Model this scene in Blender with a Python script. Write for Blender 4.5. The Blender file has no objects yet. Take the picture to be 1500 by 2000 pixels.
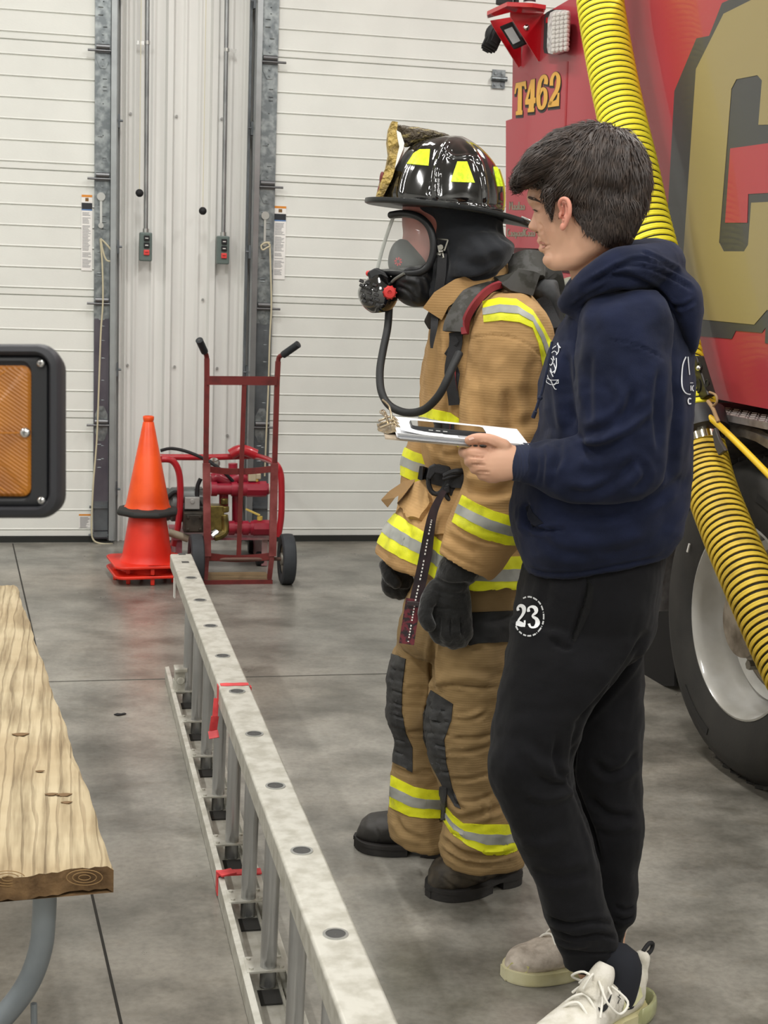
import bpy, bmesh, math, random
import numpy as np
from mathutils import Vector, Matrix, noise
from mathutils.bvhtree import BVHTree
from mathutils.geometry import tessellate_polygon
random.seed(7)
scene = bpy.context.scene
COL = scene.collection
PI = math.pi
# ---------------------------------------------------------------- camera maths (photo frame 1500 x 2000)
F, CX, CY, H = 2850.0, 750.0, 1000.0, 1.5
YAW, PITCH, ROLL = math.radians(12.55), math.radians(9.18), math.radians(2.08)
FWD = Vector((math.sin(YAW)*math.cos(PITCH), math.cos(YAW)*math.cos(PITCH), -math.sin(PITCH)))
_r = Vector((math.cos(YAW), -math.sin(YAW), 0)); _u = _r.cross(FWD)
RT = _r*math.cos(ROLL)+_u*math.sin(ROLL); UP = -_r*math.sin(ROLL)+_u*math.cos(ROLL)
CAM = Vector((0, 0, H))
HF = Vector((math.sin(YAW), math.cos(YAW), 0))       # horizontal forward
def ray(x, y): return FWD+RT*((x-CX)/F)-UP*((y-CY)/F)
def on(x, y, ax, c):
    d = ray(x, y); return CAM+d*((c-CAM[ax])/d[ax])
def D(x, y, d): return CAM+ray(x, y)*d
def onpl(x, y, p, n):
    d = ray(x, y); return CAM+d*(((p-CAM).dot(n))/d.dot(n))
def pr(p):
    v = Vector(p)-CAM; z = v.dot(FWD); return (CX+F*v.dot(RT)/z, CY-F*v.dot(UP)/z, z)
# ---------------------------------------------------------------- materials
def lin(c):
    if isinstance(c, str):
        c = [int(c[i:i+2], 16)/255 for i in (0, 2, 4)]
    return tuple((v/12.92 if v <= .04045 else ((v+.055)/1.055)**2.4) for v in c)+(1,)
MATS = {}
def mat(name, col, rough=.6, metal=0., var=0., vscale=8., vcol=None, bump=0., bscale=200., bstretch=(1, 1, 1), coat=0.,
        trans=0., ior=1.45, emis=None, estr=0., sheen=0., spec=.5, alpha=1., b2=0., b2scale=20., vstretch=(1,1,1), wave=None, sss=0., vlo=.4, vhi=.65):
    if name in MATS: return MATS[name]
    m = bpy.data.materials.new(name); m.use_nodes = True
    nt = m.node_tree; N = nt.nodes; L = nt.links; b = N['Principled BSDF']
    b.inputs['Base Color'].default_value = lin(col); b.inputs['Roughness'].default_value = rough
    b.inputs['Metallic'].default_value = metal; b.inputs['Specular IOR Level'].default_value = spec
    b.inputs['Coat Weight'].default_value = coat; b.inputs['Coat Roughness'].default_value = .05
    b.inputs['Transmission Weight'].default_value = trans; b.inputs['IOR'].default_value = ior
    b.inputs['Alpha'].default_value = alpha
    if sheen: b.inputs['Sheen Weight'].default_value = sheen; b.inputs['Sheen Roughness'].default_value = .5
    if sss:
        b.inputs['Subsurface Weight'].default_value = sss; b.inputs['Subsurface Radius'].default_value = (.012, .004, .002)
        b.inputs['Subsurface Scale'].default_value = 1.0
    if emis: b.inputs['Emission Color'].default_value = lin(emis); b.inputs['Emission Strength'].default_value = estr
    tc = N.new('ShaderNodeTexCoord')
    def mapped(st):
        mp = N.new('ShaderNodeMapping'); mp.inputs['Scale'].default_value = st
        L.new(tc.outputs['Object'], mp.inputs['Vector']); return mp.outputs['Vector']
    def noi(sc, st=(1, 1, 1), det=4):
        n = N.new('ShaderNodeTexNoise'); n.inputs['Scale'].default_value = sc; n.inputs['Detail'].default_value = det
        L.new(mapped(st), n.inputs['Vector']); return n
    if var or vcol:
        n = noi(vscale, vstretch, 6)
        mx = N.new('ShaderNodeMix'); mx.data_type = 'RGBA'
        c = lin(col); c2 = lin(vcol) if vcol else tuple(max(0, v*(1-var)) for v in c[:3])+(1,)
        mx.inputs[6].default_value = c; mx.inputs[7].default_value = c2
        cr = N.new('ShaderNodeMapRange'); cr.inputs[1].default_value = vlo; cr.inputs[2].default_value = vhi
        L.new(n.outputs['Fac'], cr.inputs[0]); L.new(cr.outputs[0], mx.inputs[0]); L.new(mx.outputs[2], b.inputs['Base Color'])
    last = None
    def addb(h, st, dist=.002):
        nonlocal last
        bp = N.new('ShaderNodeBump'); bp.inputs['Strength'].default_value = st; bp.inputs['Distance'].default_value = dist
        L.new(h, bp.inputs['Height'])
        if last: L.new(last, bp.inputs['Normal'])
        last = bp.outputs['Normal']
    if b2: addb(noi(b2scale, (1, 1, 1), 3).outputs['Fac'], b2, .02)
    if wave:
        w = N.new('ShaderNodeTexWave'); w.inputs['Scale'].default_value = wave[0]; w.bands_direction = wave[1]
        w.inputs['Distortion'].default_value = wave[3] if len(wave) > 3 else 0
        L.new(tc.outputs['Object'], w.inputs['Vector']); addb(w.outputs['Fac'], wave[2], .002)
    if bump: addb(noi(bscale, bstretch, 3).outputs['Fac'], bump)
    if last: L.new(last, b.inputs['Normal'])
    MATS[name] = m; return m
# ---------------------------------------------------------------- objects
ORG = {}
def _link(o, parent, org):
    COL.objects.link(o)
    if parent: o.parent = parent
    ORG[o.name] = org
def org_of(parent): return ORG[parent.name] if parent else Vector((0, 0, 0))
def tag(o, label=None, cat=None, group=None, kind=None):
    if label: o['label'] = label
    if cat: o['category'] = cat
    if group: o['group'] = group
    if kind: o['kind'] = kind
    return o
def thing(name, label, cat, loc, group=None):
    o = bpy.data.objects.new(name, None); o.empty_display_size = .1
    o.location = loc; _link(o, None, Vector(loc)); return tag(o, label, cat, group)
def obj(name, bm, m, parent=None, smooth=True, ang=40, loc=None, label=None, bevel=0, sub=0):
    """bm in world coordinates -> mesh object"""
    me = bpy.data.meshes.new(name)
    if isinstance(bm, bmesh.types.BMesh):
        bmesh.ops.recalc_face_normals(bm, faces=bm.faces); bm.to_mesh(me); bm.free()
    else: me = bm
    o = bpy.data.objects.new(name, me)
    org = org_of(parent)
    if parent is None and loc is not None:
        o.location = loc; org = Vector(loc)
    if org.length > 0: me.transform(Matrix.Translation(-org))
    ms = m if isinstance(m, (list, tuple)) else [m]
    if not me.materials:
        for k in ms: me.materials.append(k)
    _link(o, parent, org)
    if smooth:
        try: me.shade_smooth()
        except Exception: pass
        if ang < 180: me.set_sharp_from_angle(angle=math.radians(ang))
    if bevel:
        md = o.modifiers.new('bevel', 'BEVEL'); md.width = bevel; md.segments = 2; md.limit_method = 'ANGLE'; md.angle_limit = math.radians(40)
    if sub:
        md = o.modifiers.new('sub', 'SUBSURF'); md.levels = md.render_levels = sub
    if label: o['label'] = label
    return o
def struct(name, bm, m, **k):
    o = obj(name, bm, m, **k); o['kind'] = 'structure'; return o
def NB(): return bmesh.new()
def face(bm, vs, mi=0):
    try:
        f = bm.faces.new(vs); f.material_index = mi; return f
    except ValueError: return None
def box(bm, c, s, mtx=None, mi=0):
    """centre, full sizes"""
    vs = []
    for dx in (-.5, .5):
        for dy in (-.5, .5):
            for dz in (-.5, .5):
                p = Vector((dx*s[0], dy*s[1], dz*s[2]))
                if mtx: p = mtx @ p
                vs.append(bm.verts.new(Vector(c)+p))
    for q in ((0,1,3,2),(4,6,7,5),(0,4,5,1),(2,3,7,6),(0,2,6,4),(1,5,7,3)): face(bm, [vs[i] for i in q], mi)
    return vs
def bar(bm, a, b, w, t, up=Vector((0, 0, 1)), mi=0):
    """rectangular bar from a to b, width w (sideways), thickness t (along up)"""
    a, b = Vector(a), Vector(b); d = (b-a).normalized(); s = d.cross(up)
    if s.length < 1e-4: s = d.cross(Vector((1, 0, 0)))
    s.normalize(); u = s.cross(d)
    vs = [bm.verts.new(p+s*(w/2*i)+u*(t/2*j)) for p in (a, b) for i, j in ((-1,-1),(1,-1),(1,1),(-1,1))]
    for q in ((0,1,2,3),(7,6,5,4),(0,4,5,1),(1,5,6,2),(2,6,7,3),(3,7,4,0)): face(bm, [vs[i] for i in q], mi)
def frame_of(d, ref=Vector((0, 0, 1))):
    s = d.cross(ref)
    if s.length < 1e-3: s = d.cross(Vector((1, 0, 0)))
    s.normalize(); return s, s.cross(d).normalized()
def rings(bm, rs, cap=True, mi=0, closed=False):
    """loft: list of lists of points (same count)"""
    V = [[bm.verts.new(p) for p in r] for r in rs]
    n = len(V[0]); m = len(V)
    for i in range(m-(0 if closed else 1)):
        a, b = V[i], V[(i+1) % m]
        for j in range(n): face(bm, (a[j], a[(j+1) % n], b[(j+1) % n], b[j]), mi)
    if cap and not closed:
        for r in (V[0], V[-1]):
            c = bm.verts.new(sum((v.co for v in r), Vector())/n)
            for j in range(n): face(bm, (r[j], r[(j+1) % n], c), mi)
    return V
def tube(bm, pts, r, n=12, cap=True, mi=0, closed=False):
    pts = [Vector(p) for p in pts]; m = len(pts); rr = r if isinstance(r, (list, tuple)) else [r]*m
    out = []; s = None
    for i, p in enumerate(pts):
        if closed: d = pts[(i+1) % m]-pts[i-1]
        else: d = pts[min(i+1, m-1)]-pts[max(i-1, 0)]
        if d.length < 1e-9: d = Vector((0, 0, 1))
        d.normalize()
        if s is None: s, u = frame_of(d)
        else:
            s = s-d*s.dot(d)
            s = s.normalized() if s.length > 1e-6 else frame_of(d)[0]
            u = s.cross(d)
        out.append([p+(s*math.cos(a)+u*math.sin(a))*rr[i] for a in (2*PI*k/n for k in range(n))])
    return rings(bm, out, cap, mi, closed)
def spline(pts, k=6):
    """Catmull-Rom through points (any dimension)"""
    P = [Vector(p) for p in pts]; out = []
    for i in range(len(P)-1):
        p0 = P[max(i-1, 0)]; p1 = P[i]; p2 = P[i+1]; p3 = P[min(i+2, len(P)-1)]
        for j in range(k):
            t = j/k
            out.append(.5*((2*p1)+(-p0+p2)*t+(2*p0-5*p1+4*p2-p3)*t*t+(-p0+3*p1-3*p2+p3)*t**3))
    out.append(P[-1]); return out
def lathe(bm, prof, c, axis=Vector((0, 0, 1)), n=32, mi=0, cap=True, a0=0, ref=None):
    """prof: list (r, h) along axis from c"""
    axis = Vector(axis).normalized(); s, u = frame_of(axis, ref or Vector((0, 0, 1)) if abs(axis.z) < .9 else Vector((1, 0, 0)))
    rs = [[Vector(c)+axis*h+(s*math.cos(a)+u*math.sin(a))*max(r, 1e-4) for a in (a0+2*PI*k/n for k in range(n))] for r, h in prof]
    return rings(bm, rs, cap, mi)
def cyl(bm, a, b, r, n=20, mi=0):
    a, b = Vector(a), Vector(b); return tube(bm, [a, b], r, n, True, mi)
def sphere(bm, c, r, n=16, sc=(1, 1, 1), mi=0, mtx=None):
    rs = []
    for i in range(1, n):
        t = PI*i/n
        rs.append([(Vector((math.sin(t)*math.cos(a)*sc[0], math.sin(t)*math.sin(a)*sc[1], math.cos(t)*sc[2]))*r) for a in (2*PI*k/(2*n) for k in range(2*n))])
    rs = [[Vector(c)+(mtx @ p if mtx else p) for p in q] for q in rs]
    rings(bm, rs, True, mi)
def prism(bm, poly, off, mi=0, holes=()):
    """poly: 3D points; extruded by vector off"""
    off = Vector(off); loops = [[Vector(p) for p in poly]]+[[Vector(p) for p in h] for h in holes]
    flat = [p for l in loops for p in l]
    tris = tessellate_polygon(loops)
    A = [bm.verts.new(p) for p in flat]; B = [bm.verts.new(p+off) for p in flat] if off.length else None
    for t in tris:
        face(bm, [A[i] for i in t], mi)
        if B: face(bm, [B[i] for i in reversed(t)], mi)
    if B:
        k = 0
        for l in loops:
            n = len(l)
            for i in range(n): face(bm, (A[k+i], A[k+(i+1) % n], B[k+(i+1) % n], B[k+i]), mi)
            k += n
def strokequads(pts, w, taper=None):
    """2D polyline -> list of 2D quads"""
    out = []; n = len(pts); L = []
    for i, p in enumerate(pts):
        a = pts[max(i-1, 0)]; b = pts[min(i+1, n-1)]
        dx, dy = b[0]-a[0], b[1]-a[1]; l = math.hypot(dx, dy) or 1
        ww = (w[i] if isinstance(w, (list, tuple)) else w)/2
        L.append(((p[0]-dy/l*ww, p[1]+dx/l*ww), (p[0]+dy/l*ww, p[1]-dx/l*ww)))
    for i in range(n-1): out.append((L[i][0], L[i+1][0], L[i+1][1], L[i][1]))
    return out
def sp2(pts, k=5): return [(p[0], p[1]) for p in spline([(a, b, 0) for a, b in pts], k)]
def evalmesh(o):
    dg = bpy.context.evaluated_depsgraph_get(); e = o.evaluated_get(dg)
    return bpy.data.meshes.new_from_object(e, depsgraph=dg)
def remesh(bm, voxel, smooth=6, sfac=.5):
    """union of closed shells -> one smooth skin (returns mesh datablock, world coordinates)"""
    me = bpy.data.meshes.new('tmp'); bmesh.ops.recalc_face_normals(bm, faces=bm.faces); bm.to_mesh(me); bm.free()
    o = bpy.data.objects.new('tmp', me); COL.objects.link(o)
    md = o.modifiers.new('r', 'REMESH'); md.mode = 'VOXEL'; md.voxel_size = voxel; md.adaptivity = 0
    if smooth:
        sm = o.modifiers.new('s', 'SMOOTH'); sm.factor = sfac; sm.iterations = smooth
    bpy.context.view_layer.update()
    out = evalmesh(o); bpy.data.objects.remove(o); bpy.data.meshes.remove(me)
    return out
def getco(me):
    a = np.empty(len(me.vertices)*3); me.vertices.foreach_get('co', a); return a.reshape(-1, 3)
def getno(me):
    a = np.empty(len(me.vertices)*3); me.vertex_normals.foreach_get('vector', a); return a.reshape(-1, 3)
def setco(me, a): me.vertices.foreach_set('co', a.ravel()); me.update()
def npr(co):
    v = co-np.array(CAM); z = v@np.array(FWD)
    return CX+F*(v@np.array(RT))/z, CY-F*(v@np.array(UP))/z, z
def fbm(co, sc, seed=0, st=(1, 1, 1), oct=3):
    """cheap smooth value noise with numpy (sums of rotated sines, domain-warped)"""
    rng = np.random.RandomState(seed); p = co*np.array(st)*sc; out = np.zeros(len(co)); amp = 1
    for o in range(oct):
        for k in range(4):
            d = rng.normal(size=3); d /= np.linalg.norm(d); w = rng.normal(size=3); w /= np.linalg.norm(w)
            ph = rng.rand()*6.28
            out += amp*np.sin((p@d)*6.28*(.6+.8*rng.rand())+ph+1.4*np.sin((p@w)*4.1+ph*2))/4
        amp *= .5; p = p*2.03
    return out
def crease(me, lines, front=True):
    """sculpt folds: lines = [(pixel polyline, width px, amplitude m)] pushed along vertex normals on the camera side"""
    co = getco(me); no = getno(me); x, y, z = npr(co)
    vd = co-np.array(CAM); vd /= np.linalg.norm(vd, axis=1)[:, None]
    facing = np.clip(-(no*vd).sum(1)*2.2, 0, 1) if front else 1
    disp = np.zeros(len(co))
    for pts, w, a in lines:
        pts = sp2(pts, 5) if len(pts) > 2 else pts
        best = np.full(len(co), 1e9); tt = np.zeros(len(co)); n = len(pts)-1
        for i in range(n):
            ax, ay = pts[i]; bx, by = pts[i+1]; dx, dy = bx-ax, by-ay; l2 = dx*dx+dy*dy or 1
            t = np.clip(((x-ax)*dx+(y-ay)*dy)/l2, 0, 1)
            d = np.hypot(x-ax-t*dx, y-ay-t*dy)
            k = d < best; best[k] = d[k]; tt[k] = (i+t[k])/n
        fade = np.clip(np.minimum(tt, 1-tt)*5+.25, 0, 1)
        g = np.exp(-(best/w)**2)-.45*np.exp(-((best-1.9*w)/(w*.9))**2)
        disp += a*g*fade
    setco(me, co+no*(disp*facing)[:, None])
def wrinkle(me, amp, sc, seed=1, st=(1, 1, 1), oct=3, ridged=False, mask=None):
    co = getco(me); no = getno(me); n = fbm(co, sc, seed, st, oct)
    if ridged: n = .5-np.abs(n)*1.6
    if mask is not None: n = n*mask(co)
    setco(me, co+no*(n*amp)[:, None])
def joinmesh(ms):
    bm = NB()
    for m in ms: bm.from_mesh(m)
    me = bpy.data.meshes.new('j'); bm.to_mesh(me); bm.free(); return me
def _shell(bm, off, thick=None):
    """offset an open patch outward by off and give it a skirt back to the surface"""
    bm.normal_update()
    nn = {v: v.normal.copy() for v in bm.verts}
    be = [e for e in bm.edges if len(e.link_faces) == 1]
    low = {}
    for e in be:
        for v in e.verts:
            if v not in low: low[v] = v.co-nn[v]*.001
    for v in bm.verts: v.co = v.co+nn[v]*off
    nv = {v: bm.verts.new(p) for v, p in low.items()}
    for e in be:
        a, b = e.verts; face(bm, (a, b, nv[b], nv[a]))
def patch(src, poly, off=.003, maxd=1e9, mind=-1e9, facing=.05):
    """piece of src's surface seen inside the convex pixel polygon, lifted by off; src in world coordinates"""
    bm = NB(); bm.from_mesh(src); bm.normal_update()
    xs = [p[0] for p in poly]; ys = [p[1] for p in poly]
    dele = []
    vx = {v: pr(v.co) for v in bm.verts}
    for f in bm.faces:
        q = [vx[v] for v in f.verts]
        if (max(a[0] for a in q) < min(xs)-2 or min(a[0] for a in q) > max(xs)+2 or max(a[1] for a in q) < min(ys)-2 or min(a[1] for a in q) > max(ys)+2
            or f.normal.dot((CAM-q_c(f)).normalized()) < facing or q[0][2] > maxd or q[0][2] < mind): dele.append(f)
    bmesh.ops.delete(bm, geom=dele, context='FACES')
    ar = sum(poly[i-1][0]*poly[i][1]-poly[i][0]*poly[i-1][1] for i in range(len(poly)))
    for i in range(len(poly)):
        a, b = poly[i-1], poly[i]
        ra, rb = ray(*a), ray(*b); n = ra.cross(rb).normalized()
        c = ray(sum(xs)/len(xs), sum(ys)/len(ys))
        if n.dot(c) > 0: n = -n
        bmesh.ops.bisect_plane(bm, geom=bm.verts[:]+bm.edges[:]+bm.faces[:], plane_co=CAM, plane_no=n, clear_outer=True, dist=1e-6)
    # keep the piece nearest the camera
    _shell(bm, off); return bm
def q_c(f): return f.calc_center_median()
def slab(src, p0, p1, off=.003, keep=None):
    """band of src between the planes through p0 and p1 (normals p1-p0, or given as (p, n))"""
    bm = NB(); bm.from_mesh(src)
    (a, na), (b, nb) = p0, p1
    bmesh.ops.bisect_plane(bm, geom=bm.verts[:]+bm.edges[:]+bm.faces[:], plane_co=a, plane_no=-na, clear_outer=True, dist=1e-6)
    bmesh.ops.bisect_plane(bm, geom=bm.verts[:]+bm.edges[:]+bm.faces[:], plane_co=b, plane_no=nb, clear_outer=True, dist=1e-6)
    if keep:
        bmesh.ops.delete(bm, geom=[f for f in bm.faces if not keep(q_c(f))], context='FACES')
    _shell(bm, off); return bm
def pband(src, l0, l1, off=.003, keep=None):
    """band between two pixel lines ((x,y),(x,y)) whose planes also hold the horizontal forward direction"""
    def pl_(l, d=3.0):
        a, b = D(*l[0], d), D(*l[1], d); return a
    out = []
    for l in (l0, l1):
        a, b = D(l[0][0], l[0][1], l[2]), D(l[1][0], l[1][1], l[2])
        n = (b-a).cross(HF).normalized()
        if n.z < 0: n = -n
        out.append((a, n))
    return slab(src, (out[1][0], out[1][1]), (out[0][0], out[0][1]), off, keep)
def decal(bm, src_bvh, quads, off=.0015, mi=0, step=6):
    """pixel polygons dropped onto a surface"""
    for q in quads:
        vs = []
        for x, y in q:
            d = ray(x, y).normalized(); h = src_bvh.ray_cast(CAM, d)
            if h[0] is None: break
            nn = h[1] if h[1].dot(d) < 0 else -h[1]
            vs.append(h[0]+nn*off-d*off*.5)
        if len(vs) == len(q): face(bm, [bm.verts.new(v) for v in vs], mi)
def bvh_of(me):
    bm = NB(); bm.from_mesh(me); t = BVHTree.FromBMesh(bm); bm.free(); return t
# pixel-ring loft: (xl,yl,xr,yr,thick[,dd]) ; depth function of y ; exponent
def pring(xl, yl, xr, yr, depth, t, n=32, e=2.3, B=None, skew=0.):
    a, b = D(xl, yl, depth), D(xr, yr, depth); c = (a+b)/2; A = (b-a)/2; Bv = (B or HF)*t
    out = []
    for k in range(n):
        th = 2*PI*k/n; cs, sn = math.cos(th), math.sin(th)
        u = math.copysign(abs(cs)**(2/e), cs); v = math.copysign(abs(sn)**(2/e), sn)
        out.append(c+A*u+Bv*(v+skew*u))
    return out
def ploft(bm, rows, depth, n=32, e=2.3, k=4, B=None, skew=0.):
    """rows: (xl,yl,xr,yr,t[,ddepth]) interpolated smoothly"""
    R = [tuple(r)+((0,) if len(r) == 5 else ()) for r in rows]
    if k > 1:
        out = []
        for i in range(len(R)-1):
            p0 = R[max(i-1, 0)]; p1 = R[i]; p2 = R[i+1]; p3 = R[min(i+2, len(R)-1)]
            for j in range(k):
                t = j/k
                out.append([.5*(2*b+(-a+c)*t+(2*a-5*b+4*c-d)*t*t+(-a+3*b-3*c+d)*t**3) for a, b, c, d in zip(p0, p1, p2, p3)])
        out.append(list(R[-1])); R = out
    rs = []
    for r in R:
        dep = depth((r[1]+r[3])/2) if callable(depth) else depth
        rs.append(pring(r[0], r[1], r[2], r[3], dep+r[5], max(r[4], .003), n, e, B, skew))
    rings(bm, rs)
def limb(bm, pts, n=20, k=5, flat=1.0, fd=None):
    """pts: (px,py,depth,radius m) -> tapered tube with round ends"""
    P = [D(p[0], p[1], p[2]) for p in pts]; Rr = [p[3] for p in pts]
    S = spline(P, k); RS = [v[0] for v in spline([(r, 0, 0) for r in Rr], k)]
    # round ends
    d0 = (S[0]-S[1]).normalized(); d1 = (S[-1]-S[-2]).normalized()
    pre = [(S[0]+d0*RS[0]*math.sin(t), RS[0]*math.cos(t)) for t in (1.45, 1.1, .7, .35)]
    post = [(S[-1]+d1*RS[-1]*math.sin(t), RS[-1]*math.cos(t)) for t in (.35, .7, 1.1, 1.45)]
    pp = [a for a, _ in pre]+S+[a for a, _ in post]; rr = [b for _, b in pre]+RS+[b for _, b in post]
    tube(bm, pp, rr, n)
# ================================================================ materials
M_white = mat('door_white', 'e2e3dd', rough=.45, var=.06, vscale=3, bump=.25, bscale=60, bstretch=(1, 1, 6))
M_wall = mat('panel_white', 'dcdcd8', rough=.4, var=.07, vscale=2.5, vstretch=(6, 6, .5), b2=.05)
M_galv = mat('galvanised', '999fa0', rough=.42, metal=.75, vcol='71777a', vscale=30, vlo=.35, vhi=.6)
M_galvd = mat('galvanised_dark', '6d7276', rough=.5, metal=.6, vcol='55595c', vscale=8)
M_galvp = mat('galvanised_purple', '68646c', rough=.5, metal=.6, vcol='56525c', vscale=5)
M_blk = mat('black_rubber', '1b1b1d', rough=.7, bump=.15)
M_seal = mat('seal_rubber', '252724', rough=.8)
M_steel = mat('steel', 'b9bab8', rough=.3, metal=.9)
M_chrome = mat('chrome', 'd8d8d8', rough=.12, metal=1)
M_alu = mat('aluminium', 'c6c4bb', rough=.45, metal=.35, vcol='aeaba0', vscale=30, bump=.15, bscale=90)
M_alud = mat('aluminium_rung', 'bdbebf', rough=.28, metal=.85, var=.15, vscale=6, wave=None, bump=.3, bscale=60, bstretch=(6, 6, .2))
M_greenbox = mat('box_green', '5d6a66', rough=.45, var=.1, vscale=20)
M_orange = mat('cone_orange', 'f2561a', rough=.4, vcol='d9430f', vscale=6, sss=0)
M_redcone = mat('cone_red', 'ea3620', rough=.42, vcol='d22a1b', vscale=5)
M_red = mat('dolly_red', '6c2523', rough=.5, vcol='4d1d1b', vscale=15, vlo=.5, vhi=.75)
M_redb = mat('frame_red', 'b3202b', rough=.3, coat=.4, var=.15, vscale=10)
M_crim = mat('pipe_crimson', '9b1c33', rough=.35, coat=.3, var=.25, vscale=10)
M_tyre = mat('tyre', '34322f', rough=.75, vcol='282725', vscale=6, bump=.2, bscale=120)
M_wood = mat('plank_edge', '6e5538', rough=.8, vcol='4f3b25', vscale=10)
M_rope = mat('rope', 'c9c0a4', rough=.9, bump=.4, bscale=400)
# weathered plank material: stretched grain
def plank_mat():
    m = bpy.data.materials.new('weathered_plank'); m.use_nodes = True; nt = m.node_tree; N = nt.nodes; L = nt.links; b = N['Principled BSDF']
    tc = N.new('ShaderNodeTexCoord'); mp = N.new('ShaderNodeMapping'); mp.inputs['Scale'].default_value = (1, .06, 1); L.new(tc.outputs['Object'], mp.inputs[0])
    n = N.new('ShaderNodeTexNoise'); n.inputs['Scale'].default_value = 55; n.inputs['Detail'].default_value = 5; L.new(mp.outputs[0], n.inputs['Vector'])
    n2 = N.new('ShaderNodeTexNoise'); n2.inputs['Scale'].default_value = 5; n2.inputs['Detail'].default_value = 3; L.new(tc.outputs['Object'], n2.inputs['Vector'])
    w = N.new('ShaderNodeTexWave'); w.bands_direction = 'X'; w.inputs['Scale'].default_value = 14; w.inputs['Distortion'].default_value = 6; w.inputs['Detail'].default_value = 3; w.inputs['Detail Scale'].default_value = 1.5
    mp2 = N.new('ShaderNodeMapping'); mp2.inputs['Scale'].default_value = (1, .1, 1); L.new(tc.outputs['Object'], mp2.inputs[0]); L.new(mp2.outputs[0], w.inputs['Vector'])
    cr = N.new('ShaderNodeValToRGB'); e = cr.color_ramp.elements
    e[0].position = .26; e[0].color = lin('7e6d52'); e[1].position = .58; e[1].color = lin('b9aa8b')
    k = e.new(.42); k.color = lin('a29375')
    L.new(n.outputs['Fac'], cr.inputs[0])
    mx = N.new('ShaderNodeMix'); mx.data_type = 'RGBA'; mx.blend_type = 'MULTIPLY'; mx.inputs[0].default_value = .33
    cr2 = N.new('ShaderNodeValToRGB'); e = cr2.color_ramp.elements; e[0].position = .0; e[0].color = lin('8d7454'); e[1].position = .12; e[1].color = (1, 1, 1, 1)
    L.new(w.outputs['Fac'], cr2.inputs[0]); L.new(cr.outputs[0], mx.inputs[6]); L.new(cr2.outputs[0], mx.inputs[7])
    mx3 = N.new('ShaderNodeMix'); mx3.data_type = 'RGBA'; mx3.blend_type = 'MULTIPLY'; mx3.inputs[0].default_value = .5
    cr3 = N.new('ShaderNodeValToRGB'); e = cr3.color_ramp.elements; e[0].position = .35; e[0].color = lin('c9b8a0'); e[1].position = .6; e[1].color = (1, 1, 1, 1)
    L.new(n2.outputs['Fac'], cr3.inputs[0]); L.new(mx.outputs[2], mx3.inputs[6]); L.new(cr3.outputs[0], mx3.inputs[7])
    L.new(mx3.outputs[2], b.inputs['Base Color']); b.inputs['Roughness'].default_value = .75
    bp = N.new('ShaderNodeBump'); bp.inputs['Strength'].default_value = .7; bp.inputs['Distance'].default_value = .003; L.new(n.outputs['Fac'], bp.inputs['Height'])
    bp2 = N.new('ShaderNodeBump'); bp2.inputs['Strength'].default_value = .6; bp2.inputs['Distance'].default_value = .004; L.new(cr2.outputs[0], bp2.inputs['Height']); L.new(bp.outputs[0], bp2.inputs['Normal'])
    L.new(bp2.outputs[0], b.inputs['Normal']); return m
def floor_mat():
    m = bpy.data.materials.new('polished_concrete'); m.use_nodes = True; nt = m.node_tree; N = nt.nodes; L = nt.links; b = N['Principled BSDF']
    tc = N.new('ShaderNodeTexCoord')
    def noi(s, d, st=(1, 1, 1), rot=0):
        mp = N.new('ShaderNodeMapping'); mp.inputs['Scale'].default_value = st; mp.inputs['Rotation'].default_value = (0, 0, rot); L.new(tc.outputs['Object'], mp.inputs[0])
        n = N.new('ShaderNodeTexNoise'); n.inputs['Scale'].default_value = s; n.inputs['Detail'].default_value = d; n.inputs['Roughness'].default_value = .6
        L.new(mp.outputs[0], n.inputs['Vector']); return n.outputs['Fac']
    def ramp(f, a, ca, c, cc):
        r = N.new('ShaderNodeValToRGB'); e = r.color_ramp.elements; e[0].position = a; e[0].color = lin(ca); e[1].position = c; e[1].color = lin(cc); L.new(f, r.inputs[0]); return r.outputs[0]
    def mul(a, c, f, mode='MULTIPLY'):
        x = N.new('ShaderNodeMix'); x.data_type = 'RGBA'; x.blend_type = mode; x.inputs[0].default_value = f; L.new(a, x.inputs[6]); L.new(c, x.inputs[7]); return x.outputs[2]
    base = ramp(noi(1.3, 5), .35, '86847d', .68, 'a5a198')
    bl = ramp(noi(3.2, 8, (1, 1.2, 1), .3), .34, 'a3a3a0', .6, 'ffffff')
    st = ramp(noi(10, 6, (.8, 1.3, 1), -.2), .55, 'ffffff', .72, 'd8d2c8')
    fine = ramp(noi(60, 3), .3, 'cccccc', .6, 'ffffff')
    c = mul(base, bl, .9); c = mul(c, st, .5); c = mul(c, fine, .5)
    warm = ramp(noi(.55, 2), .45, 'ffffff', .7, 'efe6dc'); c = mul(c, warm, .9)
    light = ramp(noi(6.5, 9, (.8, 1.3, 1), .15), .56, '000000', .78, '3c3831'); c = mul(c, light, .8, 'ADD')
    L.new(c, b.inputs['Base Color'])
    rr = N.new('ShaderNodeMapRange'); rr.inputs[3].default_value = .2; rr.inputs[4].default_value = .42; L.new(noi(4, 6), rr.inputs[0]); L.new(rr.outputs[0], b.inputs['Roughness'])
    b.inputs['Specular IOR Level'].default_value = .5
    bp = N.new('ShaderNodeBump'); bp.inputs['Strength'].default_value = .06; bp.inputs['Distance'].default_value = .004; L.new(noi(35, 4), bp.inputs['Height']); L.new(bp.outputs[0], b.inputs['Normal'])
    return m
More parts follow.
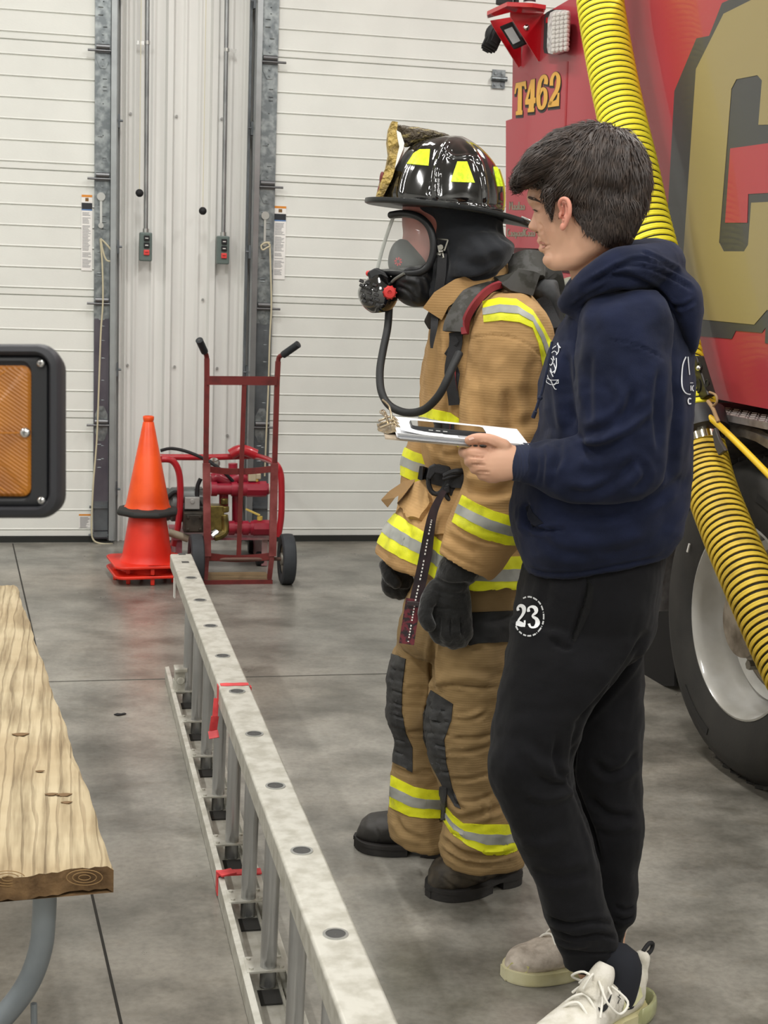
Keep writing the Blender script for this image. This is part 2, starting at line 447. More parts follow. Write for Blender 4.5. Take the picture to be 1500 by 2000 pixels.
# ================================================================ room shell
WY = 8.05
bm = NB(); box(bm, (1, 4.2, -.05), (12, 13, .1)); struct('floor', bm, floor_mat(), smooth=False)
M_joint = mat('joint_dark', '2c2a26', rough=.9)
bm = NB()
for a, b_ in ((Vector((-.268, 8.0, .0007)), Vector((.33, -.2, .0007))),):
    bar(bm, a, b_, .006, .002)
struct('trim_1', bm, M_joint, smooth=False)
M_joint2 = mat('joint_soft', '55534e', rough=.9)
bm = NB(); bar(bm, (-3, 5.27, .0006), (5, 5.275, .0006), .005, .0015); struct('trim_2', bm, M_joint2, smooth=False)
bm = NB(); box(bm, (1, WY+.16, 2.25), (12, .1, 4.7)); struct('wall_back', bm, M_wall, smooth=False)
bm = NB(); box(bm, (1, 4.2, 4.75), (12, 13, .1)); struct('ceiling', bm, mat('ceiling_white', 'd5d5d2', rough=.8), smooth=False)
M_side = mat('side_wall', 'dededa', rough=.7)
bm = NB(); box(bm, (-4.95, 4.2, 2.35), (.1, 13, 4.7)); struct('wall_left', bm, M_side, smooth=False)
bm = NB(); box(bm, (6.95, 4.2, 2.35), (.1, 13, 4.7)); struct('wall_right', bm, M_side, smooth=False)
bm = NB(); box(bm, (1, -2.25, 2.35), (12, .1, 4.7)); struct('wall_front', bm, M_side, smooth=False)
# ---- ribbed pier between the doors (profile along X, extruded in Z)
X0, X1 = .235, .985
def X300(px): return on(px, 300, 1, WY).x
prof = []
def rib(pc, w, h):
    c = X300(pc); prof.extend([(c-w/2-.012, 0), (c-w/2, h), (c+w/2, h), (c+w/2+.012, 0)])
prof.append((X0, 0))
for pc, w, h in ((236, .006, .03), (247, .006, .02), (264, .008, .009), (300, .008, .009), (332, .028, .032), (362, .007, .009), (390, .007, .009), (419, .028, .032), (451, .008, .009), (470, .006, .006), (484, .012, .03)):
    rib(pc, w, h)
prof.append((X1, 0))
bm = NB()
vs = [[bm.verts.new((x, WY+.05-y, z)) for x, y in prof] for z in (0, 4.4)]
for i in range(len(prof)-1): face(bm, (vs[0][i], vs[0][i+1], vs[1][i+1], vs[1][i]))
struct('trim_3', bm, M_wall, smooth=False)
M_screw = mat('screw', '9a9a98', rough=.5, metal=.5)
bm = NB()
for x, y in ((255, 222), (345, 227), (433, 232), (249, 713), (341, 716), (424, 719), (444, 850), (396, 585)):
    p = on(x, y, 1, WY+.045); cyl(bm, p, p+Vector((0, -.008, 0)), .007, 8)
struct('trim_4', bm, M_screw)
# dark jamb strips either side of the pier
bm = NB()
box(bm, (.262, WY+.04, 2.2), (.012, .1, 4.4)); box(bm, (.972, WY+.04, 2.2), (.012, .1, 4.4))
struct('trim_5', bm, M_galvd, smooth=False)
# ---- overhead doors
SEC = .6515
def door(name, x0, x1, zs):
    """ribbed overhead door: profile in Z, extruded along X"""
    pf = []
    z = zs
    lines = [.037, .144, .252, .36, .468, .575]
    while z < 4.3:
        pf += [(z+.001, .012), (z+.004, 0)]
        for l in lines:
            zz = z+l*SEC/.6515
            pf += [(zz-.006, 0), (zz-.003, .006), (zz+.001, .006), (zz+.004, -.003), (zz+.010, 0)]
        pf += [(z+SEC-.004, 0), (z+SEC-.001, .012)]
        z += SEC
    bm = NB()
    V = [[bm.verts.new((x, WY+y, zz)) for zz, y in pf] for x in (x0, x1)]
    for i in range(len(pf)-1): face(bm, (V[0][i], V[0][i+1], V[1][i+1], V[1][i]))
    B = [[bm.verts.new((x, WY+.045, zz)) for zz in (pf[0][0], pf[-1][0])] for x in (x0, x1)]
    face(bm, (B[0][0], B[0][1], B[1][1], B[1][0]))
    face(bm, (V[0][0], V[1][0], B[1][0], B[0][0])); face(bm, (V[0][-1], V[1][-1], B[1][1], B[0][1]))
    return struct(name, bm, M_white, smooth=False, loc=(x0, WY, 0))
Z0 = .035-.0
hz = [SEC*k for k in range(0, 7)]
dl = door('door_1', -3.2, .158, .03-.0)
dr = door('door_2', 1.118, 5.2, .03-.0)
for d_, x0, x1 in ((dl, -3.2, .158), (dr, 1.118, 5.2)):
    bm = NB(); box(bm, ((x0+x1)/2, WY+.01, .016), (x1-x0, .05, .032)); obj('bottom_seal', bm, M_seal, d_, smooth=False)
def hinge(bm, xc, z, w=.06):
    """hinge plate with tapered ends plus knuckle"""
    for s in (1, -1):
        P = [(-w/2, .02), (-w/2, .05), (-w/5, .095), (w/5, .095), (w/2, .05), (w/2, .02)]
        prism(bm, [(xc+x, WY-.022, z+s*y) for x, y in P], (0, -.004, 0))
        for yy in (.045, .078): cyl(bm, (xc, WY-.026, z+s*yy), (xc, WY-.032, z+s*yy), .006, 8)
def side(d_, xa, xb, sgn):
    """galvanised end stile, hinges and rollers of one door edge; sgn=+1 track on the right"""
    xc = (xa+xb)/2; w = xb-xa
    bm = NB(); z = .035
    box(bm, (xc, WY-.01, 2.2), (w, .022, 4.3))
    rr = random.Random(3)
    for k in range(60): 
        zz = rr.uniform(.3, 4); cyl(bm, (xc+rr.choice((-.3, .05, .25))*w, WY-.021, zz), (xc, WY-.0235, zz), .003, 6)
    obj('end_stile', bm, M_galv, d_, smooth=False)
    bm = NB(); box(bm, (xc, WY-.0225, .62), (w*.96, .003, 1.2)); obj('stile_cover', bm, M_galvp if sgn > 0 else M_galvd, d_, smooth=False, label='darker grey lower stile cover plate')
    for k in range(1, 7):
        z = .005+SEC*k
        bm = NB(); hinge(bm, xc, z, w*.82); obj('hinge', bm, M_galv, d_, ang=30)
        bm = NB(); cyl(bm, (xc-sgn*w*.95, WY-.045, z-.008), (xc+sgn*w*.75, WY-.045, z-.008), .0065, 10)
        cyl(bm, (xc-w*.42, WY-.045, z+.012), (xc+w*.42, WY-.045, z+.012), .014, 12); box(bm, (xc, WY-.03, z+.0), (w*.8, .02, .035))
        obj('roller', bm, mat('roller_steel', '77787a', rough=.4, metal=.8), d_)
    bm = NB()
    box(bm, (xc, WY-.03, .15), (w*.9, .014, .16)); bar(bm, (xc-w*.75, WY-.04, .2), (xc+w*.45, WY-.04, .2), .02, .012); cyl(bm, (xc-sgn*w*.8, WY-.045, .045), (xc+sgn*w*.5, WY-.045, .045), .007, 8)
    box(bm, (xc, WY-.04, .05), (w*.9, .03, .03)); obj('bottom_bracket', bm, M_galvd, d_, smooth=False)
    bm = NB(); zt = 1.86 if sgn > 0 else 1.80
    px_ = xc-w*.08
    cyl(bm, (px_, WY-.024, zt), (px_, WY-.04, zt), .022, 14); bar(bm, (px_, WY-.03, zt), (px_, WY-.035, zt-.14), .012, .006, Vector((0, 1, 0))); cyl(bm, (px_, WY-.026, zt-.15), (px_, WY-.038, zt-.15), .014, 12)
    obj('slide_latch', bm, M_steel, d_)
side(dl, .158, .24, 1)
side(dr, 1.028, 1.118, -1)
# vertical tracks
def track(x, sgn, label):
    t = thing('door_track', label, 'door track', (x, WY, 0), 'vertical steel tracks beside the overhead doors')
    bm = NB(); P = [(0, -.075), (.028, -.078), (.034, -.06), (.034, -.01), (.026, -.0)]
    pts = [Vector((x+sgn*(a-.017), WY+b, 0)) for a, b in P]
    for i in range(len(pts)-1):
        a, b = pts[i], pts[i+1]; n = (b-a).cross(Vector((0, 0, 1))).normalized()*.002
        vs = [bm.verts.new(q+Vector((0, 0, z))+s*n) for z in (.02, 4.2) for s in (-1, 1) for q in (a, b)]
        for q in ((0,1,5,4),(2,3,7,6),(0,2,6,4),(1,3,7,5),(0,1,3,2),(4,5,7,6)): face(bm, [vs[j] for j in q])
    obj('rail', bm, mat('track_steel', 'a4a8aa', rough=.35, metal=.8, var=.15), t, ang=20)
    for k in range(0, 7):
        z = .3+SEC*k
        bm = NB(); box(bm, (x+sgn*.022, WY-.02, z), (.014, .05, .07)); cyl(bm, (x+sgn*.03, WY-.045, z), (x+sgn*.045, WY-.045, z), .006, 8); obj('bracket', bm, M_galvd, t, smooth=False)
track(.258, 1, 'steel vertical track beside the left overhead door')
track(1.008, -1, 'steel vertical track beside the right overhead door')
# warning stickers
M_lab = mat('sticker_white', 'eceae6', rough=.5); M_or = mat('sticker_orange', 'd98a2c', rough=.5); M_bk = mat('ink', '262a30', rough=.5); M_gy = mat('ink_grey', '9a9a9c', rough=.6)
def sticker(parent, px0, y0, px1, y1, small=False):
    a = on(px0, y0, 1, WY-.004); b_ = on(px1, y1, 1, WY-.004); x0, x1, zt, zb = a.x, b_.x, a.z, b_.z
    bm = NB(); box(bm, ((x0+x1)/2, WY-.004, (zt+zb)/2), (x1-x0, .001, zt-zb)); s = obj('warning_sticker', bm, M_lab, parent, smooth=False)
    h = zt-zb; w = x1-x0
    def q(name, fx0, fx1, f0, f1, m, bm2=None):
        bm = bm2 or NB(); box(bm, (x0+w*(fx0+fx1)/2, WY-.005, zt-h*(f0+f1)/2), (w*(fx1-fx0), .001, h*(f1-f0)))
        if bm2 is None: obj(name, bm, m, s, smooth=False)
    if small: q('orange_header', 0, 1, .0, .12, M_or)
    else:
        q('orange_header', .02, .98, .0, .03, M_or); q('pictogram', .35, .65, .04, .085, mat('sticker_brown', '7a5a30')); q('black_panel', .02, .98, .105, .19, M_bk)
        q('blue_strip', .02, .98, .19, .205, mat('sticker_blue', '5a83b8'))
    bm = NB(); r = random.Random(int(px0)+small); f = .2 if small else .23
    while f < .96:
        q('', .1, r.uniform(.6, .92), f, f+(.025 if small else .008), None, bm); f += .05 if small else (.017 if r.random() > .15 else .035)
    obj('small_print', bm, M_gy, s, smooth=False)
sticker(dl, 159, 380, 180, 529); sticker(dl, 154, 1004, 177, 1031, True); sticker(dr, 536, 402, 556, 546)
# hinge in the middle of the right door and its twin up the same line
for zc in (2.598, 3.25):
    p = on(973, 151, 1, WY); bm = NB()
    for s in (1, -1):
        box(bm, (p.x, WY-.008, zc+s*.03), (.075, .006, .04))
        for sx in (-.02, .02): cyl(bm, (p.x+sx, WY-.012, zc+s*.03), (p.x+sx, WY-.018, zc+s*.03), .008, 8)
    cyl(bm, (p.x-.045, WY-.02, zc), (p.x+.045, WY-.02, zc), .014, 12); obj('middle_hinge', bm, M_galv, dr, ang=30)
# pull ropes
def rope(label, pts, r=.0045, loopx=None):
    P = [on(x, y, 1, WY-.06-dy) for x, y, dy in pts]
    t = thing('pull_rope', label, 'rope', P[0], 'thin ropes tied to the overhead doors')
    bm = NB(); tube(bm, spline(P, 6), r, 8); obj('cord', bm, M_rope, t)
    if loopx:
        bm = NB(); tube(bm, spline([on(x, y, 1, WY-.065) for x, y in loopx], 6), r, 8); obj('knot_loop', bm, M_rope, t)
rope('thin cream rope hanging the length of the left door edge to the floor', [(196, 466, 0), (200, 520, 0), (201, 590, 0), (197, 650, 0), (193, 760, 0), (189, 860, 0), (182, 950, 0), (179, 1030, 0), (183, 1055, .0), (200, 1062, .0), (220, 1062, .0)],
     loopx=[(196, 466), (206, 475), (219, 492), (219, 508), (208, 508), (201, 490), (197, 468)])
rope('thin cream rope with a figure eight knot on the right door edge', [(527, 476, 0), (529, 540, 0), (530, 600, 0), (527, 660, 0), (524, 760, 0), (520, 850, 0), (517, 930, 0)],
     loopx=[(527, 474), (518, 474), (510, 480), (513, 488), (521, 484), (527, 480), (522, 474), (514, 476)])
# conduits, control boxes, pull cords
def conduit(label, px0, pxb, yb, clipy, cs):
    a = on(px0, 0, 1, WY-.02); b_ = on(pxb, yb, 1, WY-.02); d = b_-a; a = a-d*2.2
    if a.z > 4.6: a = b_+(a-b_)*((4.6-b_.z)/(a.z-b_.z))
    t = thing('conduit', label, 'conduit', b_, 'metal conduits running down to the control boxes')
    bm = NB(); tube(bm, [a, b_+Vector((0, 0, .1)), b_], .0115, 12); obj('pipe', bm, mat('conduit_steel', 'a2a4a4', rough=.35, metal=.8, vcol='7c7e80', vscale=12, vstretch=(1, 1, .4)), t)
    p = on(px0, clipy, 1, WY-.03); bm = NB(); cyl(bm, p+Vector((0, .01, -.009)), p+Vector((0, .01, .009)), .0145, 12); box(bm, p+Vector((cs*.028, .03, 0)), (.05, .004, .018)); obj('strap', bm, M_chrome, t)
    bm = NB(); cyl(bm, b_, b_+Vector((0, 0, .02)), .017, 12); obj('connector', bm, M_steel, t)
conduit('thin metal conduit running down to the left control box', 288, 285, 454, 83, -1)
conduit('thin metal conduit running down to the right control box', 443, 436, 461, 97, 1)
def ctrl(label, px, y0, y1):
    a = on(px, y0, 1, WY-.03); b_ = on(px, y1, 1, WY-.03); z = (a.z+b_.z)/2; h = a.z-b_.z; x = b_.x
    t = thing('control_box', label, 'switch box', (x, WY-.03, z), 'three button door control boxes')
    bm = NB(); box(bm, (x, WY-.025, z), (.066, .07, h)); obj('casing', bm, M_greenbox, t, smooth=False, bevel=.006)
    for k, (zz, m, lb) in enumerate(((.045, M_blk, None), (.008, M_blk, None), (-.03, mat('button_red', 'd8423f', rough=.4), 'red stop button'))):
        bm = NB(); box(bm, (x+.004, WY-.062, z+zz), (.03, .014, .028)); obj('button', bm, m, t, smooth=False, bevel=.003, label=lb)
        bm = NB(); box(bm, (x+.004, WY-.0695, z+zz), (.016, .001, .004)); obj('button_marking', bm, M_lab if k < 2 else mat('mark_dk', '6a1a1c'), t, smooth=False)
ctrl('grey green three button control box under the left conduit', 284, 454, 510)
ctrl('grey green three button control box under the right conduit', 434.5, 461, 516)
def cord(label, px, py):
    p = on(px, py, 1, WY-.08); t = thing('ball_cord', label, 'cord', p, 'thin pull cords ending in black balls')
    bm = NB(); tube(bm, [p, Vector((p.x, p.y, 4.6))], .0018, 6); obj('string', bm, mat('string', 'cfc8a8', rough=.8), t)
    bm = NB(); sphere(bm, p, .021, 12); obj('ball', bm, M_blk, t)
cord('black ball on a thin cord beside the left conduit', 272.5, 377); cord('black ball on a thin cord beside the right conduit', 396, 412)
# floor debris
bm = NB(); p = on(234, 1396, 2, .002); prism(bm, [p+Vector(q) for q in ((-.02, 0, 0), (-.008, .012, 0), (.004, .006, 0), (.016, .014, 0), (.022, .004, 0), (.006, -.006, 0), (-.008, -.01, 0))], (0, 0, .003))
tag(obj('debris', bm, M_blk, loc=p, smooth=False), 'small black scrap lying on the floor left of the ladder', 'debris')
# ================================================================ ladder on its side
LXa, LXb = .388, .468
lad = thing('ladder', 'silver aluminium ladder lying on its side rail on the floor', 'ladder', (.42, 3.5, 0))
Y0, Y1 = 1.55, 5.40
bm = NB(); zt = .45; h = .05
sec_top = [(LXa, zt-h), (LXa, zt-.004), (LXa+.004, zt), (LXb-.004, zt), (LXb, zt-.004), (LXb, zt-h), (LXb-.004, zt-h), (LXb-.004, zt-.006), (LXa+.004, zt-.006), (LXa+.004, zt-h)]
def extr(bm, sec, y0, y1):
    A = [bm.verts.new((x, y0, z)) for x, z in sec]; B = [bm.verts.new((x, y1, z)) for x, z in sec]; n = len(sec)
    for i in range(n): face(bm, (A[i], A[(i+1) % n], B[(i+1) % n], B[i]))
    for l in (A, B):
        for t in tessellate_polygon([[v.co for v in l]]): face(bm, [l[i] for i in t])
extr(bm, sec_top, Y0, Y1-.02)
box(bm, ((LXa+LXb)/2, Y1-.012, zt-h/2-.002), (LXb-LXa-.006, .024, h-.004))
obj('side_rail', bm, M_alu, lad, smooth=False, bevel=.002)
BXa, BXb = .366, .47
bm = NB(); sec_b = [(BXa, .002), (BXb, .002), (BXb, .05), (BXb-.012, .052), (BXb-.012, .046), (BXb-.005, .044), (BXb-.005, .008), (BXa+.005, .008), (BXa+.005, .044), (BXa+.014, .046), (BXa+.014, .052), (BXa, .05)]
YB = 5.26; extr(bm, sec_b, Y0, YB); obj('side_rail', bm, M_alu, lad, smooth=False)
bm = NB()
for x in (BXa+.026, BXb-.024): box(bm, (x, (Y0+YB)/2, .0135), (.006, YB-Y0-.05, .011))
obj('rail_insert', bm, M_alu, lad, smooth=False)
hol = [(373.8, 1128.8), (392.7, 1173), (413.8, 1223.5), (438.3, 1281.8), (467.4, 1350.7), (502.4, 1433.8), (542.8, 1534), (597.4, 1660.4), (665.5, 1824)]
ys = [on(x, y, 2, zt).y for x, y in hol]; dy = (ys[0]-ys[-1])/8; ys = [ys[0]-dy*k for k in range(11)]; ys = [y for y in ys if y > Y0+.05 and y < YB]
xm = (LXa+LXb)/2+.001
M_hole = mat('hole_dark', '4b4b4a', rough=.6, metal=.4)
for k, y in enumerate(ys):
    bm = NB(); cyl(bm, (xm-.006, y, .01), (xm, y, zt-.008), .0175, 20); r_ = obj('rung', bm, M_alud, lad)
    bm = NB(); lathe(bm, [(.021, .0), (.021, .0015), (.0165, .0015), (.0165, -.004)], (xm, y, zt), n=24, cap=False); obj('rung_collar', bm, M_steel, r_)
    bm = NB(); lathe(bm, [(.0165, .0004), (.001, .0006)], (xm, y, zt), n=20, cap=False); obj('rung_end', bm, M_hole, r_, label='dark hollow rung end')
    bm = NB(); box(bm, ((BXa+BXb)/2, y+.012, .051), (BXb-BXa-.02, .07, .004))
    for sx in (BXa+.02, BXb-.02):
        for sy in (-.01, .035): cyl(bm, (sx, y+sy, .052), (sx, y+sy, .057), .005, 8)
    obj('rung_bracket', bm, M_alu, lad, smooth=False)
    if k < 11:
        bm = NB(); box(bm, ((BXa+BXb)/2, y-.055, .0105), (BXb-BXa-.035, .06, .004)); obj('rail_slot', bm, mat('slot_dark', '2f2e2c', rough=.8), lad, smooth=False, label='dark slot behind the rung')
bm = NB()
for x, y in ((355.5, 1082.3), (362, 1098)): p = on(x, y, 2, zt); box(bm, (p.x, p.y, zt+.0003), (.026, .03, .001))
obj('end_slot', bm, M_hole, lad, smooth=False)
# foot / stop bracket at the far end
bm = NB(); p = on(344, 1320, 2, .1)
box(bm, (.398, 4.96, .085), (.04, .05, .09)); box(bm, (.398, 4.95, .128), (.045, .06, .014)); cyl(bm, (.398, 4.935, .09), (.398, 4.925, .09), .014, 12); box(bm, (.378, 4.97, .05), (.008, .03, .07))
obj('guide_bracket', bm, M_alu, lad, smooth=False, bevel=.003)
bm = NB(); box(bm, (LXa+.004, 5.2, .36), (.006, .03, .07)); obj('label_strip', bm, M_lab, lad, smooth=False)
M_tape = mat('red_tape', 'd6484a', rough=.5, vcol='b83238', vscale=30)
p = on(462, 1337, 2, zt); bm = NB()
P = [(-.036, -.010), (-.02, -.014), (.0, -.012), (.02, -.015), (.036, -.010), (.037, .010), (.02, .013), (.0, .011), (-.02, .014), (-.036, .010)]
prism(bm, [(xm+x, p.y+y, zt+.0005) for x, y in P], (0, 0, .001)); box(bm, (LXa-.001, p.y, zt-.02), (.002, .025, .04)); box(bm, (LXb+.002, p.y-.01, zt-.012), (.003, .02, .02))
tg = obj('red_tape', bm, M_tape, lad, smooth=False)
bm = NB(); S = [Vector((LXa-.004, p.y, zt-.035)), Vector((LXa-.008, p.y-.01, zt-.08)), Vector((LXa-.012, p.y-.005, zt-.12)), Vector((LXa-.01, p.y-.02, zt-.135))]
for i in range(3): bar(bm, S[i], S[i+1], .014+.006*i, .003, Vector((0, 1, .2)))
obj('tape_tail', bm, M_tape, tg, smooth=False)
p = on(440, 1705, 2, .055); bm = NB()
box(bm, ((BXa+BXb)/2, p.y, .055), (BXb-BXa+.004, .03, .004)); box(bm, (BXa-.001, p.y, .03), (.003, .035, .05)); box(bm, (BXa+.02, p.y-.01, .06), (.04, .03, .004), Matrix.Rotation(.4, 3, 'Z'))
obj('red_tape', bm, M_tape, lad, smooth=False)
# ================================================================ picnic bench
ben = thing('picnic_bench', 'weathered wooden plank bench on a bent galvanised pipe leg', 'bench', on(100, 1700, 2, 0))
zb = .45
c1, c2 = on(222, 1690, 2, zb), on(33, 1143, 2, zb)
e = (c2-c1).normalized(); sd = Vector((-e.y, e.x, 0)); wd = .28
nb = 26; na = 60
bm = NB(); rnd = random.Random(2); grid = []
for j in range(na+1):
    row = []
    for i in range(nb+1):
        u = i/nb; p = c1+e*((c2-c1).length*j/na)+sd*(wd*u)
        eg = min(u, 1-u)
        z = -.006*max(0, 1-eg/.05)**2+.0012*math.sin(u*70+math.sin(j*.3)*.8)+.0008*math.sin(u*173+j*.12)
        wob = .0035*math.sin(j*.5)+.002*math.sin(j*1.7)
        if j == 0: wob += 0; z -= .003
        row.append(bm.verts.new(p+sd*wob*(1 if u > .5 else .7)+Vector((0, 0, z))+(e*(.006*math.sin(u*8)+.003*math.sin(u*31)) if j == 0 else Vector())))
    grid.append(row)
for j in range(na):
    for i in range(nb): face(bm, (grid[j][i], grid[j][i+1], grid[j+1][i+1], grid[j+1][i]), 0)
def low(v, dz=-.042): return bm.verts.new(v.co+Vector((0, 0, dz)))
Lf = [low(grid[0][i]) for i in range(nb+1)]; Lb = [low(grid[na][i]) for i in range(nb+1)]
for i in range(nb): face(bm, (grid[0][i], Lf[i], Lf[i+1], grid[0][i+1]), 1); face(bm, (grid[na][i], grid[na][i+1], Lb[i+1], Lb[i]), 1)
Lr = [Lf[0]]+[low(grid[j][0]) for j in range(1, na)]+[Lb[0]]; Ll = [Lf[nb]]+[low(grid[j][nb]) for j in range(1, na)]+[Lb[nb]]
for j in range(na): face(bm, (grid[j][0], grid[j+1][0], Lr[j+1], Lr[j]), 0); face(bm, (grid[j][nb], Ll[j], Ll[j+1], grid[j+1][nb]), 0)
for j in range(na): face(bm, (Lr[j], Lr[j+1], Ll[j+1], Ll[j]), 1)
pk = obj('plank', bm, [plank_mat(), mat('plank_end', '7a5f3f', rough=.8, vcol='4d3820', vscale=18, b2=.3, b2scale=40)], ben, ang=45)
M_kn = mat('knot', '6f5638', rough=.8)
for x, y, s in ((40, 1435, 1.2), (125, 1553, 1.0), (78, 1507, .6), (100, 1552, .8), (130, 1568, .7)):
    p = on(x, y, 2, zb+.001); bm = NB(); prism(bm, [p+Vector((.014*s*math.cos(a)*(1+.3*math.sin(3*a)), .009*s*math.sin(a), .0004)) for a in (2*PI*k/14 for k in range(14))], (0, 0, .001)); obj('knot', bm, M_kn, pk, smooth=False)
# end-grain rings on the plank end
bm = NB()
for (cx_, cz_, n_) in ((165, 1714, 4), (15, 1716, 4)):
    for k in range(1, n_):
        P = []
        for t in range(25):
            a = 2*PI*t/24; P.append(onpl(cx_+k*13*math.cos(a)*.9, cz_+k*5*math.sin(a), c1-e*.004, e))
        tube(bm, P, .0008, 5)
obj('end_grain', bm, mat('grain', '8d7049', rough=.8), pk)
M_pipe = mat('pipe_galv', '8e959a', rough=.45, metal=.55, vcol='7d848a', vscale=7)
lp = [(88, 1735), (86, 1790), (80, 1850), (60, 1910), (28, 1960), (-20, 2010), (-80, 2040), (-160, 2050)]
base_y = on(88, 1735, 2, zb-.045).y+.03
P = [on(x, y, 1, base_y) for x, y in lp]
bm = NB(); tube(bm, spline(P, 6), .0215, 18); obj('pipe_leg', bm, M_pipe, ben)
Pl = P[-1]; bm = NB(); tube(bm, spline([Pl, Vector((Pl.x-.12, base_y, .03)), Vector((Pl.x-.3, base_y, .022)), Vector((Pl.x-.7, base_y, .022))], 5), .0215, 14); obj('pipe_foot', bm, M_pipe, ben)
bm = NB(); tube(bm, [on(66, 1960, 1, base_y+.01), Vector((on(68, 2010, 1, base_y).x, base_y+.01, .0))], .006, 8); obj('brace_rod', bm, M_pipe, ben)
bm = NB(); box(bm, c1+e*.07+sd*.14+Vector((0, 0, -.047)), (.26, .04, .006)); obj('leg_bracket', bm, M_pipe, ben, smooth=False)
bm = NB(); q = c2-e*.25+sd*.14; tube(bm, [q+Vector((0, 0, -.04)), q+Vector((0, 0, -.25)), q+Vector((-.1, 0, -.448))], .0215, 12); obj('pipe_leg', bm, M_pipe, ben)
# ================================================================ traffic cones
cc = on(276, 1110, 2, .0); cc = Vector((cc.x, 7.06, 0)); cc.x = on(287, 1115, 1, 7.06).x
def zat(y, px=280): return on(px, y, 1, 7.06).z
def cone(label, zb_, h, r0, r1, m, mb, base='square', bs=.35, rot=.12, feet=False):
    t = thing('traffic_cone', label, 'cone', cc+Vector((0, 0, zb_)), 'traffic cones stacked together')
    bm = NB(); k = r0
    lathe(bm, [(k+.012, .012), (k, .03), (k-.004, .05), (r1+.004, h-.03), (r1+.001, h-.028), (r1+.004, h-.018), (r1+.005, h-.004), (r1, h), (r1-.006, h), (r1-.006, h-.03), (k-.012, .03)], cc+Vector((0, 0, zb_)), n=40, cap=False)
    obj('cone_body', bm, m, t, ang=60)
    bm = NB(); R_ = Matrix.Rotation(rot, 3, 'Z')
    if base == 'square':
        pl_ = []
        for q in range(4):
            for s in (-.16, -.1, 0, .1, .16):
                a = q*PI/2+PI/4+s*1.2; rr_ = bs/2*1.32*(1-.5*s*s*6)
                pl_.append(R_ @ Vector((rr_*math.cos(a), rr_*math.sin(a), 0))+cc+Vector((0, 0, zb_)))
        prism(bm, pl_, (0, 0, .014)); 
        if feet:
            for q in range(8):
                a = q*PI/4+rot; rr_ = bs*.44; p = cc+Vector((rr_*math.cos(a), rr_*math.sin(a), 0)); box(bm, (p.x, p.y, zb_-.016), (.02, .02, .035))
    else:
        n = 8
        lathe(bm, [(k+.005, .012), (bs/2-.02, .006), (bs/2, .0), (bs/2+.006, -.014), (bs/2-.004, -.028), (k, -.02)], cc+Vector((0, 0, zb_+.01)), n=8, a0=PI/8+.1)
    obj('base', bm, mb, t, ang=50, bevel=.004)
cone('red cone with slotted square base on the floor, lowest of the stack', .034, .6, .118, .03, M_redcone, M_redcone, feet=True)
cone('red traffic cone nested over the lowest cone, its body showing below a black ring', .082, .62, .122, .028, M_redcone, M_redcone, feet=True)
zu = zat(997); ztp = zat(812)
cone('bright orange traffic cone with black base ring on top of the red cones', zu, ztp-zu, .105, .022, M_orange, mat('cone_base_black', '2f302f', rough=.75, var=.2), base='oct', bs=.30)
# ================================================================ hand truck
DY = 6.92
ht = thing('hand_truck', 'dark red two wheeled hand truck with black grips', 'hand truck', on(470, 1130, 1, DY))
def A_(x, y, dy=0): return on(x, y, 1, DY+dy)
bm = NB()
for pts in ([(404, 700), (404, 745), (402, 905)], [(543, 706), (541, 745), (536, 917)]):
    P = [A_(*q) for q in pts]
    bm = NB(); tube(bm, [P[0], P[1], P[2]], .0125, 4)
    for i in range(len(P)-1): bar(bm, P[i], P[i+1], .024, .024, Vector((0, 1, 0)))
    q0 = pts[0][0] < 450
    tube(bm, spline([A_(x, y, d) for x, y, d in ([(404, 703, 0), (403, 694, -.005), (398, 684, -.03), (392, 670, -.07)] if q0 else [(543, 708, 0), (545, 698, -.005), (553, 692, -.03), (568, 682, -.06)])], 5), .0115, 12)
    obj('frame_upright', bm, M_red, ht, ang=30)
M_fad = mat('dolly_faded', '8d4a48', rough=.5, vcol='6b2a28', vscale=12)
for u, l in ((((403, 905), (405, 1086)), ((404, 1086), (401, 1131))), (((536, 905), (532, 1086)), ((531, 1086), (526, 1130)))):
    bm = NB(); bar(bm, A_(*u[0], -.02), A_(*u[1], -.03), .034, .026, Vector((0, 1, 0))); bar(bm, A_(*l[0], -.025), A_(*l[1], -.0), .022, .02, Vector((0, 1, 0)))
    obj('lower_upright', bm, M_fad, ht, smooth=False)
bm = NB(); bar(bm, A_(404, 743, -.014), A_(541, 744, -.014), .005, .042, Vector((0, 0, 1))); obj('crossbar', bm, M_red, ht, smooth=False)
for yy, w in ((916, .03), (1086, .034)):
    bm = NB(); S = spline([A_(403, yy, -.03), A_(436, yy+4, -.0), A_(468, yy+5, .012), A_(505, yy+3, -.0), A_(535, yy-1, -.03)], 4)
    for i in range(len(S)-1): bar(bm, S[i], S[i+1], .006, w, Vector((0, 0, 1)))
    obj('crossbar', bm, M_red, ht, smooth=False)
bm = NB(); bar(bm, A_(477, 748, -.012), A_(466, 1090, .01), .022, .006, Vector((0, 1, 0))); obj('centre_strut', bm, M_red, ht, smooth=False)
for a, b_ in (((400, 688, -.025), (389, 664, -.085)), ((552, 694, -.025), (583, 672, -.085))):
    p, q = A_(*a), A_(*b_); d = (q-p); bm = NB()
    tube(bm, [p, p+d*.03, p+d*.1, p+d*.9, p+d*.98, q], [.013, .017, .0175, .0175, .018, .016], 16); g = obj('grip', bm, mat('grip_black', '262a2e', rough=.6), ht)
    bm = NB(); cyl(bm, q, q+d.normalized()*.001, .007, 12); obj('grip_hole', bm, M_hole, g)
az = .122
bm = NB(); cyl(bm, (A_(385, 1095).x, DY, az), (A_(560, 1095).x, DY, az), .009, 12); obj('axle', bm, mat('rusty', '6b5148', rough=.6, metal=.4), ht)
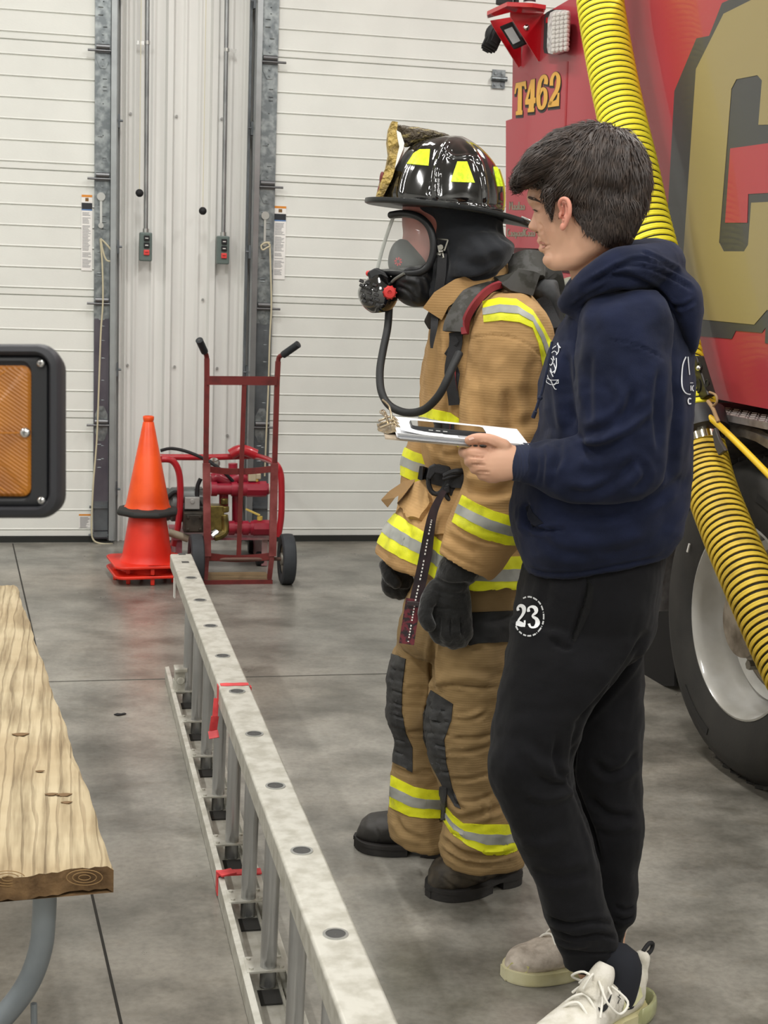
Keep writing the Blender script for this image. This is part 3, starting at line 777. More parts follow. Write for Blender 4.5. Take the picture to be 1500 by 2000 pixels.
for px in (383, 560):
    x = A_(px, 1095).x; bm = NB()
    lathe(bm, [(.072, -.024), (.085, -.031), (.112, -.032), (.122, -.026), (.124, -.01), (.124, .01), (.122, .026), (.112, .032), (.085, .031), (.072, .024)], (x, DY, az), axis=(1, 0, 0), n=48, cap=False)
    t_ = obj('wheel', bm, mat('wheel_rubber', '33363a', rough=.7, var=.2, vscale=20), ht, ang=30)
    bm = NB(); lathe(bm, [(.010, -.03), (.03, -.03), (.032, -.012), (.06, -.008), (.074, -.02), (.074, .02), (.06, .008), (.032, .012), (.03, .03), (.010, .03)], (x, DY, az), axis=(1, 0, 0), n=32); obj('hub', bm, mat('hub_grey', '8f8a80', rough=.5, metal=.5), t_, ang=30)
bm = NB(); a = A_(402, 1130); b_ = A_(526, 1130); box(bm, ((a.x+b_.x)/2, DY+.1, .01), (b_.x-a.x+.02, .2, .014)); obj('toe_plate', bm, mat('toe_wood', '8a7454', rough=.7, vcol='6a5a44', vscale=10, vstretch=(.3, 3, 1)), ht, smooth=False)
bm = NB(); box(bm, ((a.x+b_.x)/2, DY-.005, .01), (b_.x-a.x+.03, .012, .02)); obj('toe_plate_edge', bm, M_red, ht, smooth=False)
# ================================================================ hydraulic power unit behind it
PY = 7.34
pu = thing('pump_unit', 'red framed motor and valve unit standing behind the hand truck', 'pump', on(430, 1075, 1, PY))
def B_(x, y, dy=0): return on(x, y, 1, PY+dy)
bm = NB()
for pts in ([(316, 897, 0), (335, 899, 0), (347, 915, 0), (352, 945, 0), (351, 1000, 0), (345, 1040, 0), (338, 1066, 0)],
            [(305, 893, .42), (340, 893, .42), (420, 893, .42), (497, 890, .42)], [(497, 890, .42), (520, 897, .2), (538, 906, 0), (548, 925, -.02), (550, 960, -.02), (549, 1010, -.02), (543, 1048, -.02)],
            [(316, 897, 0), (308, 893, .2), (305, 893, .42)]):
    tube(bm, spline([B_(*q) for q in pts], 5), .017, 12)
obj('tube_frame', bm, M_redb, pu)
bm = NB(); tube(bm, spline([B_(450, 888, .38), B_(465, 880, .38), B_(480, 880, .38), B_(500, 888, .38)], 4), .03, 10); obj('lifting_eye', bm, M_redb, pu)
bm = NB(); a = B_(338, 1062, .0); b_ = B_(528, 1062, .0); box(bm, ((a.x+b_.x)/2, PY+.17, .15), (b_.x-a.x, .4, .012))
for sx in (a.x+.03, b_.x-.03): box(bm, (sx, PY+.17, .075), (.03, .36, .14))
obj('skid_plate', bm, mat('skid', '96505a', rough=.5, vcol='a88a88', vscale=6, vlo=.5, vhi=.6), pu, smooth=False)
for sx in (a.x+.03, b_.x-.05):
    for sy in (.0, .34):
        bm = NB(); lathe(bm, [(.01, -.018), (.034, -.018), (.037, -.01), (.037, .01), (.034, .018), (.01, .018)], (sx, PY+sy+.02, .037), axis=(1, 0, 0), n=24); obj('caster', bm, M_blk, pu)
M_mot = mat('motor_grey', '6c706f', rough=.45, metal=.3, var=.2)
c = B_(370, 985, .1); bm = NB(); lathe(bm, [(.0, 0), (.075, .0), (.085, .015), (.085, .05), (.08, .06), (.088, .07), (.088, .22), (.08, .235), (.0, .24)], c+Vector((-.16, .0, 0)), axis=(1, 0, 0), n=32)
for k in range(10): a_ = PI*2*k/10; box(bm, c+Vector((0, .088*math.cos(a_), .088*math.sin(a_))), (.13, .006, .01), Matrix.Rotation(a_, 3, 'X'))
obj('motor', bm, M_mot, pu, ang=30)
c = B_(363, 962, .05); bm = NB(); cyl(bm, c+Vector((-.03, 0, -.02)), c+Vector((.04, 0, -.02)), .045, 24); obj('capacitor_cover', bm, M_mot, pu)
c = B_(375, 982, .0); bm = NB(); box(bm, c, (.075, .04, .06)); cyl(bm, c+Vector((0, -.02, .01)), c+Vector((0, -.025, .01)), .012, 12); obj('junction_box', bm, mat('motor_light', 'a9a9a6', rough=.4, metal=.3), pu, bevel=.008, smooth=False)
M_pump = mat('pump_dark', '4d4840', rough=.5, metal=.4, vcol='2d2b27', vscale=20)
c = B_(377, 1018, -.02); bm = NB(); box(bm, c, (.10, .1, .10)); box(bm, c+Vector((.0, -.05, 0)), (.08, .03, .085)); 
for dx in (-.03, .03):
    for dz in (-.03, .03): cyl(bm, c+Vector((dx, -.06, dz)), c+Vector((dx, -.072, dz)), .008, 8)
obj('pump_body', bm, M_pump, pu, bevel=.008, smooth=False)
M_brass = mat('brass', '8f7f45', rough=.35, metal=.7, vcol='5f5430', vscale=20)
bm = NB(); c = B_(423, 1010, .0); box(bm, c, (.07, .08, .13)); tube(bm, spline([B_(438, 1005, -.03), B_(440, 1035, -.04), B_(432, 1045, -.05), B_(418, 1050, -.06)], 4), .02, 12)
for q in ((438, 985, -.02), (440, 1000, -.03)): p = B_(*q); cyl(bm, p, p+Vector((0, 0, .03)), .02, 8)
obj('brass_fitting', bm, M_brass, pu, bevel=.005, smooth=False)
bm = NB(); p = B_(412, 1047, -.07); q = B_(424, 1038, -.06); cyl(bm, p, q, .016, 8); obj('hose_coupling', bm, M_chrome, pu)
for yy, dy_ in ((955, 0), (1031, -.02)):
    bm = NB(); p, q = B_(412 if yy < 1000 else 446, yy, dy_), B_(524, yy, dy_)
    cyl(bm, p, q, .030, 20)
    for f in (.0, .35, .55): s = p.lerp(q, f); cyl(bm, s, s+Vector((.03, 0, 0)), .037, 18)
    s = p.lerp(q, .62); cyl(bm, s, s+Vector((.10, 0, 0)), .041, 8)
    obj('valve_pipe', bm, M_crim, pu, ang=30)
    bm = NB(); cyl(bm, q, q+Vector((.006, 0, 0)), .026, 18); obj('pipe_end', bm, mat('thread_tape', 'cfc6b8', rough=.6), pu)
    bm = NB(); s = p.lerp(q, .78)+Vector((0, 0, .04)); cyl(bm, s, s+Vector((0, 0, .02)), .014, 10); bar(bm, s+Vector((.0, 0, .025)), s+Vector((-.07, .02, .055)), .022, .006); obj('valve_handle', bm, mat('handle_yellow', 'cdb356', rough=.5), pu, smooth=False)
for x, y0_, y1_ in ((437, 955, 1000), (462, 940, 1020), (455, 905, 950), (420, 930, 958)):
    bm = NB(); cyl(bm, B_(x, y0_, .05), B_(x, y1_, .05), .024, 16); obj('riser_pipe', bm, M_crim, pu)
bm = NB(); tube(bm, spline([B_(415, 935, .03), B_(425, 932, .03), B_(445, 940, .03), B_(470, 932, .03), B_(490, 938, .03)], 5), .028, 14); obj('manifold', bm, M_crim, pu)
bm = NB(); p = B_(492, 930, .0); box(bm, p, (.04, .04, .05)); box(bm, p+Vector((.03, 0, 0)), (.03, .03, .03)); obj('solenoid', bm, mat('solenoid_tan', 'b9ae93', rough=.5), pu, smooth=False, bevel=.005)
bm = NB(); p = B_(418, 905, .1); lathe(bm, [(0, 0), (.028, 0), (.03, .012), (.03, .02), (0, .024)], p+Vector((0, .01, 0)), axis=(0, -1, 0), n=24); obj('gauge', bm, M_chrome, pu)
bm = NB(); tube(bm, spline([B_(314, 880, .1), B_(335, 876, .08), B_(365, 882, .04), B_(400, 897, .0), B_(432, 918, -.02), B_(455, 940, .0)], 6), .0085, 10); obj('rubber_hose', bm, M_blk, pu)
bm = NB(); tube(bm, spline([B_(392, 935, .02), B_(386, 950, .02), B_(386, 975, .02), B_(395, 990, .02)], 6), .011, 10); tube(bm, spline([B_(325, 975, .02), B_(340, 962, .02), B_(356, 965, .02)], 6), .011, 10); obj('rubber_hose', bm, M_blk, pu)
bm = NB(); cyl(bm, B_(330, 1040, -.02), B_(368, 1052, -.02), .02, 14); obj('return_hose', bm, mat('hose_beige', 'a39a86', rough=.7), pu)
# ================================================================ amber marker light of a parked vehicle, close on the left
AD = 1.33
amb = thing('amber_lamp', 'amber rectangular vehicle lamp in black rubber housing, close at the left edge', 'vehicle lamp', Vector((*D(0, 840, AD).xy, 0)))
an = -FWD.copy(); ar_ = RT.copy(); au = UP.copy(); ac = D(-45, 842, AD)
def L_(x, y, z): return ac+ar_*(x*AD/F)+au*(-y*AD/F)+an*z     # px offsets from the lamp centre, metres outward
def rrect(w, h, r, z, n=8):
    out = []
    for cx_, cy_, a0 in ((w-r, h-r, 0), (-w+r, h-r, PI/2), (-w+r, -h+r, PI), (w-r, -h+r, 1.5*PI)):
        for k in range(n+1): a = a0+PI/2*k/n; out.append(L_(cx_+r*math.cos(a), -(cy_+r*math.sin(a)), z))
    return out
bm = NB()
R_ = [rrect(160, 165, 42, -.03), rrect(163, 170, 42, -.01), rrect(163, 170, 40, .0), rrect(158, 164, 38, .006), rrect(148, 154, 34, .008), rrect(143, 148, 26, .005), rrect(142, 147, 26, -.003), rrect(140, 145, 26, -.003)]
rings(bm, R_, True); obj('rubber_housing', bm, mat('housing_rubber', '2a2b30', rough=.55), amb, ang=35)
bm = NB(); rings(bm, [rrect(139, 146, 22, -.002), rrect(139, 146, 22, .001), rrect(137, 143, 20, .002), rrect(107, 137, 20, .0025), rrect(104, 132, 18, .001)], True); obj('bezel', bm, mat('bezel_black', '1f2024', rough=.4), amb, ang=35)
def amber():
    m = bpy.data.materials.new('amber_lens'); m.use_nodes = True; nt = m.node_tree; N = nt.nodes; L = nt.links; b = N['Principled BSDF']
    b.inputs['Roughness'].default_value = .3; b.inputs['Coat Weight'].default_value = .15
    tc = N.new('ShaderNodeTexCoord'); w = N.new('ShaderNodeTexWave'); w.inputs['Scale'].default_value = 150; w.bands_direction = 'DIAGONAL'; L.new(tc.outputs['Object'], w.inputs['Vector'])
    n = N.new('ShaderNodeTexNoise'); n.inputs['Scale'].default_value = 16; L.new(tc.outputs['Object'], n.inputs['Vector'])
    cr = N.new('ShaderNodeValToRGB'); e_ = cr.color_ramp.elements; e_[0].position = .3; e_[0].color = lin('8a4d06'); e_[1].position = .7; e_[1].color = lin('c97f10'); L.new(n.outputs['Fac'], cr.inputs[0])
    mx = N.new('ShaderNodeMix'); mx.data_type = 'RGBA'; mx.blend_type = 'MULTIPLY'; mx.inputs[0].default_value = .15; L.new(cr.outputs[0], mx.inputs[6]); L.new(w.outputs['Color'], mx.inputs[7])
    L.new(mx.outputs[2], b.inputs['Base Color']); bp = N.new('ShaderNodeBump'); bp.inputs['Strength'].default_value = .5; bp.inputs['Distance'].default_value = .001; L.new(w.outputs['Fac'], bp.inputs['Height']); L.new(bp.outputs[0], b.inputs['Normal'])
    return m
bm = NB(); rings(bm, [rrect(108, 128, 18, .0), rrect(107, 127, 17, .004), rrect(102, 122, 15, .006)], True); lens = obj('amber_lens', bm, amber(), amb, ang=35)
bm = NB()
for a, b_ in (((-100, 5), (97, 4)), ((-55, 40), (60, 118)), ((-100, -10), (60, -116))): bar(bm, L_(*a, .0062), L_(*b_, .0062), .0008, .0008, an)
obj('lens_rib', bm, mat('amber_rib', 'c07a14', rough=.3), lens)
for x, y, r in ((127, -132, .0042), (97, 4, .0048), (128, 136, .0042)):
    bm = NB(); p = L_(x, y, .003 if x > 100 else .006); lathe(bm, [(r, 0), (r, .001), (r*.8, .0025), (r*.4, .0035), (0, .0038)], p, axis=an, n=20); s = obj('screw', bm, M_chrome, amb)
    bm = NB(); bar(bm, p+ar_*r*.5+an*.0034, p-ar_*r*.5+an*.0034, .001, .0012, an); bar(bm, p+au*r*.5+an*.0034, p-au*r*.5+an*.0034, .001, .0012, an); obj('screw_slot', bm, M_hole, s, smooth=False)
# slim post it is mounted on, just outside the picture
pz = ac+an*(-.055)-ar_*.024
bm = NB(); cyl(bm, (pz.x, pz.y, .012), (pz.x, pz.y, pz.z+.03), .0125, 16); post = obj('mounting_post', bm, M_galvd, amb)
bm = NB(); lathe(bm, [(0, 0), (.13, 0), (.13, .010), (.10, .016), (.03, .022), (.014, .05)], (pz.x, pz.y, .001), n=40); obj('base_plate', bm, M_galvd, post, ang=30)
bm = NB(); box(bm, ac+an*(-.04), (.09, .04, .07)); obj('mount_block', bm, M_blk, post, bevel=.004, smooth=False)
# ================================================================ fire truck
M_tr = mat('truck_red', 'a63640', rough=.38, coat=.3, spec=.5, var=.06, vscale=1.5)
M_trd = mat('truck_red_bright', 'b5101c', rough=.25, coat=.6)
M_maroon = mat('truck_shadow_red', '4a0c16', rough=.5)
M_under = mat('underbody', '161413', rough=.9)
M_gold = mat('decal_gold', '93855a', rough=.35, coat=.2)
M_goldy = mat('decal_yellow_gold', 'd9a441', rough=.35)
M_char = mat('decal_charcoal', '3e3f41', rough=.35, coat=.2)
M_char2 = mat('decal_black', '2a2624', rough=.4)
TA = math.radians(4.17); TD = Vector((-math.sin(TA), math.cos(TA), 0)); TN = Vector((-math.cos(TA), -math.sin(TA), 0))
WC = on(1456, 1214, 2, .5); TP = WC+TN*.03
def T(x, y, off=0.): return onpl(x, y, TP+TN*off, TN)
truck = thing('fire_truck', 'red fire truck with large gold letter behind the two people', 'fire truck', (WC.x+.5, WC.y, 0))
def tprism(poly, off0, off1, m, name, parent=truck, holes=(), **k):
    bm = NB(); P = [T(x, y, off0) for x, y in poly]
    prism(bm, P, TN*(off1-off0), holes=[[T(x, y, off0) for x, y in h] for h in holes])
    return obj(name, bm, m, parent, smooth=False, **k)
def flat(polys, off, m, name, parent):
    """thin stuck-on shapes on the truck side: pixel polygons traced on its plane"""
    bm = NB()
    for P in polys:
        pts = [T(x, y, 0)+TN*off for x, y in P]
        prism(bm, pts, TN*.0012)
    return obj(name, bm, m, parent, smooth=False)
side_poly = [(1002, 60), (1000, 232), (988, 236), (988, 483), (1062, 486), (1340, 492), (1340, 560), (1078, 532), (1072, 560), (1074, 724), (1398, 779), (1500, 799), (1700, 838), (1700, -340), (1500, -214), (1110, 0), (1062, 28)]
body = tprism(side_poly, 0, -1.9, M_tr, 'body_panel')
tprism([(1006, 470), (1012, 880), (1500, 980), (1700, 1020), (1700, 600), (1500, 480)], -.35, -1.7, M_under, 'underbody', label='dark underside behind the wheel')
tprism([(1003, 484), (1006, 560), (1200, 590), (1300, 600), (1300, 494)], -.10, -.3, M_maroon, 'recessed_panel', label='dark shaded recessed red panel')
# panel seam lines
flat([[(1107, 120), (1110, 120), (1098, 480), (1095, 480)]], .0003, mat('seam_red', 'a01f2a', rough=.4), 'panel_seam', body)
# ---- large letter
C_dark = [(1318, 178), (1361, 75), (1386, 70), (1411, 6), (1560, -60), (1700, -60), (1700, 700), (1495, 670), (1496, 640), (1489, 650), (1438, 646), (1430, 662), (1354, 655), (1297, 560)]
C_gold = [(1361, 135), (1415, 27), (1560, -45), (1690, -45), (1690, 240), (1483, 244), (1490, 157), (1481, 147), (1440, 155), (1430, 174), (1406, 474), (1415, 491), (1455, 491), (1463, 478), (1469, 396), (1690, 386), (1690, 600), (1560, 640), (1500, 605), (1475, 634), (1362, 623), (1332, 560)]
C_red = [(1428, 290), (1500, 280), (1600, 268), (1600, 370), (1500, 377), (1463, 379), (1461, 435), (1418, 435)]
big = flat([C_dark], .0006, M_char, 'large_letter', truck); big['label'] = 'large octagonal gold letter outlined in charcoal'
flat([C_gold], .0022, M_gold, 'gold_face', big)
flat([C_red], .0022, M_tr, 'red_inlay', big)
# ---- T462
def Z7(L, dx=0, dy=0): return [(940+(x+dx)/7.14, (y+dy)/7.14) for x, y in L]
def strk(pts, w, dx=0, dy=0): return [Z7(q, dx, dy) for q in strokequads(sp2(pts, 5), w)]
gT = [(490, 1160), (628, 1130), (635, 1240), (619, 1250), (606, 1202), (573, 1200), (570, 1538), (582, 1542), (578, 1600), (488, 1608), (490, 1555), (512, 1548), (522, 1222), (500, 1238), (484, 1312), (470, 1310), (478, 1230)]
g4a = [(755, 1100), (749, 1362), (766, 1362), (763, 1438), (743, 1442), (737, 1508), (748, 1512), (744, 1560), (654, 1568), (656, 1516), (669, 1510), (673, 1458), (620, 1462), (618, 1408), (700, 1112)]
h4 = [(697, 1235), (660, 1384), (690, 1378)]
s6 = [(905, 1175), (912, 1120), (895, 1066), (860, 1078), (825, 1150), (808, 1270), (803, 1400), (818, 1490), (850, 1508), (885, 1465), (905, 1370), (898, 1270), (868, 1238), (838, 1275), (820, 1330)]
s2 = [(985, 1195), (990, 1110), (1020, 1040), (1055, 1025), (1082, 1080), (1082, 1170), (1060, 1260), (1015, 1340), (975, 1420), (965, 1470)]
b2_ = [(940, 1450), (955, 1408), (1000, 1418), (1052, 1392), (1068, 1345), (1072, 1295), (1097, 1295), (1090, 1478), (935, 1498)]
w6 = [56, 52, 46, 46, 50, 54, 54, 50, 46, 48, 52, 50, 44, 36, 26]; w2 = [50, 44, 40, 44, 52, 56, 54, 50, 46, 40]
def widths(w, k=5):
    return [v[0] for v in spline([(a, 0, 0) for a in w], k)]
def strkw(pts, w, add=0, dx=0, dy=0):
    return [Z7(q, dx, dy) for q in strokequads(sp2(pts, 5), [a+add for a in widths(w)])]
def grow(P, g):
    cx_ = sum(p[0] for p in P)/len(P); cy_ = sum(p[1] for p in P)/len(P)
    ar = sum(P[i-1][0]*P[i][1]-P[i][0]*P[i-1][1] for i in range(len(P))); s = 1 if ar > 0 else -1; out = []
    for i in range(len(P)):
        a, b, c = P[i-1], P[i], P[(i+1) % len(P)]
        n1 = Vector((b[1]-a[1], -(b[0]-a[0]))).normalized()*s; n2 = Vector((c[1]-b[1], -(c[0]-b[0]))).normalized()*s
        n = (n1+n2); n = n/max(n.length, .7)
        out.append((b[0]+n.x*g*1.2, b[1]+n.y*g*1.2))
    return out
for (name, poly, holes, st, w, basep) in (('letter_t', gT, [], None, None, None), ('digit_four', g4a, [h4], None, None, None), ('digit_six', None, [], s6, w6, None), ('digit_two', None, [], s2, w2, b2_)):
    bm = NB()
    for dx, dy, g in ((3, 34, 8), (2, 17, 7), (0, 0, 7)):
        if poly: prism(bm, [T(*p)+TN*.0006 for p in Z7(grow(poly, g), dx, dy)], TN*.0008)
        if st:
            for q in strkw(st, w, 2*g, dx, dy): prism(bm, [T(*p)+TN*.0006 for p in q], TN*.0008)
        if basep: prism(bm, [T(*p)+TN*.0006 for p in Z7(grow(basep, g), dx, dy)], TN*.0008)
    sh = obj(name, bm, M_char2, truck, smooth=False)
    bm = NB()
    if poly: prism(bm, [T(*p)+TN*.0018 for p in Z7(poly)], TN*.0008, holes=[[T(*p)+TN*.0018 for p in Z7(h)] for h in holes])
    if st:
        for q in strkw(st, w): prism(bm, [T(*p)+TN*.0018 for p in q], TN*.0008)
    if basep: prism(bm, [T(*p)+TN*.0018 for p in Z7(basep)], TN*.0008)
    obj('gold_face', bm, M_goldy, sh, smooth=False)
# ---- faded small script on the rear corner (only its worn shapes can be read)
M_olive = mat('decal_olive', '7d7464', rough=.5)
def scr(poly): return [(960+x/7.69, 360+y/7.69) for x, y in poly]
bm = NB(); rr = random.Random(5)
def letters(x0, y0, hgt, spec):
    x = x0
    for ch in spec:
        if ch == 'M': S = [[(0, hgt), (6, 0), (22, hgt*.6), (38, 0), (44, hgt)]]; wd_ = 60
        elif ch == 'C': S = [[(34, hgt*.15), (18, 0), (2, hgt*.4), (6, hgt*.85), (22, hgt), (36, hgt*.8)]]; wd_ = 48
        elif ch == 'l': S = [[(6, 0), (6, hgt)]]; wd_ = 22
        elif ch == 'd': S = [[(26, 0), (26, hgt)], [(24, hgt*.5), (4, hgt*.55), (4, hgt*.95), (24, hgt)]]; wd_ = 40
        elif ch == 'p': S = [[(4, hgt*.45), (4, hgt*1.3)], [(4, hgt*.5), (26, hgt*.6), (24, hgt*.95), (4, hgt)]]; wd_ = 40
        else: S = [[(4, hgt*.6), (16, hgt*.45), (28, hgt*.65), (24, hgt*.95), (10, hgt), (4, hgt*.8)]]; wd_ = 38
        for s in S:
            for q in strokequads([(x+a, y0+b) for a, b in s], 22): prism(bm, [T(*p)+TN*.0006 for p in scr(q)], TN*.0008)
        x += wd_
letters(275, 262, 120, 'Mool o'); letters(240, 670, 110, 'Coopo lCooo')
obj('faded_script', bm, M_olive, truck, smooth=False, label='two lines of worn olive script')
# ---- light bracket at the top rear
def onp(x, y, p0): return onpl(x, y, p0, TD)
pa = T(1055, 110); pb = T(1018, 128)
def gusset(poly, p0, name='bracket_plate'):
    bm = NB(); P = [onp(x, y, p0) for x, y in poly]; prism(bm, P, TD*.006); return obj(name, bm, M_trd, truck, smooth=False)
g1 = gusset([(997, 24), (1062, 26), (1056, 118), (1052, 120), (997, 32)], pa)
bm = NB(); p = onp(1028, 54, pa); lathe(bm, [(.014, 0), (.012, .006), (.006, .009), (0, .01)], p, axis=-TD, n=16); obj('bolt', bm, M_chrome, g1)
g2 = gusset([(958, 40), (1018, 30), (1018, 128), (1013, 132), (962, 50)], pb)
bm = NB()
zt_ = onp(1030, 22, pa).z
S = [onp(998, 16, pa), onp(1066, 20, pa), T(1060, 14), T(1005, 12), onp(951, 28, pb), onp(951, 34, pb)]
S = [on(x, y, 2, zt_) for x, y in ((951, 30), (990, 12), (1040, 14), (1066, 18), (1062, 26), (997, 24), (952, 36))]
prism(bm, S, (0, 0, .016)); obj('bracket_shelf', bm, M_trd, truck, smooth=False)
bm = NB()
for i in range(3):
    for rr_ in ((971, 45, 1.0),):
        pass
pc = (pa+pb)/2
q = [onpl(x, y, pc+TN*.06, (TN*.55-TD*.8+Vector((0, 0, -.2))).normalized()) for x, y in ((975, 52), (1000, 42), (1026, 86), (1003, 97))]
nn = (q[1]-q[0]).cross(q[3]-q[0]).normalized()
if nn.dot(CAM-q[0]) < 0: nn = -nn
prism(bm, q, -nn*.06); fl = obj('floodlight', bm, M_blk, truck, smooth=False, bevel=.004)
bm = NB(); cq = sum(q, Vector())/4; prism(bm, [cq+(v-cq)*.62+nn*.001 for v in q], nn*.003); obj('floodlight_glass', bm, mat('lamp_glass', 'aeb2b4', rough=.15, coat=.5, emis='aeb2b4', estr=.1), fl, smooth=False)
bm = NB(); p = onp(972, 66, pb+TD*.05)
for k in range(6): 
    s = .05*math.sin(PI*(k+1)/7)+.0; box(bm, p+TD*(.02*k-.0)+Vector((.0, 0, -.005*k)), (s*1.3, .01, .09*(.7+.3*math.sin(PI*(k+1)/7))), Matrix.Rotation(.4, 3, 'Y'))
sphere(bm, p+TD*.05, .045, 10, (.8, .9, 1.05)); obj('rear_floodlight', bm, M_blk, truck, ang=30)
bm = NB(); o_ = onp(985, 6, pb); cyl(bm, o_+Vector((0, 0, -.005)), o_+Vector((0, 0, .2)), .035, 20); cyl(bm, o_+Vector((.05, 0, -.005)), o_+Vector((.05, 0, .2)), .012, 12); obj('beacon_stand', bm, M_blk, truck)
bm = NB(); o_ = onp(1034, 9, pb); cyl(bm, o_+Vector((0, 0, -.02)), o_+Vector((0, 0, .008)), .028, 20); obj('beacon_base', bm, mat('beacon_white', 'dedede', rough=.3), truck)
bm = NB(); cyl(bm, o_+Vector((0, 0, .008)), o_+Vector((0, 0, .2)), .026, 20); obj('beacon_stand', bm, mat('beacon_dark', '3a2428', rough=.2, coat=.5), truck)
# clear lamp
LP_ = [(1079, 36), (1083, 26), (1094, 20), (1111, 20), (1117, 28), (1116, 60), (1113, 90), (1105, 102), (1088, 107), (1079, 105), (1077, 96)]
tprism(LP_, -.01, .025, M_blk, 'lamp_base')
bm = NB(); P = [T(x-1, y, .03) for x, y in LP_]; prism(bm, P, TN*.02)
lampo = obj('clear_lamp', bm, mat('clear_lens', 'c3bfbc', rough=.12, coat=.8, vcol='8c8684', vscale=45, bump=.8, bscale=70), truck, smooth=False, bevel=.008)
bm = NB(); rnd = random.Random(4)
for i in range(4):
    for j in range(9):
        x = 1084+i*8-(j*.2); y = 30+j*8.6-(i*1.2); p = T(x, y, .052); sphere(bm, p, .012, 5, (1, .9, 1))
obj('lens_facets', bm, mat('lens_facet', 'dad6d2', rough=.08, metal=.4), lampo, ang=20)
bm = NB(); bar(bm, T(1068, 41, .01), T(1080, 38, .03), .02, .02); obj('lamp_stub', bm, M_trd, truck, smooth=False)
# ---- wheel arch tread plate
M_dia = mat('tread_plate', 'b0aaa8', rough=.35, metal=.7, bump=.6, bscale=60, bstretch=(2.5, 1, 1), vcol='8b8583', vscale=25)
bm = NB(); n = 28; A0, A1 = math.radians(-10), math.radians(190); R0, R1, WO = .565, .60, .045
WCz = WC.copy()
def arc(r, a, o): return WCz+TD*(r*math.cos(a))+Vector((0, 0, r*math.sin(a)))+TN*o
rs = []
for k in range(n+1):
    a = A0+(A1-A0)*k/n; rs.append([arc(R0, a, -.3), arc(R1, a, -.3), arc(R1, a, WO), arc(R1-.01, a, WO+.012), arc(R0, a, WO+.01), arc(R0, a, WO)])
rings(bm, rs); obj('wheel_arch', bm, M_dia, truck, ang=30)
za = WC.z+R1+.012
bm = NB(); c_ = TP+TN*.005; L0, L1 = -1.2, .46
P = [Vector((*(c_+TD*s+TN*o).xy, za-.005)) for s, o in ((L0, .05), (L1, .05), (L1, -.35), (L0, -.35))]
prism(bm, P, (0, 0, .02)); tp = obj('tread_plate', bm, M_dia, truck, smooth=False)
bm = NB()
for k in range(60):
    s = L0+.02+(L1-L0-.03)*k/60
    for o in (.035, -.0, -.035, -.07):
        p = Vector((*(c_+TD*s+TN*o).xy, za+.0165)); dd = (TD+TN*(1 if k % 2 else -1)).normalized(); bar(bm, p-dd*.008, p+dd*.008, .004, .003)
obj('tread_pattern', bm, mat('tread_bright', 'd5cfcc', rough=.3, metal=.8), tp, smooth=False)
bm = NB()
for s0, s1 in ((L0, L1),):
    P = [c_+TD*s0+TN*.045, c_+TD*s1+TN*.045]
    A = [Vector((*p.xy, z)) for p in P for z in (za-.09, za)]
    prism(bm, [A[0], A[1], A[3], A[2]], TN*.008)
# ---- wheels
def wheel(c, name, label=None, dark=False, deep=.095):
    ax = TN
    bm = NB(); prof = [(.285, -.02), (.29, .012), (.31, .022), (.36, .034), (.42, .036), (.455, .022), (.475, .0), (.484, -.02), (.497, -.03), (.5, -.06), (.5, -.22), (.497, -.25), (.47, -.27), (.42, -.29), (.3, -.26)]
    lathe(bm, prof, c, axis=ax, n=72, cap=False)
    w = obj('tyre', bm, M_tyre, truck, ang=35, label=label)
    bm = NB()
    s, u = frame_of(ax)
    for k in range(64):
        a = 2*PI*k/64; rd = s*math.cos(a)+u*math.sin(a); tg_ = ax.cross(rd)
        for o, tw in ((-.045, .5), (-.1, -.4), (-.15, .4), (-.2, -.5)):
            p = c+rd*.502+ax*o; d2 = (ax*1.0+tg_*tw).normalized(); bar(bm, p-d2*.022, p+d2*.022, .03, .012, rd)
    obj('tread_blocks', bm, M_tyre, w, smooth=False)
    bm = NB()
    for a0, a1, r_ in ((1.75, 2.05, .40), (2.15, 2.5, .40), (.9, 1.3, .4), (3.6, 4.1, .4), (5.0, 5.5, .4)):
        P = [c+(s*math.cos(a)+u*math.sin(a))*r2+ax*.0362 for a, r2 in [(a0+(a1-a0)*t/8, r_+.012) for t in range(9)]+[(a1-(a1-a0)*t/8, r_-.012) for t in range(9)]]
        prism(bm, P, ax*.002)
    obj('sidewall_marks', bm, mat('tyre_mark', '232221', rough=.6), w, smooth=False)
    bm = NB()
    lathe(bm, [(.300, .008), (.302, .02), (.296, .022), (.290, .012), (.282, -.01), (.278, -.05), (.268, -.062), (.262, -.09), (.256, -.14), (.250, -deep), (.215, -deep-.02)], c, axis=ax, n=72, cap=False)
    r_ = obj('rim', bm, M_under if dark else mat('rim_white', 'cdccc8', rough=.25, coat=.5, vcol='b5b2aa', vscale=5), truck, ang=50)
    bm = NB(); lathe(bm, [(.222, -deep-.015), (.20, -deep+.0), (.185, -deep+.015), (.12, -deep+.02), (.115, -deep+.06), (.11, -deep+.11), (.0, -deep+.115)], c, axis=ax, n=48, cap=False)
    h_ = obj('hub', bm, mat('hub_grimy', '9a8f80', rough=.6, vcol='5f5344', vscale=12, metal=.3), truck, ang=40)
    bm = NB()
    for k in range(10):
        a = 2*PI*k/10; p = c+(s*math.cos(a)+u*math.sin(a))*.16+ax*(-deep+.015); cyl(bm, p, p+ax*.03, .016, 6)
    obj('lug_nuts', bm, mat('lug', '8a8478', rough=.5, metal=.6), h_, smooth=False)
    bm = NB(); p = c+(s*math.cos(2.6)+u*math.sin(2.6))*.0
    return w
wheel(WC, 'wheel')
tprism([(1255, 1060), (1316, 1090), (1317, 1340), (1255, 1340)], -.30, -.31, M_under, 'dark_panel')  # plain dark panel filling the gap between the two tyres
wheel(WC+TD*1.12-TN*.36, 'wheel', dark=True)
bm = NB(); p = T(1352, 1072, .01); 
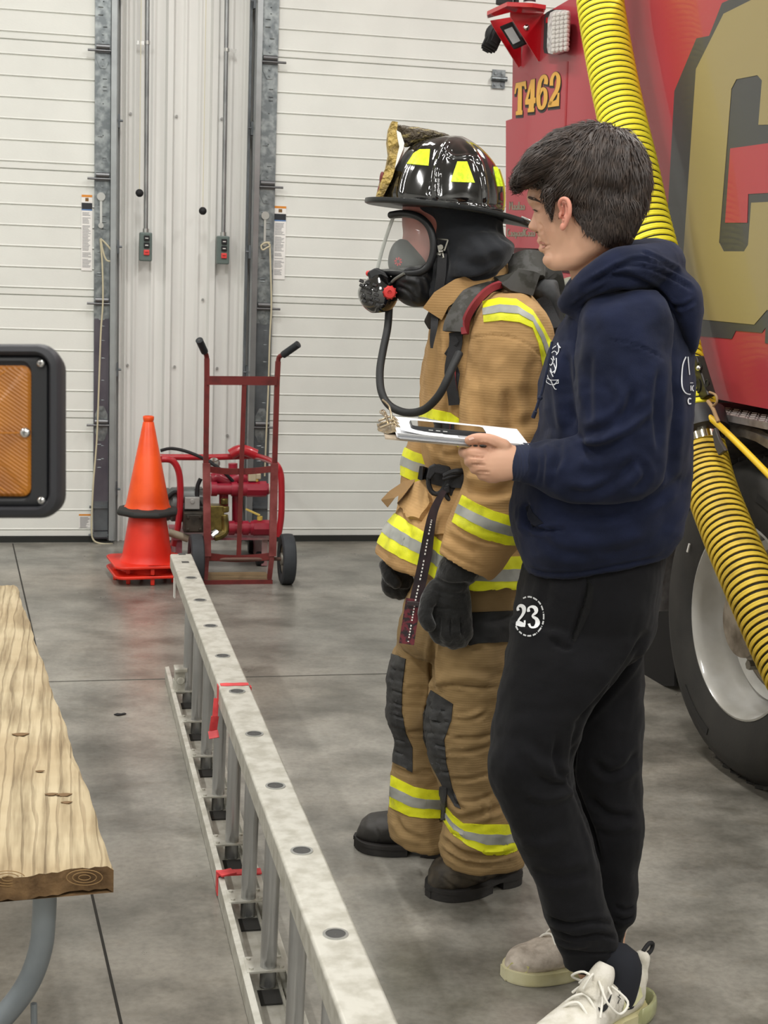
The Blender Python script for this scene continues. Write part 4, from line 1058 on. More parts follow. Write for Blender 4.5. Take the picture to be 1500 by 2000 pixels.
bar(bm, T(1349, 1078, -.0)+TN*.012, T(1353, 1062, 0)+TN*.012, .006, .004, TN); obj('valve_mark', bm, M_lab, truck, smooth=False)
# ================================================================ yellow exhaust hoses
M_hy = mat('hose_yellow', 'f5ea3c', rough=.5, var=.1, vscale=8); M_hyd = mat('hose_yellow_dirty', 'd9b93c', rough=.55, vcol='b99b34', vscale=14, vlo=.5, vhi=.7); M_hk = mat('hose_wire', '2c2712', rough=.7)
def hose(name, label, pts, r, pitch, m, dark=.2, groove=.945):
    P = spline([T(x, y, o) for x, y, o in pts], 14)
    # resample by arc length
    L = [0]
    for i in range(1, len(P)): L.append(L[-1]+(P[i]-P[i-1]).length)
    def at(s):
        s = min(max(s, 0), L[-1]-1e-6)
        for i in range(1, len(L)):
            if L[i] >= s: return P[i-1].lerp(P[i], (s-L[i-1])/(L[i]-L[i-1]+1e-9))
    n = int(L[-1]/pitch); t = thing(name, label, 'hose', P[-1]); bmy, bmk = NB(), NB()
    def ringat(s, rad, tilt=0):
        c = at(s); d = (at(s+.01)-at(s-.01)).normalized(); a, b = frame_of(d, Vector((0, 1, 0)))
        return [c+(a*math.cos(q)+b*math.sin(q))*rad for q in (2*PI*k/28 for k in range(28))]
    for i in range(n):
        s0 = i*pitch; R = [(0, groove), (.06, .975), (.2, 1.), (.34, .985), (.42, .978), (.56, 1.), (.68, .985), (1-dark, groove)]
        rings(bmy, [ringat(s0+f*pitch, rad*r) for f, rad in R], cap=False)
        rings(bmk, [ringat(s0+f*pitch, rad*r) for f, rad in ((1-dark-.02, groove*.998), (1-dark/2, groove*.985), (1.02, groove*.998))], cap=False)
    obj('hose_skin', bmy, m, t, ang=60); obj('wire_helix', bmk, M_hk, t, label='dark grooves between the yellow ribs'); return t, at, L[-1]
hu, atu, Lu = hose('exhaust_hose', 'bright yellow ribbed exhaust hose hanging from above in front of the truck', [(1140, -420, .16), (1158, -150, .15), (1172, 0, .14), (1190, 110, .14), (1212, 220, .14), (1238, 330, .14), (1260, 430, .13), (1283, 520, .12), (1310, 640, .12), (1332, 740, .12), (1358, 826, .12)], .081, .0238, M_hy, dark=.24)
hl, atl, Ll_ = hose('exhaust_hose', 'dirtier yellow ribbed exhaust hose running down in front of the truck tyre', [(1368, 872, .12), (1379, 915, .13), (1393, 965, .15), (1430, 1060, .17), (1474, 1160, .18), (1524, 1270, .18), (1600, 1420, .18), (1680, 1560, .17), (1735, 1650, .16)], .0755, .0225, M_hyd, dark=.36, groove=.93)
M_bracket = mat('bracket_black', '2b2725', rough=.35, metal=.4)
ns = thing('hose_coupling', 'black clamp and steel collar joining the two yellow hoses', 'hose clamp', T(1375, 850, .12))
def colr(x0, y0, x1, y1, r, m, name, off=.12, n=40):
    bm = NB(); a, b_ = T(x0, y0, off), T(x1, y1, off); d = (b_-a).normalized()
    lathe(bm, [(r*.9, 0), (r, .002), (r, (b_-a).length-.002), (r*.9, (b_-a).length)], a, axis=d, n=n); return obj(name, bm, m, ns, ang=40)
colr(1361, 812, 1371, 850, .086, mat('clamp_black', '26272a', rough=.45, vcol='2f2622', vscale=10), 'clamp_ring')
colr(1369, 846, 1375, 870, .062, mat('collar_steel', 'cfc9b6', rough=.1, metal=1), 'steel_collar')
bm = NB(); P = [(1402, 835), (1411, 860), (1423, 880), (1410, 890), (1403, 875), (1397, 845)]
prism(bm, [T(x, y, .15) for x, y in P], TN*.012); obj('latch_lever', bm, mat('lever_grey', '4a4745', rough=.4, metal=.5), ns, smooth=False, bevel=.003)
bm = NB(); P = [(1350, 697), (1376, 695), (1400, 772), (1382, 782), (1366, 779), (1350, 740)]
prism(bm, [T(x, y, .10) for x, y in P], TN*.03); br = obj('hanger_plate', bm, M_bracket, ns, smooth=False, bevel=.004)
for x, y, r in ((1362, 754, .022), (1381, 748, .012), (1366, 717, .016)):
    bm = NB(); p = T(x, y, .131); lathe(bm, [(r, 0), (r, .002), (r*.7, .002), (r*.6, -.006), (0, -.006)], p, axis=TN, n=20); obj('plate_hole', bm, mat('plate_hole', '0d0c0c', rough=.6), br)
bm = NB(); p = T(1365, 719, .135); sphere(bm, p, .009, 8); obj('plate_bolt', bm, M_chrome, br)
bm = NB(); tube(bm, spline([T(1383, 784, .14), T(1392, 797, .15), T(1398, 812, .15), T(1403, 824, .15)], 5), .006, 8); tube(bm, spline([T(1386, 766, .14), T(1398, 772, .15), T(1400, 785, .15), T(1392, 795, .15), T(1396, 805, .15)], 5), .0035, 8)
obj('cord_tie', bm, mat('tan_cord', '9b7d5a', rough=.8), ns)
bm = NB(); p = T(1378, 790, .11); q = T(1372, 812, .11); bar(bm, p, q, .04, .02, TN); obj('hinge_block', bm, M_bracket, ns, smooth=False)
bm = NB(); tube(bm, spline([T(1360, 792, .13), T(1378, 808, .13), T(1412, 838, .12), T(1455, 880, .11), T(1500, 926, .10), T(1600, 1030, .1), T(1680, 1100, .1), T(1760, 1300, .12), T(1800, 1560, .16)], 6), .0095, 12)
tag(obj('yellow_cable', bm, mat('cable_yellow', 'e8bf26', rough=.45), loc=T(1500, 926, .1)), 'thin yellow cable slanting down from the hose clamp', 'cable')
# ================================================================ people helpers
def ribbon(P, Nn, w, t, bm=None):
    """flat strap through P with surface normals Nn; w width (float or list), t thickness"""
    bm = bm or NB(); rs = []; n = len(P)
    for i in range(n):
        d = (P[min(i+1, n-1)]-P[max(i-1, 0)]).normalized(); nn = Nn[i]-d*Nn[i].dot(d); nn.normalize(); s = d.cross(nn)
        ww = (w[i] if isinstance(w, (list, tuple)) else w)/2
        rs.append([P[i]+s*ww+nn*t/2, P[i]-s*ww+nn*t/2, P[i]-s*ww-nn*t/2, P[i]+s*ww-nn*t/2])
    rings(bm, rs); return bm
def surf(bvh, x, y, off=0., dd=None):
    d = ray(x, y).normalized(); h = bvh.ray_cast(CAM, d)
    if h[0] is None:
        return (D(x, y, dd) if dd else None), -d
    n = h[1] if h[1].dot(d) < 0 else -h[1]
    return h[0]+n*off, n
def ribbon_on(bvh, pts, w, t, off, dd=3.3, k=4, sm=2):
    pts = sp2(pts, k); P = []; Nn = []
    for x, y in pts:
        p, n = surf(bvh, x, y, off, dd); P.append(p); Nn.append(n)
    for _ in range(sm):
        P = [P[0]]+[(P[i-1]+P[i]*2+P[i+1])/4 for i in range(1, len(P)-1)]+[P[-1]]
        Nn = [Nn[0]]+[(Nn[i-1]+Nn[i]+Nn[i+1]).normalized() for i in range(1, len(P)-1)]+[Nn[-1]]
    if isinstance(w, (list, tuple)):
        w = [w[0]+(w[-1]-w[0])*i/(len(P)-1) for i in range(len(P))] if len(w) == 2 else [v[0] for v in spline([(a, 0, 0) for a in w], k)]
        if len(w) != len(P): w = [w[min(int(i*len(w)/len(P)), len(w)-1)] for i in range(len(P))]
    return ribbon(P, Nn, w, t)
def multi_patch(src, polys, off, **k):
    bm = NB()
    for p in polys:
        b2 = patch(src, p, off, **k); me = bpy.data.meshes.new('t'); b2.to_mesh(me); b2.free(); bm.from_mesh(me); bpy.data.meshes.remove(me)
    if len(polys) > 1: bmesh.ops.remove_doubles(bm, verts=bm.verts, dist=.0006)
    return bm
def stripe3(src, top, bot, parent, name='reflective_stripe', o1=.003, o2=.0045, **k):
    n = len(top)
    def lerp(a, b, t): return (a[0]+(b[0]-a[0])*t, a[1]+(b[1]-a[1])*t)
    def quads(f0, f1): return [[lerp(top[i], bot[i], f0), lerp(top[i+1], bot[i+1], f0), lerp(top[i+1], bot[i+1], f1), lerp(top[i], bot[i], f1)] for i in range(n-1)]
    y = obj(name, multi_patch(src, quads(0, 1), o1, **k), M_ry, parent, ang=60)
    obj('silver_band', multi_patch(src, quads(.33, .66), o2, **k), M_rs, y, ang=60)
    return y
def boot(bm_up, bm_sole, heel, toe, w=.10, hgt=.13, shaft=None, sole_t=.03, heel_h=.03, prof=None, seg=22):
    """heel, toe: floor points (Vector). builds upper and sole"""
    ax = (toe-heel); L = ax.length; ax.normalize(); sd = Vector((-ax.y, ax.x, 0)); Z = Vector((0, 0, 1))
    def width(s): return w/2*(.62+.12*math.sin(min(s/.25, 1)*PI/2)-.08*math.sin(PI*min(max((s-.2)/.35, 0), 1))+.34*math.sin(PI*min(max((s-.3)/.75, 0), 1))) * (1 if .13 < s < .78 else (math.sqrt(max(0, 1-((s-.78)/.222)**2.3)) if s > .5 else math.sqrt(max(.02, 1-((.13-s)/.135)**2.4))))
    H_ = prof or [(0, .11), (.1, .125), (.25, .13), (.4, .115), (.55, .09), (.7, .075), (.85, .068), (.95, .055), (1, .03)]
    def hh(s):
        for i in range(len(H_)-1):
            if s <= H_[i+1][0]: t = (s-H_[i][0])/(H_[i+1][0]-H_[i][0]); t = t*t*(3-2*t); return H_[i][1]+(H_[i+1][1]-H_[i][1])*t
        return H_[-1][1]
    rs = []
    for k in range(seg+1):
        s = .5-.5*math.cos(PI*k/seg); c = heel+ax*(L*(s*.985+.005)); W = max(width(s)*.93, .006); h = hh(s); r = []
        for j in range(20):
            a = 2*PI*j/20; cx_, sz = math.cos(a), math.sin(a)
            x = math.copysign(abs(cx_)**.75, cx_)*W; z = (h*.5)+math.copysign(abs(sz)**.8, sz)*h*.5
            if sz > 0: x *= 1-.22*(sz**2)
            r.append(c+sd*x+Z*(z+sole_t*.6))
        rs.append(r)
    rings(bm_up, rs)
    def outline(g, s0=0, s1=1.0):
        n = 24; A = []; B = []
        for k in range(n+1):
            s = s0+(s1-s0)*(.5-.5*math.cos(PI*k/n)); W = max(width(min(s, 1.0))+g, .004) if 0 < s < 1 else .012; c = heel+ax*(L*s)
            A.append(c+sd*W); B.append(c-sd*W)
        A[0] -= ax*g; B[0] -= ax*g; A[-1] += ax*g; B[-1] += ax*g
        return A+B[::-1]
    o = outline(.004); gap = heel_h*.45
    prism(bm_sole, [p+Z*gap for p in o], Z*(sole_t-gap))
    prism(bm_sole, [p+Z*.001 for p in outline(.002, 0, .27)], Z*(gap+.002)); prism(bm_sole, [p+Z*.001 for p in outline(.002, .42, 1.0)], Z*(gap+.002))
# materials
def fabric(name, col, vcol, rs=900, rip=True, rough=.85, vs=7, b2=.2):
    m = mat(name, col, rough=rough, vcol=vcol, vscale=vs, vlo=.45, vhi=.75, bump=.25, bscale=rs, b2=b2, b2scale=11, wave=(55, 'Z', .12, 1.0) if rip else None); return m
M_tan = fabric('coat_tan', 'b48f5e', '93734a', vs=5); M_tan2 = fabric('trouser_tan', '957b53', '6a5638', vs=5)
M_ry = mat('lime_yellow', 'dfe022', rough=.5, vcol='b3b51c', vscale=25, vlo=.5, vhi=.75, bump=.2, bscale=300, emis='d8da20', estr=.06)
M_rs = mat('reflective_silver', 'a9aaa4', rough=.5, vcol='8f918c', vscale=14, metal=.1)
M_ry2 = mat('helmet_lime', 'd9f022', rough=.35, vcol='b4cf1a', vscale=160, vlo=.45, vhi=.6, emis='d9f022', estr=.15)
M_pad = mat('knee_pad', '2d2d2e', rough=.6, vcol='3a3a3a', vscale=20, bump=.3, bscale=200)
M_glv = mat('glove_black', '1f1f1f', rough=.9, sheen=.3, b2=.3, b2scale=60, var=.3, vscale=15)
M_boot = mat('boot_black', '343230', rough=.55, vcol='232120', vscale=12, b2=.1)
M_boots = mat('boot_scuffed', '4e463a', rough=.65, vcol='2c2926', vscale=22)
M_sole = mat('boot_sole', '2d2b2a', rough=.75, bump=.2)
M_hood = mat('hood_black', '14171d', rough=.9, sheen=.2, b2=.15, b2scale=25)
M_mask = mat('mask_black', '1a1b1e', rough=.4)
M_gl = mat('gloss_black', '0b0b0c', rough=.09, coat=1., spec=.8)
M_webb = mat('webbing_black', '1d1d20', rough=.7, bump=.3, bscale=500)
M_skinf = mat('skin_flushed', 'b9756a', rough=.55, sss=.1, vcol='a46458', vscale=12)
def dF(y): return 3.6-(1740-y)/1490*.27
# ================================================================ firefighter
def fsh(x, y, dd=0): return D(x, y, dF(y)+dd)
bm = NB()
ploft(bm, [(850, 290, 930, 290, .05), (812, 325, 962, 325, .08), (790, 370, 973, 375, .088), (785, 420, 972, 420, .086), (785, 440, 968, 445, .08), (787, 456, 962, 462, .077), (783, 478, 958, 480, .075), (776, 500, 950, 502, .07), (783, 530, 935, 535, .06), (795, 560, 925, 555, .052), (850, 580, 935, 575, .055), (862, 610, 950, 600, .06), (875, 650, 1000, 640, .09), (870, 700, 1020, 700, .12), (865, 800, 1020, 800, .13), (870, 900, 1010, 900, .12), (860, 1050, 980, 1060, .12), (850, 1180, 960, 1190, .11)], dF)
for sg, pts in ((0, [(910, 1200, 3.40, .06), (910, 1300, 3.42, .06), (900, 1430, 3.46, .05), (925, 1560, 3.5, .045), (945, 1650, 3.52, .035)]),
                (1, [(835, 1200, 3.6, .05), (818, 1300, 3.62, .055), (812, 1430, 3.64, .045), (818, 1540, 3.68, .04), (818, 1600, 3.70, .035)]),
                (2, [(1000, 680, 3.24, .05), (1000, 760, 3.23, .045), (985, 900, 3.24, .04), (930, 1040, 3.25, .03), (895, 1100, 3.26, .025), (882, 1150, 3.27, .02)]),
                (3, [(880, 690, 3.6, .05), (865, 780, 3.62, .045), (832, 900, 3.63, .04), (805, 1020, 3.62, .03), (790, 1080, 3.60, .025), (780, 1115, 3.56, .018)])):
    limb(bm, pts, 14)
bodyF = remesh(bm, .007, 5)
ff = obj('person', bodyF, M_skinf, None, loc=Vector((*fsh(915, 1700).xy, 0)), ang=180)
tag(ff, 'firefighter in tan turnout gear, black helmet and breathing mask, standing left of the hooded man', 'person')
# --- coat
bm = NB()
ploft(bm, [(868, 566, 985, 545, .07), (850, 590, 1015, 566, .12), (838, 622, 1048, 592, .18), (833, 662, 1072, 640, .2), (825, 720, 1083, 710, .205), (819, 780, 1088, 780, .205), (817, 840, 1085, 840, .2), (820, 885, 1075, 890, .19), (830, 915, 1062, 925, .178), (818, 945, 1056, 965, .185), (785, 985, 1052, 1010, .195), (755, 1022, 1046, 1055, .205), (737, 1060, 1042, 1100, .21), (730, 1077, 1040, 1132, .212), (740, 1080, 1035, 1128, .2), (770, 1050, 1020, 1090, .17)], dF, n=48)
me_t = remesh(bm, .006, 4)
bm = NB()
ploft(bm, [(965, 574, 1030, 572, .05, -.15), (940, 600, 1062, 610, .085, -.165), (922, 645, 1080, 660, .092, -.175), (908, 700, 1088, 720, .094, -.185), (897, 770, 1090, 790, .094, -.19), (894, 840, 1080, 850, .09, -.2), (899, 900, 1066, 905, .088, -.21), (904, 942, 1048, 957, .083, -.22), (892, 985, 1030, 1012, .078, -.23), (876, 1025, 1010, 1060, .074, -.235), (858, 1068, 975, 1113, .07, -.24), (854, 1080, 958, 1127, .068, -.24), (862, 1080, 950, 1120, .06, -.24), (880, 1060, 950, 1090, .05, -.24)], dF, n=36)
me_s = remesh(bm, .005, 4)
bm = NB()
ploft(bm, [(850, 620, 920, 610, .06, .17), (832, 680, 910, 680, .08, .2), (826, 760, 900, 760, .085, .21), (815, 830, 890, 830, .085, .21), (792, 872, 870, 872, .083, .2), (784, 905, 862, 912, .08, .19), (780, 945, 855, 955, .078, .18), (775, 1000, 845, 1015, .07, .16), (765, 1060, 830, 1080, .062, .14), (764, 1085, 825, 1105, .06, .13)], dF, n=28)
me_f = remesh(bm, .006, 4)
wrinkle(me_t, .008, 2.6, 3, (1, 1, .8)); wrinkle(me_t, .003, 8, 5, (1, 1, 1.6))
wrinkle(me_s, .008, 3.2, 8, (1, 1, 1.3)); wrinkle(me_s, .0018, 9, 9, (1, 1, 2))
wrinkle(me_f, .004, 5, 4, (1, 1, 1.5))
crease(me_t, [([(868, 590), (872, 640), (880, 720), (872, 800), (858, 880)], 5, -.006), ([(882, 600), (886, 700), (878, 820)], 5, .004), ([(835, 640), (845, 700), (838, 780)], 9, -.004),
              ([(850, 880), (875, 890), (900, 885)], 6, -.005), ([(845, 1000), (852, 1060), (848, 1130)], 6, -.006), ([(790, 990), (800, 1040), (795, 1090)], 7, -.005),
              ([(920, 990), (950, 1030), (960, 1100)], 9, -.006), ([(735, 1070), (800, 1112), (850, 1140), (930, 1156), (1020, 1157)], 3, -.0025), ([(780, 1010), (770, 1050), (765, 1095)], 7, .006),
              ([(840, 860), (848, 930)], 7, .005), ([(828, 845), (850, 870), (880, 870)], 6, -.004)])
crease(me_s, [([(915, 662), (945, 656), (985, 656), (1030, 672), (1062, 700)], 2.5, -.003), ([(937, 670), (928, 720), (932, 790), (945, 860)], 9, -.006), ([(1050, 700), (1035, 760), (1045, 820)], 12, -.006),
              ([(905, 955), (950, 965), (1000, 955)], 9, -.010), ([(910, 930), (960, 935), (1020, 922)], 8, .008), ([(905, 880), (950, 895), (1010, 880)], 9, -.005), ([(940, 820), (985, 840), (1050, 820)], 12, -.005),
              ([(1060, 620), (1070, 680), (1064, 740)], 8, -.005), ([(890, 1030), (930, 1052), (985, 1060)], 5, -.004), ([(857, 1066), (900, 1092), (950, 1112)], 3, -.003), ([(870, 1045), (905, 1065), (935, 1075)], 8, -.006), ([(965, 700), (975, 780), (960, 850)], 14, .006), ([(985, 760), (1000, 830), (990, 900)], 10, -.005)])
me_coat = joinmesh([me_t, me_s, me_f])
coat = obj('coat', me_coat.copy(), M_tan, ff, ang=180)
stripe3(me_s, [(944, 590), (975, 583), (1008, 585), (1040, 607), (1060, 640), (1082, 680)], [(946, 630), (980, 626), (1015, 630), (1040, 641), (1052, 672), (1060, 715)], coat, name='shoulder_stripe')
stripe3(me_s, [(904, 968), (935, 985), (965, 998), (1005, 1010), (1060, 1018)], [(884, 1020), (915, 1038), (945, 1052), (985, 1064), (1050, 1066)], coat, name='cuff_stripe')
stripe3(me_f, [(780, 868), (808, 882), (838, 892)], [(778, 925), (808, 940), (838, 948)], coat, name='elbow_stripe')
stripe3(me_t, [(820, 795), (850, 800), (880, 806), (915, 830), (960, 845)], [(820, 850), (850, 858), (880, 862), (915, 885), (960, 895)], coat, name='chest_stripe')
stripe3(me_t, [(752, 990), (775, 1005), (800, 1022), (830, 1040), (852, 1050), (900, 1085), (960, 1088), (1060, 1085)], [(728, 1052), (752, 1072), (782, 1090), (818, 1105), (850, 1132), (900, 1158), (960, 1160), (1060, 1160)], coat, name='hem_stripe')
bvC = bvh_of(me_coat)
def flap(poly, off, name, m=M_tan, parent=None, th=.006):
    bm = NB(); P = [surf(bvC, x, y, off+e, 3.42)[0] for x, y, e in poly]; c = sum(P, Vector())/len(P); n = (CAM-c).normalized(); prism(bm, P, n*th)
    return obj(name, bm, m, parent or coat, smooth=False, bevel=.003)
obj('pocket_flap', multi_patch(me_t, [[(772, 978), (786, 957), (838, 940), (846, 985), (824, 1018), (804, 1014)]], .012), M_tan, coat, ang=60)
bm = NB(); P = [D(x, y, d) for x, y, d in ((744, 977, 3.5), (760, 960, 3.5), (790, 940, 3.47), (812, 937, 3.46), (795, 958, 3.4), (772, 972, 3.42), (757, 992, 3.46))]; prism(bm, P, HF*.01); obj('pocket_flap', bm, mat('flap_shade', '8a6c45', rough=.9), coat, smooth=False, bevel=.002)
obj('pocket_flap', multi_patch(me_t, [[(851, 997), (895, 988), (880, 1046), (838, 1044)]], .010), M_tan, coat, ang=60)
# open collar
bm = NB()
ribbon([fsh(845, 612, -.14), fsh(862, 585, -.15), fsh(895, 562, -.14), fsh(935, 548, -.12), fsh(985, 530, -.08), fsh(1003, 520, .0)], [(CAM-fsh(900, 560)).normalized()]*6, [.05, .045, .04, .035, .035, .03], .012, bm)
obj('collar', bm, M_tan, coat, ang=60)
bm = NB(); P = [(838, 607), (862, 582), (880, 600), (862, 622), (838, 645), (828, 628)]; prism(bm, [D(x, y, 3.27) for x, y in P], HF*.02); obj('collar_flap', bm, mat('collar_in', '2b2622', rough=.9), coat, smooth=False, bevel=.004)
# --- trousers
bm = NB()
ploft(bm, [(830, 1060, 1015, 1075, .15), (805, 1140, 1012, 1150, .17), (788, 1190, 1006, 1200, .172), (778, 1235, 1002, 1240, .168), (790, 1270, 990, 1275, .14)], dF, n=40)
ploft(bm, [(785, 1200, 890, 1200, .09, .08), (776, 1245, 880, 1245, .095, .09), (768, 1280, 870, 1280, .095, .1), (757, 1340, 862, 1345, .092, .1), (756, 1395, 862, 1400, .09, .1), (766, 1430, 868, 1435, .085, .1), (775, 1452, 872, 1455, .08, .1), (769, 1480, 876, 1485, .083, .1), (764, 1520, 876, 1530, .086, .1), (759, 1590, 870, 1600, .086, .1), (760, 1625, 872, 1638, .086, .1), (763, 1634, 872, 1648, .084, .1), (775, 1632, 865, 1645, .07, .1), (778, 1615, 862, 1628, .06, .1)], dF, n=32)
ploft(bm, [(835, 1200, 1008, 1205, .1, -.08), (838, 1250, 1003, 1250, .105, -.09), (843, 1290, 998, 1290, .105, -.1), (840, 1340, 988, 1345, .102, -.1), (832, 1390, 978, 1395, .1, -.1), (833, 1430, 975, 1440, .096, -.1), (842, 1480, 974, 1495, .092, -.1), (856, 1530, 982, 1545, .09, -.1), (868, 1575, 996, 1585, .09, -.1), (863, 1622, 1010, 1625, .092, -.1), (862, 1650, 1020, 1652, .092, -.1), (866, 1672, 1026, 1680, .093, -.1), (868, 1677, 1025, 1686, .09, -.1), (885, 1676, 1012, 1682, .075, -.1), (890, 1655, 1008, 1660, .065, -.1)], dF, n=36)
me_p = remesh(bm, .006, 4)
wrinkle(me_p, .006, 4, 12, (1, 1, 1.6)); wrinkle(me_p, .003, 10, 14, (1, 1, 2.2))
cr = [([(848, 1240), (843, 1300), (846, 1345), (836, 1390), (838, 1430)], 5, -.012), ([(770, 1278), (800, 1288), (845, 1290)], 2.2, -.003), ([(845, 1345), (880, 1338), (930, 1343), (975, 1342)], 3, -.008), ([(855, 1330), (900, 1322), (960, 1330)], 9, .008),
      ([(868, 1370), (862, 1420), (868, 1500)], 2, .0)]
for y in (1310, 1330, 1352, 1376, 1400, 1422, 1445, 1470): cr.append(([(760, y-4), (780, y), (792, y+4)], 2.5, -.0045))
for y in (1385, 1408, 1432, 1456, 1480, 1505): cr.append(([(836+(y-1385)*.15, y-3), (858+(y-1385)*.1, y+3), (878, y+2)], 2.5, -.0045))
for y, x0, x1 in ((1345, 796, 840), (1382, 790, 836), (1432, 796, 848), (1508, 810, 860)): cr.append(([(x0, y), ((x0+x1)/2, y-3), (x1, y+2)], 3.5, -.005))
for y, x0, x1 in ((1402, 884, 950), (1438, 884, 975), (1465, 870, 960), (1518, 880, 960), (1560, 900, 960)): cr.append(([(x0, y+4), ((x0+x1)/2, y+3), (x1, y-8)], 4, -.007))
cr += [([(900, 1600), (940, 1590), (985, 1575)], 6, -.008), ([(870, 1640), (900, 1665), (960, 1672), (1010, 1660)], 5, -.012), ([(868, 1662), (905, 1685), (955, 1692)], 4, -.009), ([(870, 1615), (885, 1630), (910, 1640)], 5, -.008), ([(940, 1560), (955, 1580), (948, 1600)], 5, .007),
       ([(775, 1600), (790, 1625), (830, 1640)], 5, -.007), ([(770, 1500), (800, 1512), (840, 1515)], 4, -.006), ([(880, 1545), (890, 1570), (905, 1582)], 5, -.008), ([(905, 1250), (920, 1262), (945, 1270)], 4, -.005), ([(940, 1385), (920, 1400), (890, 1405)], 5, .005)]
crease(me_p, cr)
trs = obj('trousers', me_p.copy(), M_tan2, ff, ang=180)
for qs in ([[(766, 1277), (793, 1287), (786, 1345), (752, 1340)], [(752, 1340), (786, 1345), (785, 1390), (750, 1392)], [(750, 1392), (785, 1390), (793, 1432), (770, 1440)], [(770, 1440), (793, 1432), (806, 1460), (806, 1508), (768, 1488)]],
           [[(842, 1348), (885, 1375), (882, 1405), (826, 1395)], [(826, 1395), (882, 1405), (868, 1445), (826, 1440)], [(826, 1440), (868, 1445), (872, 1490), (842, 1490)], [(842, 1490), (872, 1490), (884, 1540), (868, 1540)], [(868, 1540), (884, 1540), (900, 1580), (888, 1575)]]):
    obj('knee_patch', multi_patch(me_p, qs, .003), M_pad, trs, ang=60, label='black quilted knee patch')
obj('side_tab', multi_patch(me_p, [[(862, 1535), (874, 1538), (872, 1602), (858, 1602)]], .006), M_pad, trs, ang=60)
stripe3(me_p, [(765, 1514), (785, 1525), (810, 1537), (835, 1542), (862, 1544)], [(762, 1576), (780, 1584), (800, 1594), (828, 1598), (860, 1598)], trs, name='shin_stripe', maxd=9)
stripe3(me_p, [(868, 1570), (885, 1592), (905, 1608), (945, 1610), (985, 1610), (1030, 1612)], [(866, 1600), (886, 1632), (915, 1652), (950, 1668), (990, 1670), (1030, 1652)], trs, name='shin_stripe')
obj('waist_panel', multi_patch(me_p, [[(920, 1196), (1012, 1192), (1012, 1252), (915, 1258)]], .006), mat('panel_black', '202021', rough=.8, bump=.2), trs, ang=60, label='black panel at the thigh')
# --- boots
def fl(x, y): p = on(x, y, 2, 0); return p
for nm, hl_, te, m, sh_ in (('near', (1012, 1716), (836, 1752), M_boots, (962, 1690, 3.46)), ('far', (876, 1668), (694, 1650), M_boot, (822, 1640, 3.7))):
    bu, bs = NB(), NB(); boot(bu, bs, fl(*hl_), fl(*te), w=.118, sole_t=.030, heel_h=.045, prof=[(0, .12), (.2, .14), (.38, .13), (.5, .105), (.62, .082), (.75, .076), (.87, .07), (.95, .055), (1, .022)])
    tc_ = fl(*hl_).lerp(fl(*te), .27)
    tube(bu, [tc_+Vector((0, 0, .05)), tc_+Vector((0, 0, .12)), tc_+Vector((0, 0, .19))], [.052, .05, .05], 18)
    me_b = remesh(bu, .0045, 5); wrinkle(me_b, .0015, 14, 3)
    if nm == 'near': crease(me_b, [([(880, 1704), (905, 1712), (945, 1722), (960, 1728)], 2.5, .004), ([(862, 1712), (880, 1728), (900, 1738), (945, 1736)], 2.5, -.003), ([(850, 1745), (880, 1755), (930, 1748)], 3, -.002)])
    else: crease(me_b, [([(735, 1618), (742, 1640), (730, 1655)], 2.5, -.002), ([(700, 1650), (740, 1668), (800, 1678)], 2.5, -.003)])
    b_ = obj('boot', me_b, m, ff, ang=180); obj('sole', bs, M_sole, b_, ang=35, bevel=.004)
# --- gloves
bm = NB()
ploft(bm, [(868, 1085, 938, 1118, .045, -.23), (858, 1100, 928, 1135, .045, -.23), (850, 1120, 918, 1142, .038, -.23), (846, 1135, 916, 1150, .036, -.23), (838, 1155, 920, 1168, .034, -.23), (832, 1182, 922, 1190, .032, -.23), (834, 1210, 922, 1212, .028, -.23), (842, 1225, 918, 1225, .02, -.23)], dF, n=24)
g0 = dF(1180)-.23
for pts in ([(850, 1195, .0, .017), (847, 1222, -.005, .0165), (856, 1243, .01, .0155), (868, 1252, .03, .014)], [(870, 1198, .0, .017), (870, 1232, -.008, .0165), (878, 1252, .008, .0155), (888, 1258, .03, .014)],
            [(890, 1198, .0, .0165), (891, 1232, -.005, .016), (897, 1250, .01, .015), (903, 1254, .03, .0135)], [(909, 1192, .002, .015), (911, 1220, .0, .0145), (912, 1238, .012, .014), (908, 1246, .03, .012)],
            [(852, 1145, -.02, .018), (836, 1172, -.03, .018), (830, 1200, -.035, .0165), (838, 1222, -.03, .015)]):
    limb(bm, [(x, y, g0+d, r) for x, y, d, r in pts], 14)
me_g = remesh(bm, .0035, 2); wrinkle(me_g, .0018, 16, 2)
crease(me_g, [([(850, 1130), (880, 1142), (915, 1140)], 4, -.005), ([(845, 1150), (880, 1160), (918, 1158)], 3, -.002), ([(838, 1185), (870, 1188), (915, 1190)], 3, -.002), ([(860, 1205), (858, 1240)], 2.2, -.005), ([(880, 1205), (880, 1245)], 2.2, -.005), ([(900, 1205), (902, 1240)], 2.2, -.005)])
obj('glove', me_g, M_glv, ff, ang=180)
bm = NB(); g1 = 3.56
ploft(bm, [(765, 1080, 815, 1098, .04), (752, 1100, 808, 1118, .04), (748, 1120, 806, 1135, .036), (752, 1140, 802, 1148, .03)], g1, n=22)
for pts in ([(756, 1130, 0, .015), (756, 1148, 0, .014), (768, 1160, .01, .013)], [(770, 1134, 0, .015), (770, 1152, 0, .014), (780, 1162, .01, .013)], [(785, 1136, 0, .015), (786, 1154, 0, .014), (792, 1160, .01, .013)], [(798, 1136, .01, .014), (799, 1150, .01, .013), (800, 1156, .02, .012)],
            [(752, 1105, -.03, .016), (760, 1125, -.045, .015), (774, 1140, -.045, .014)]):
    limb(bm, [(x, y, g1+d, r) for x, y, d, r in pts], 12)
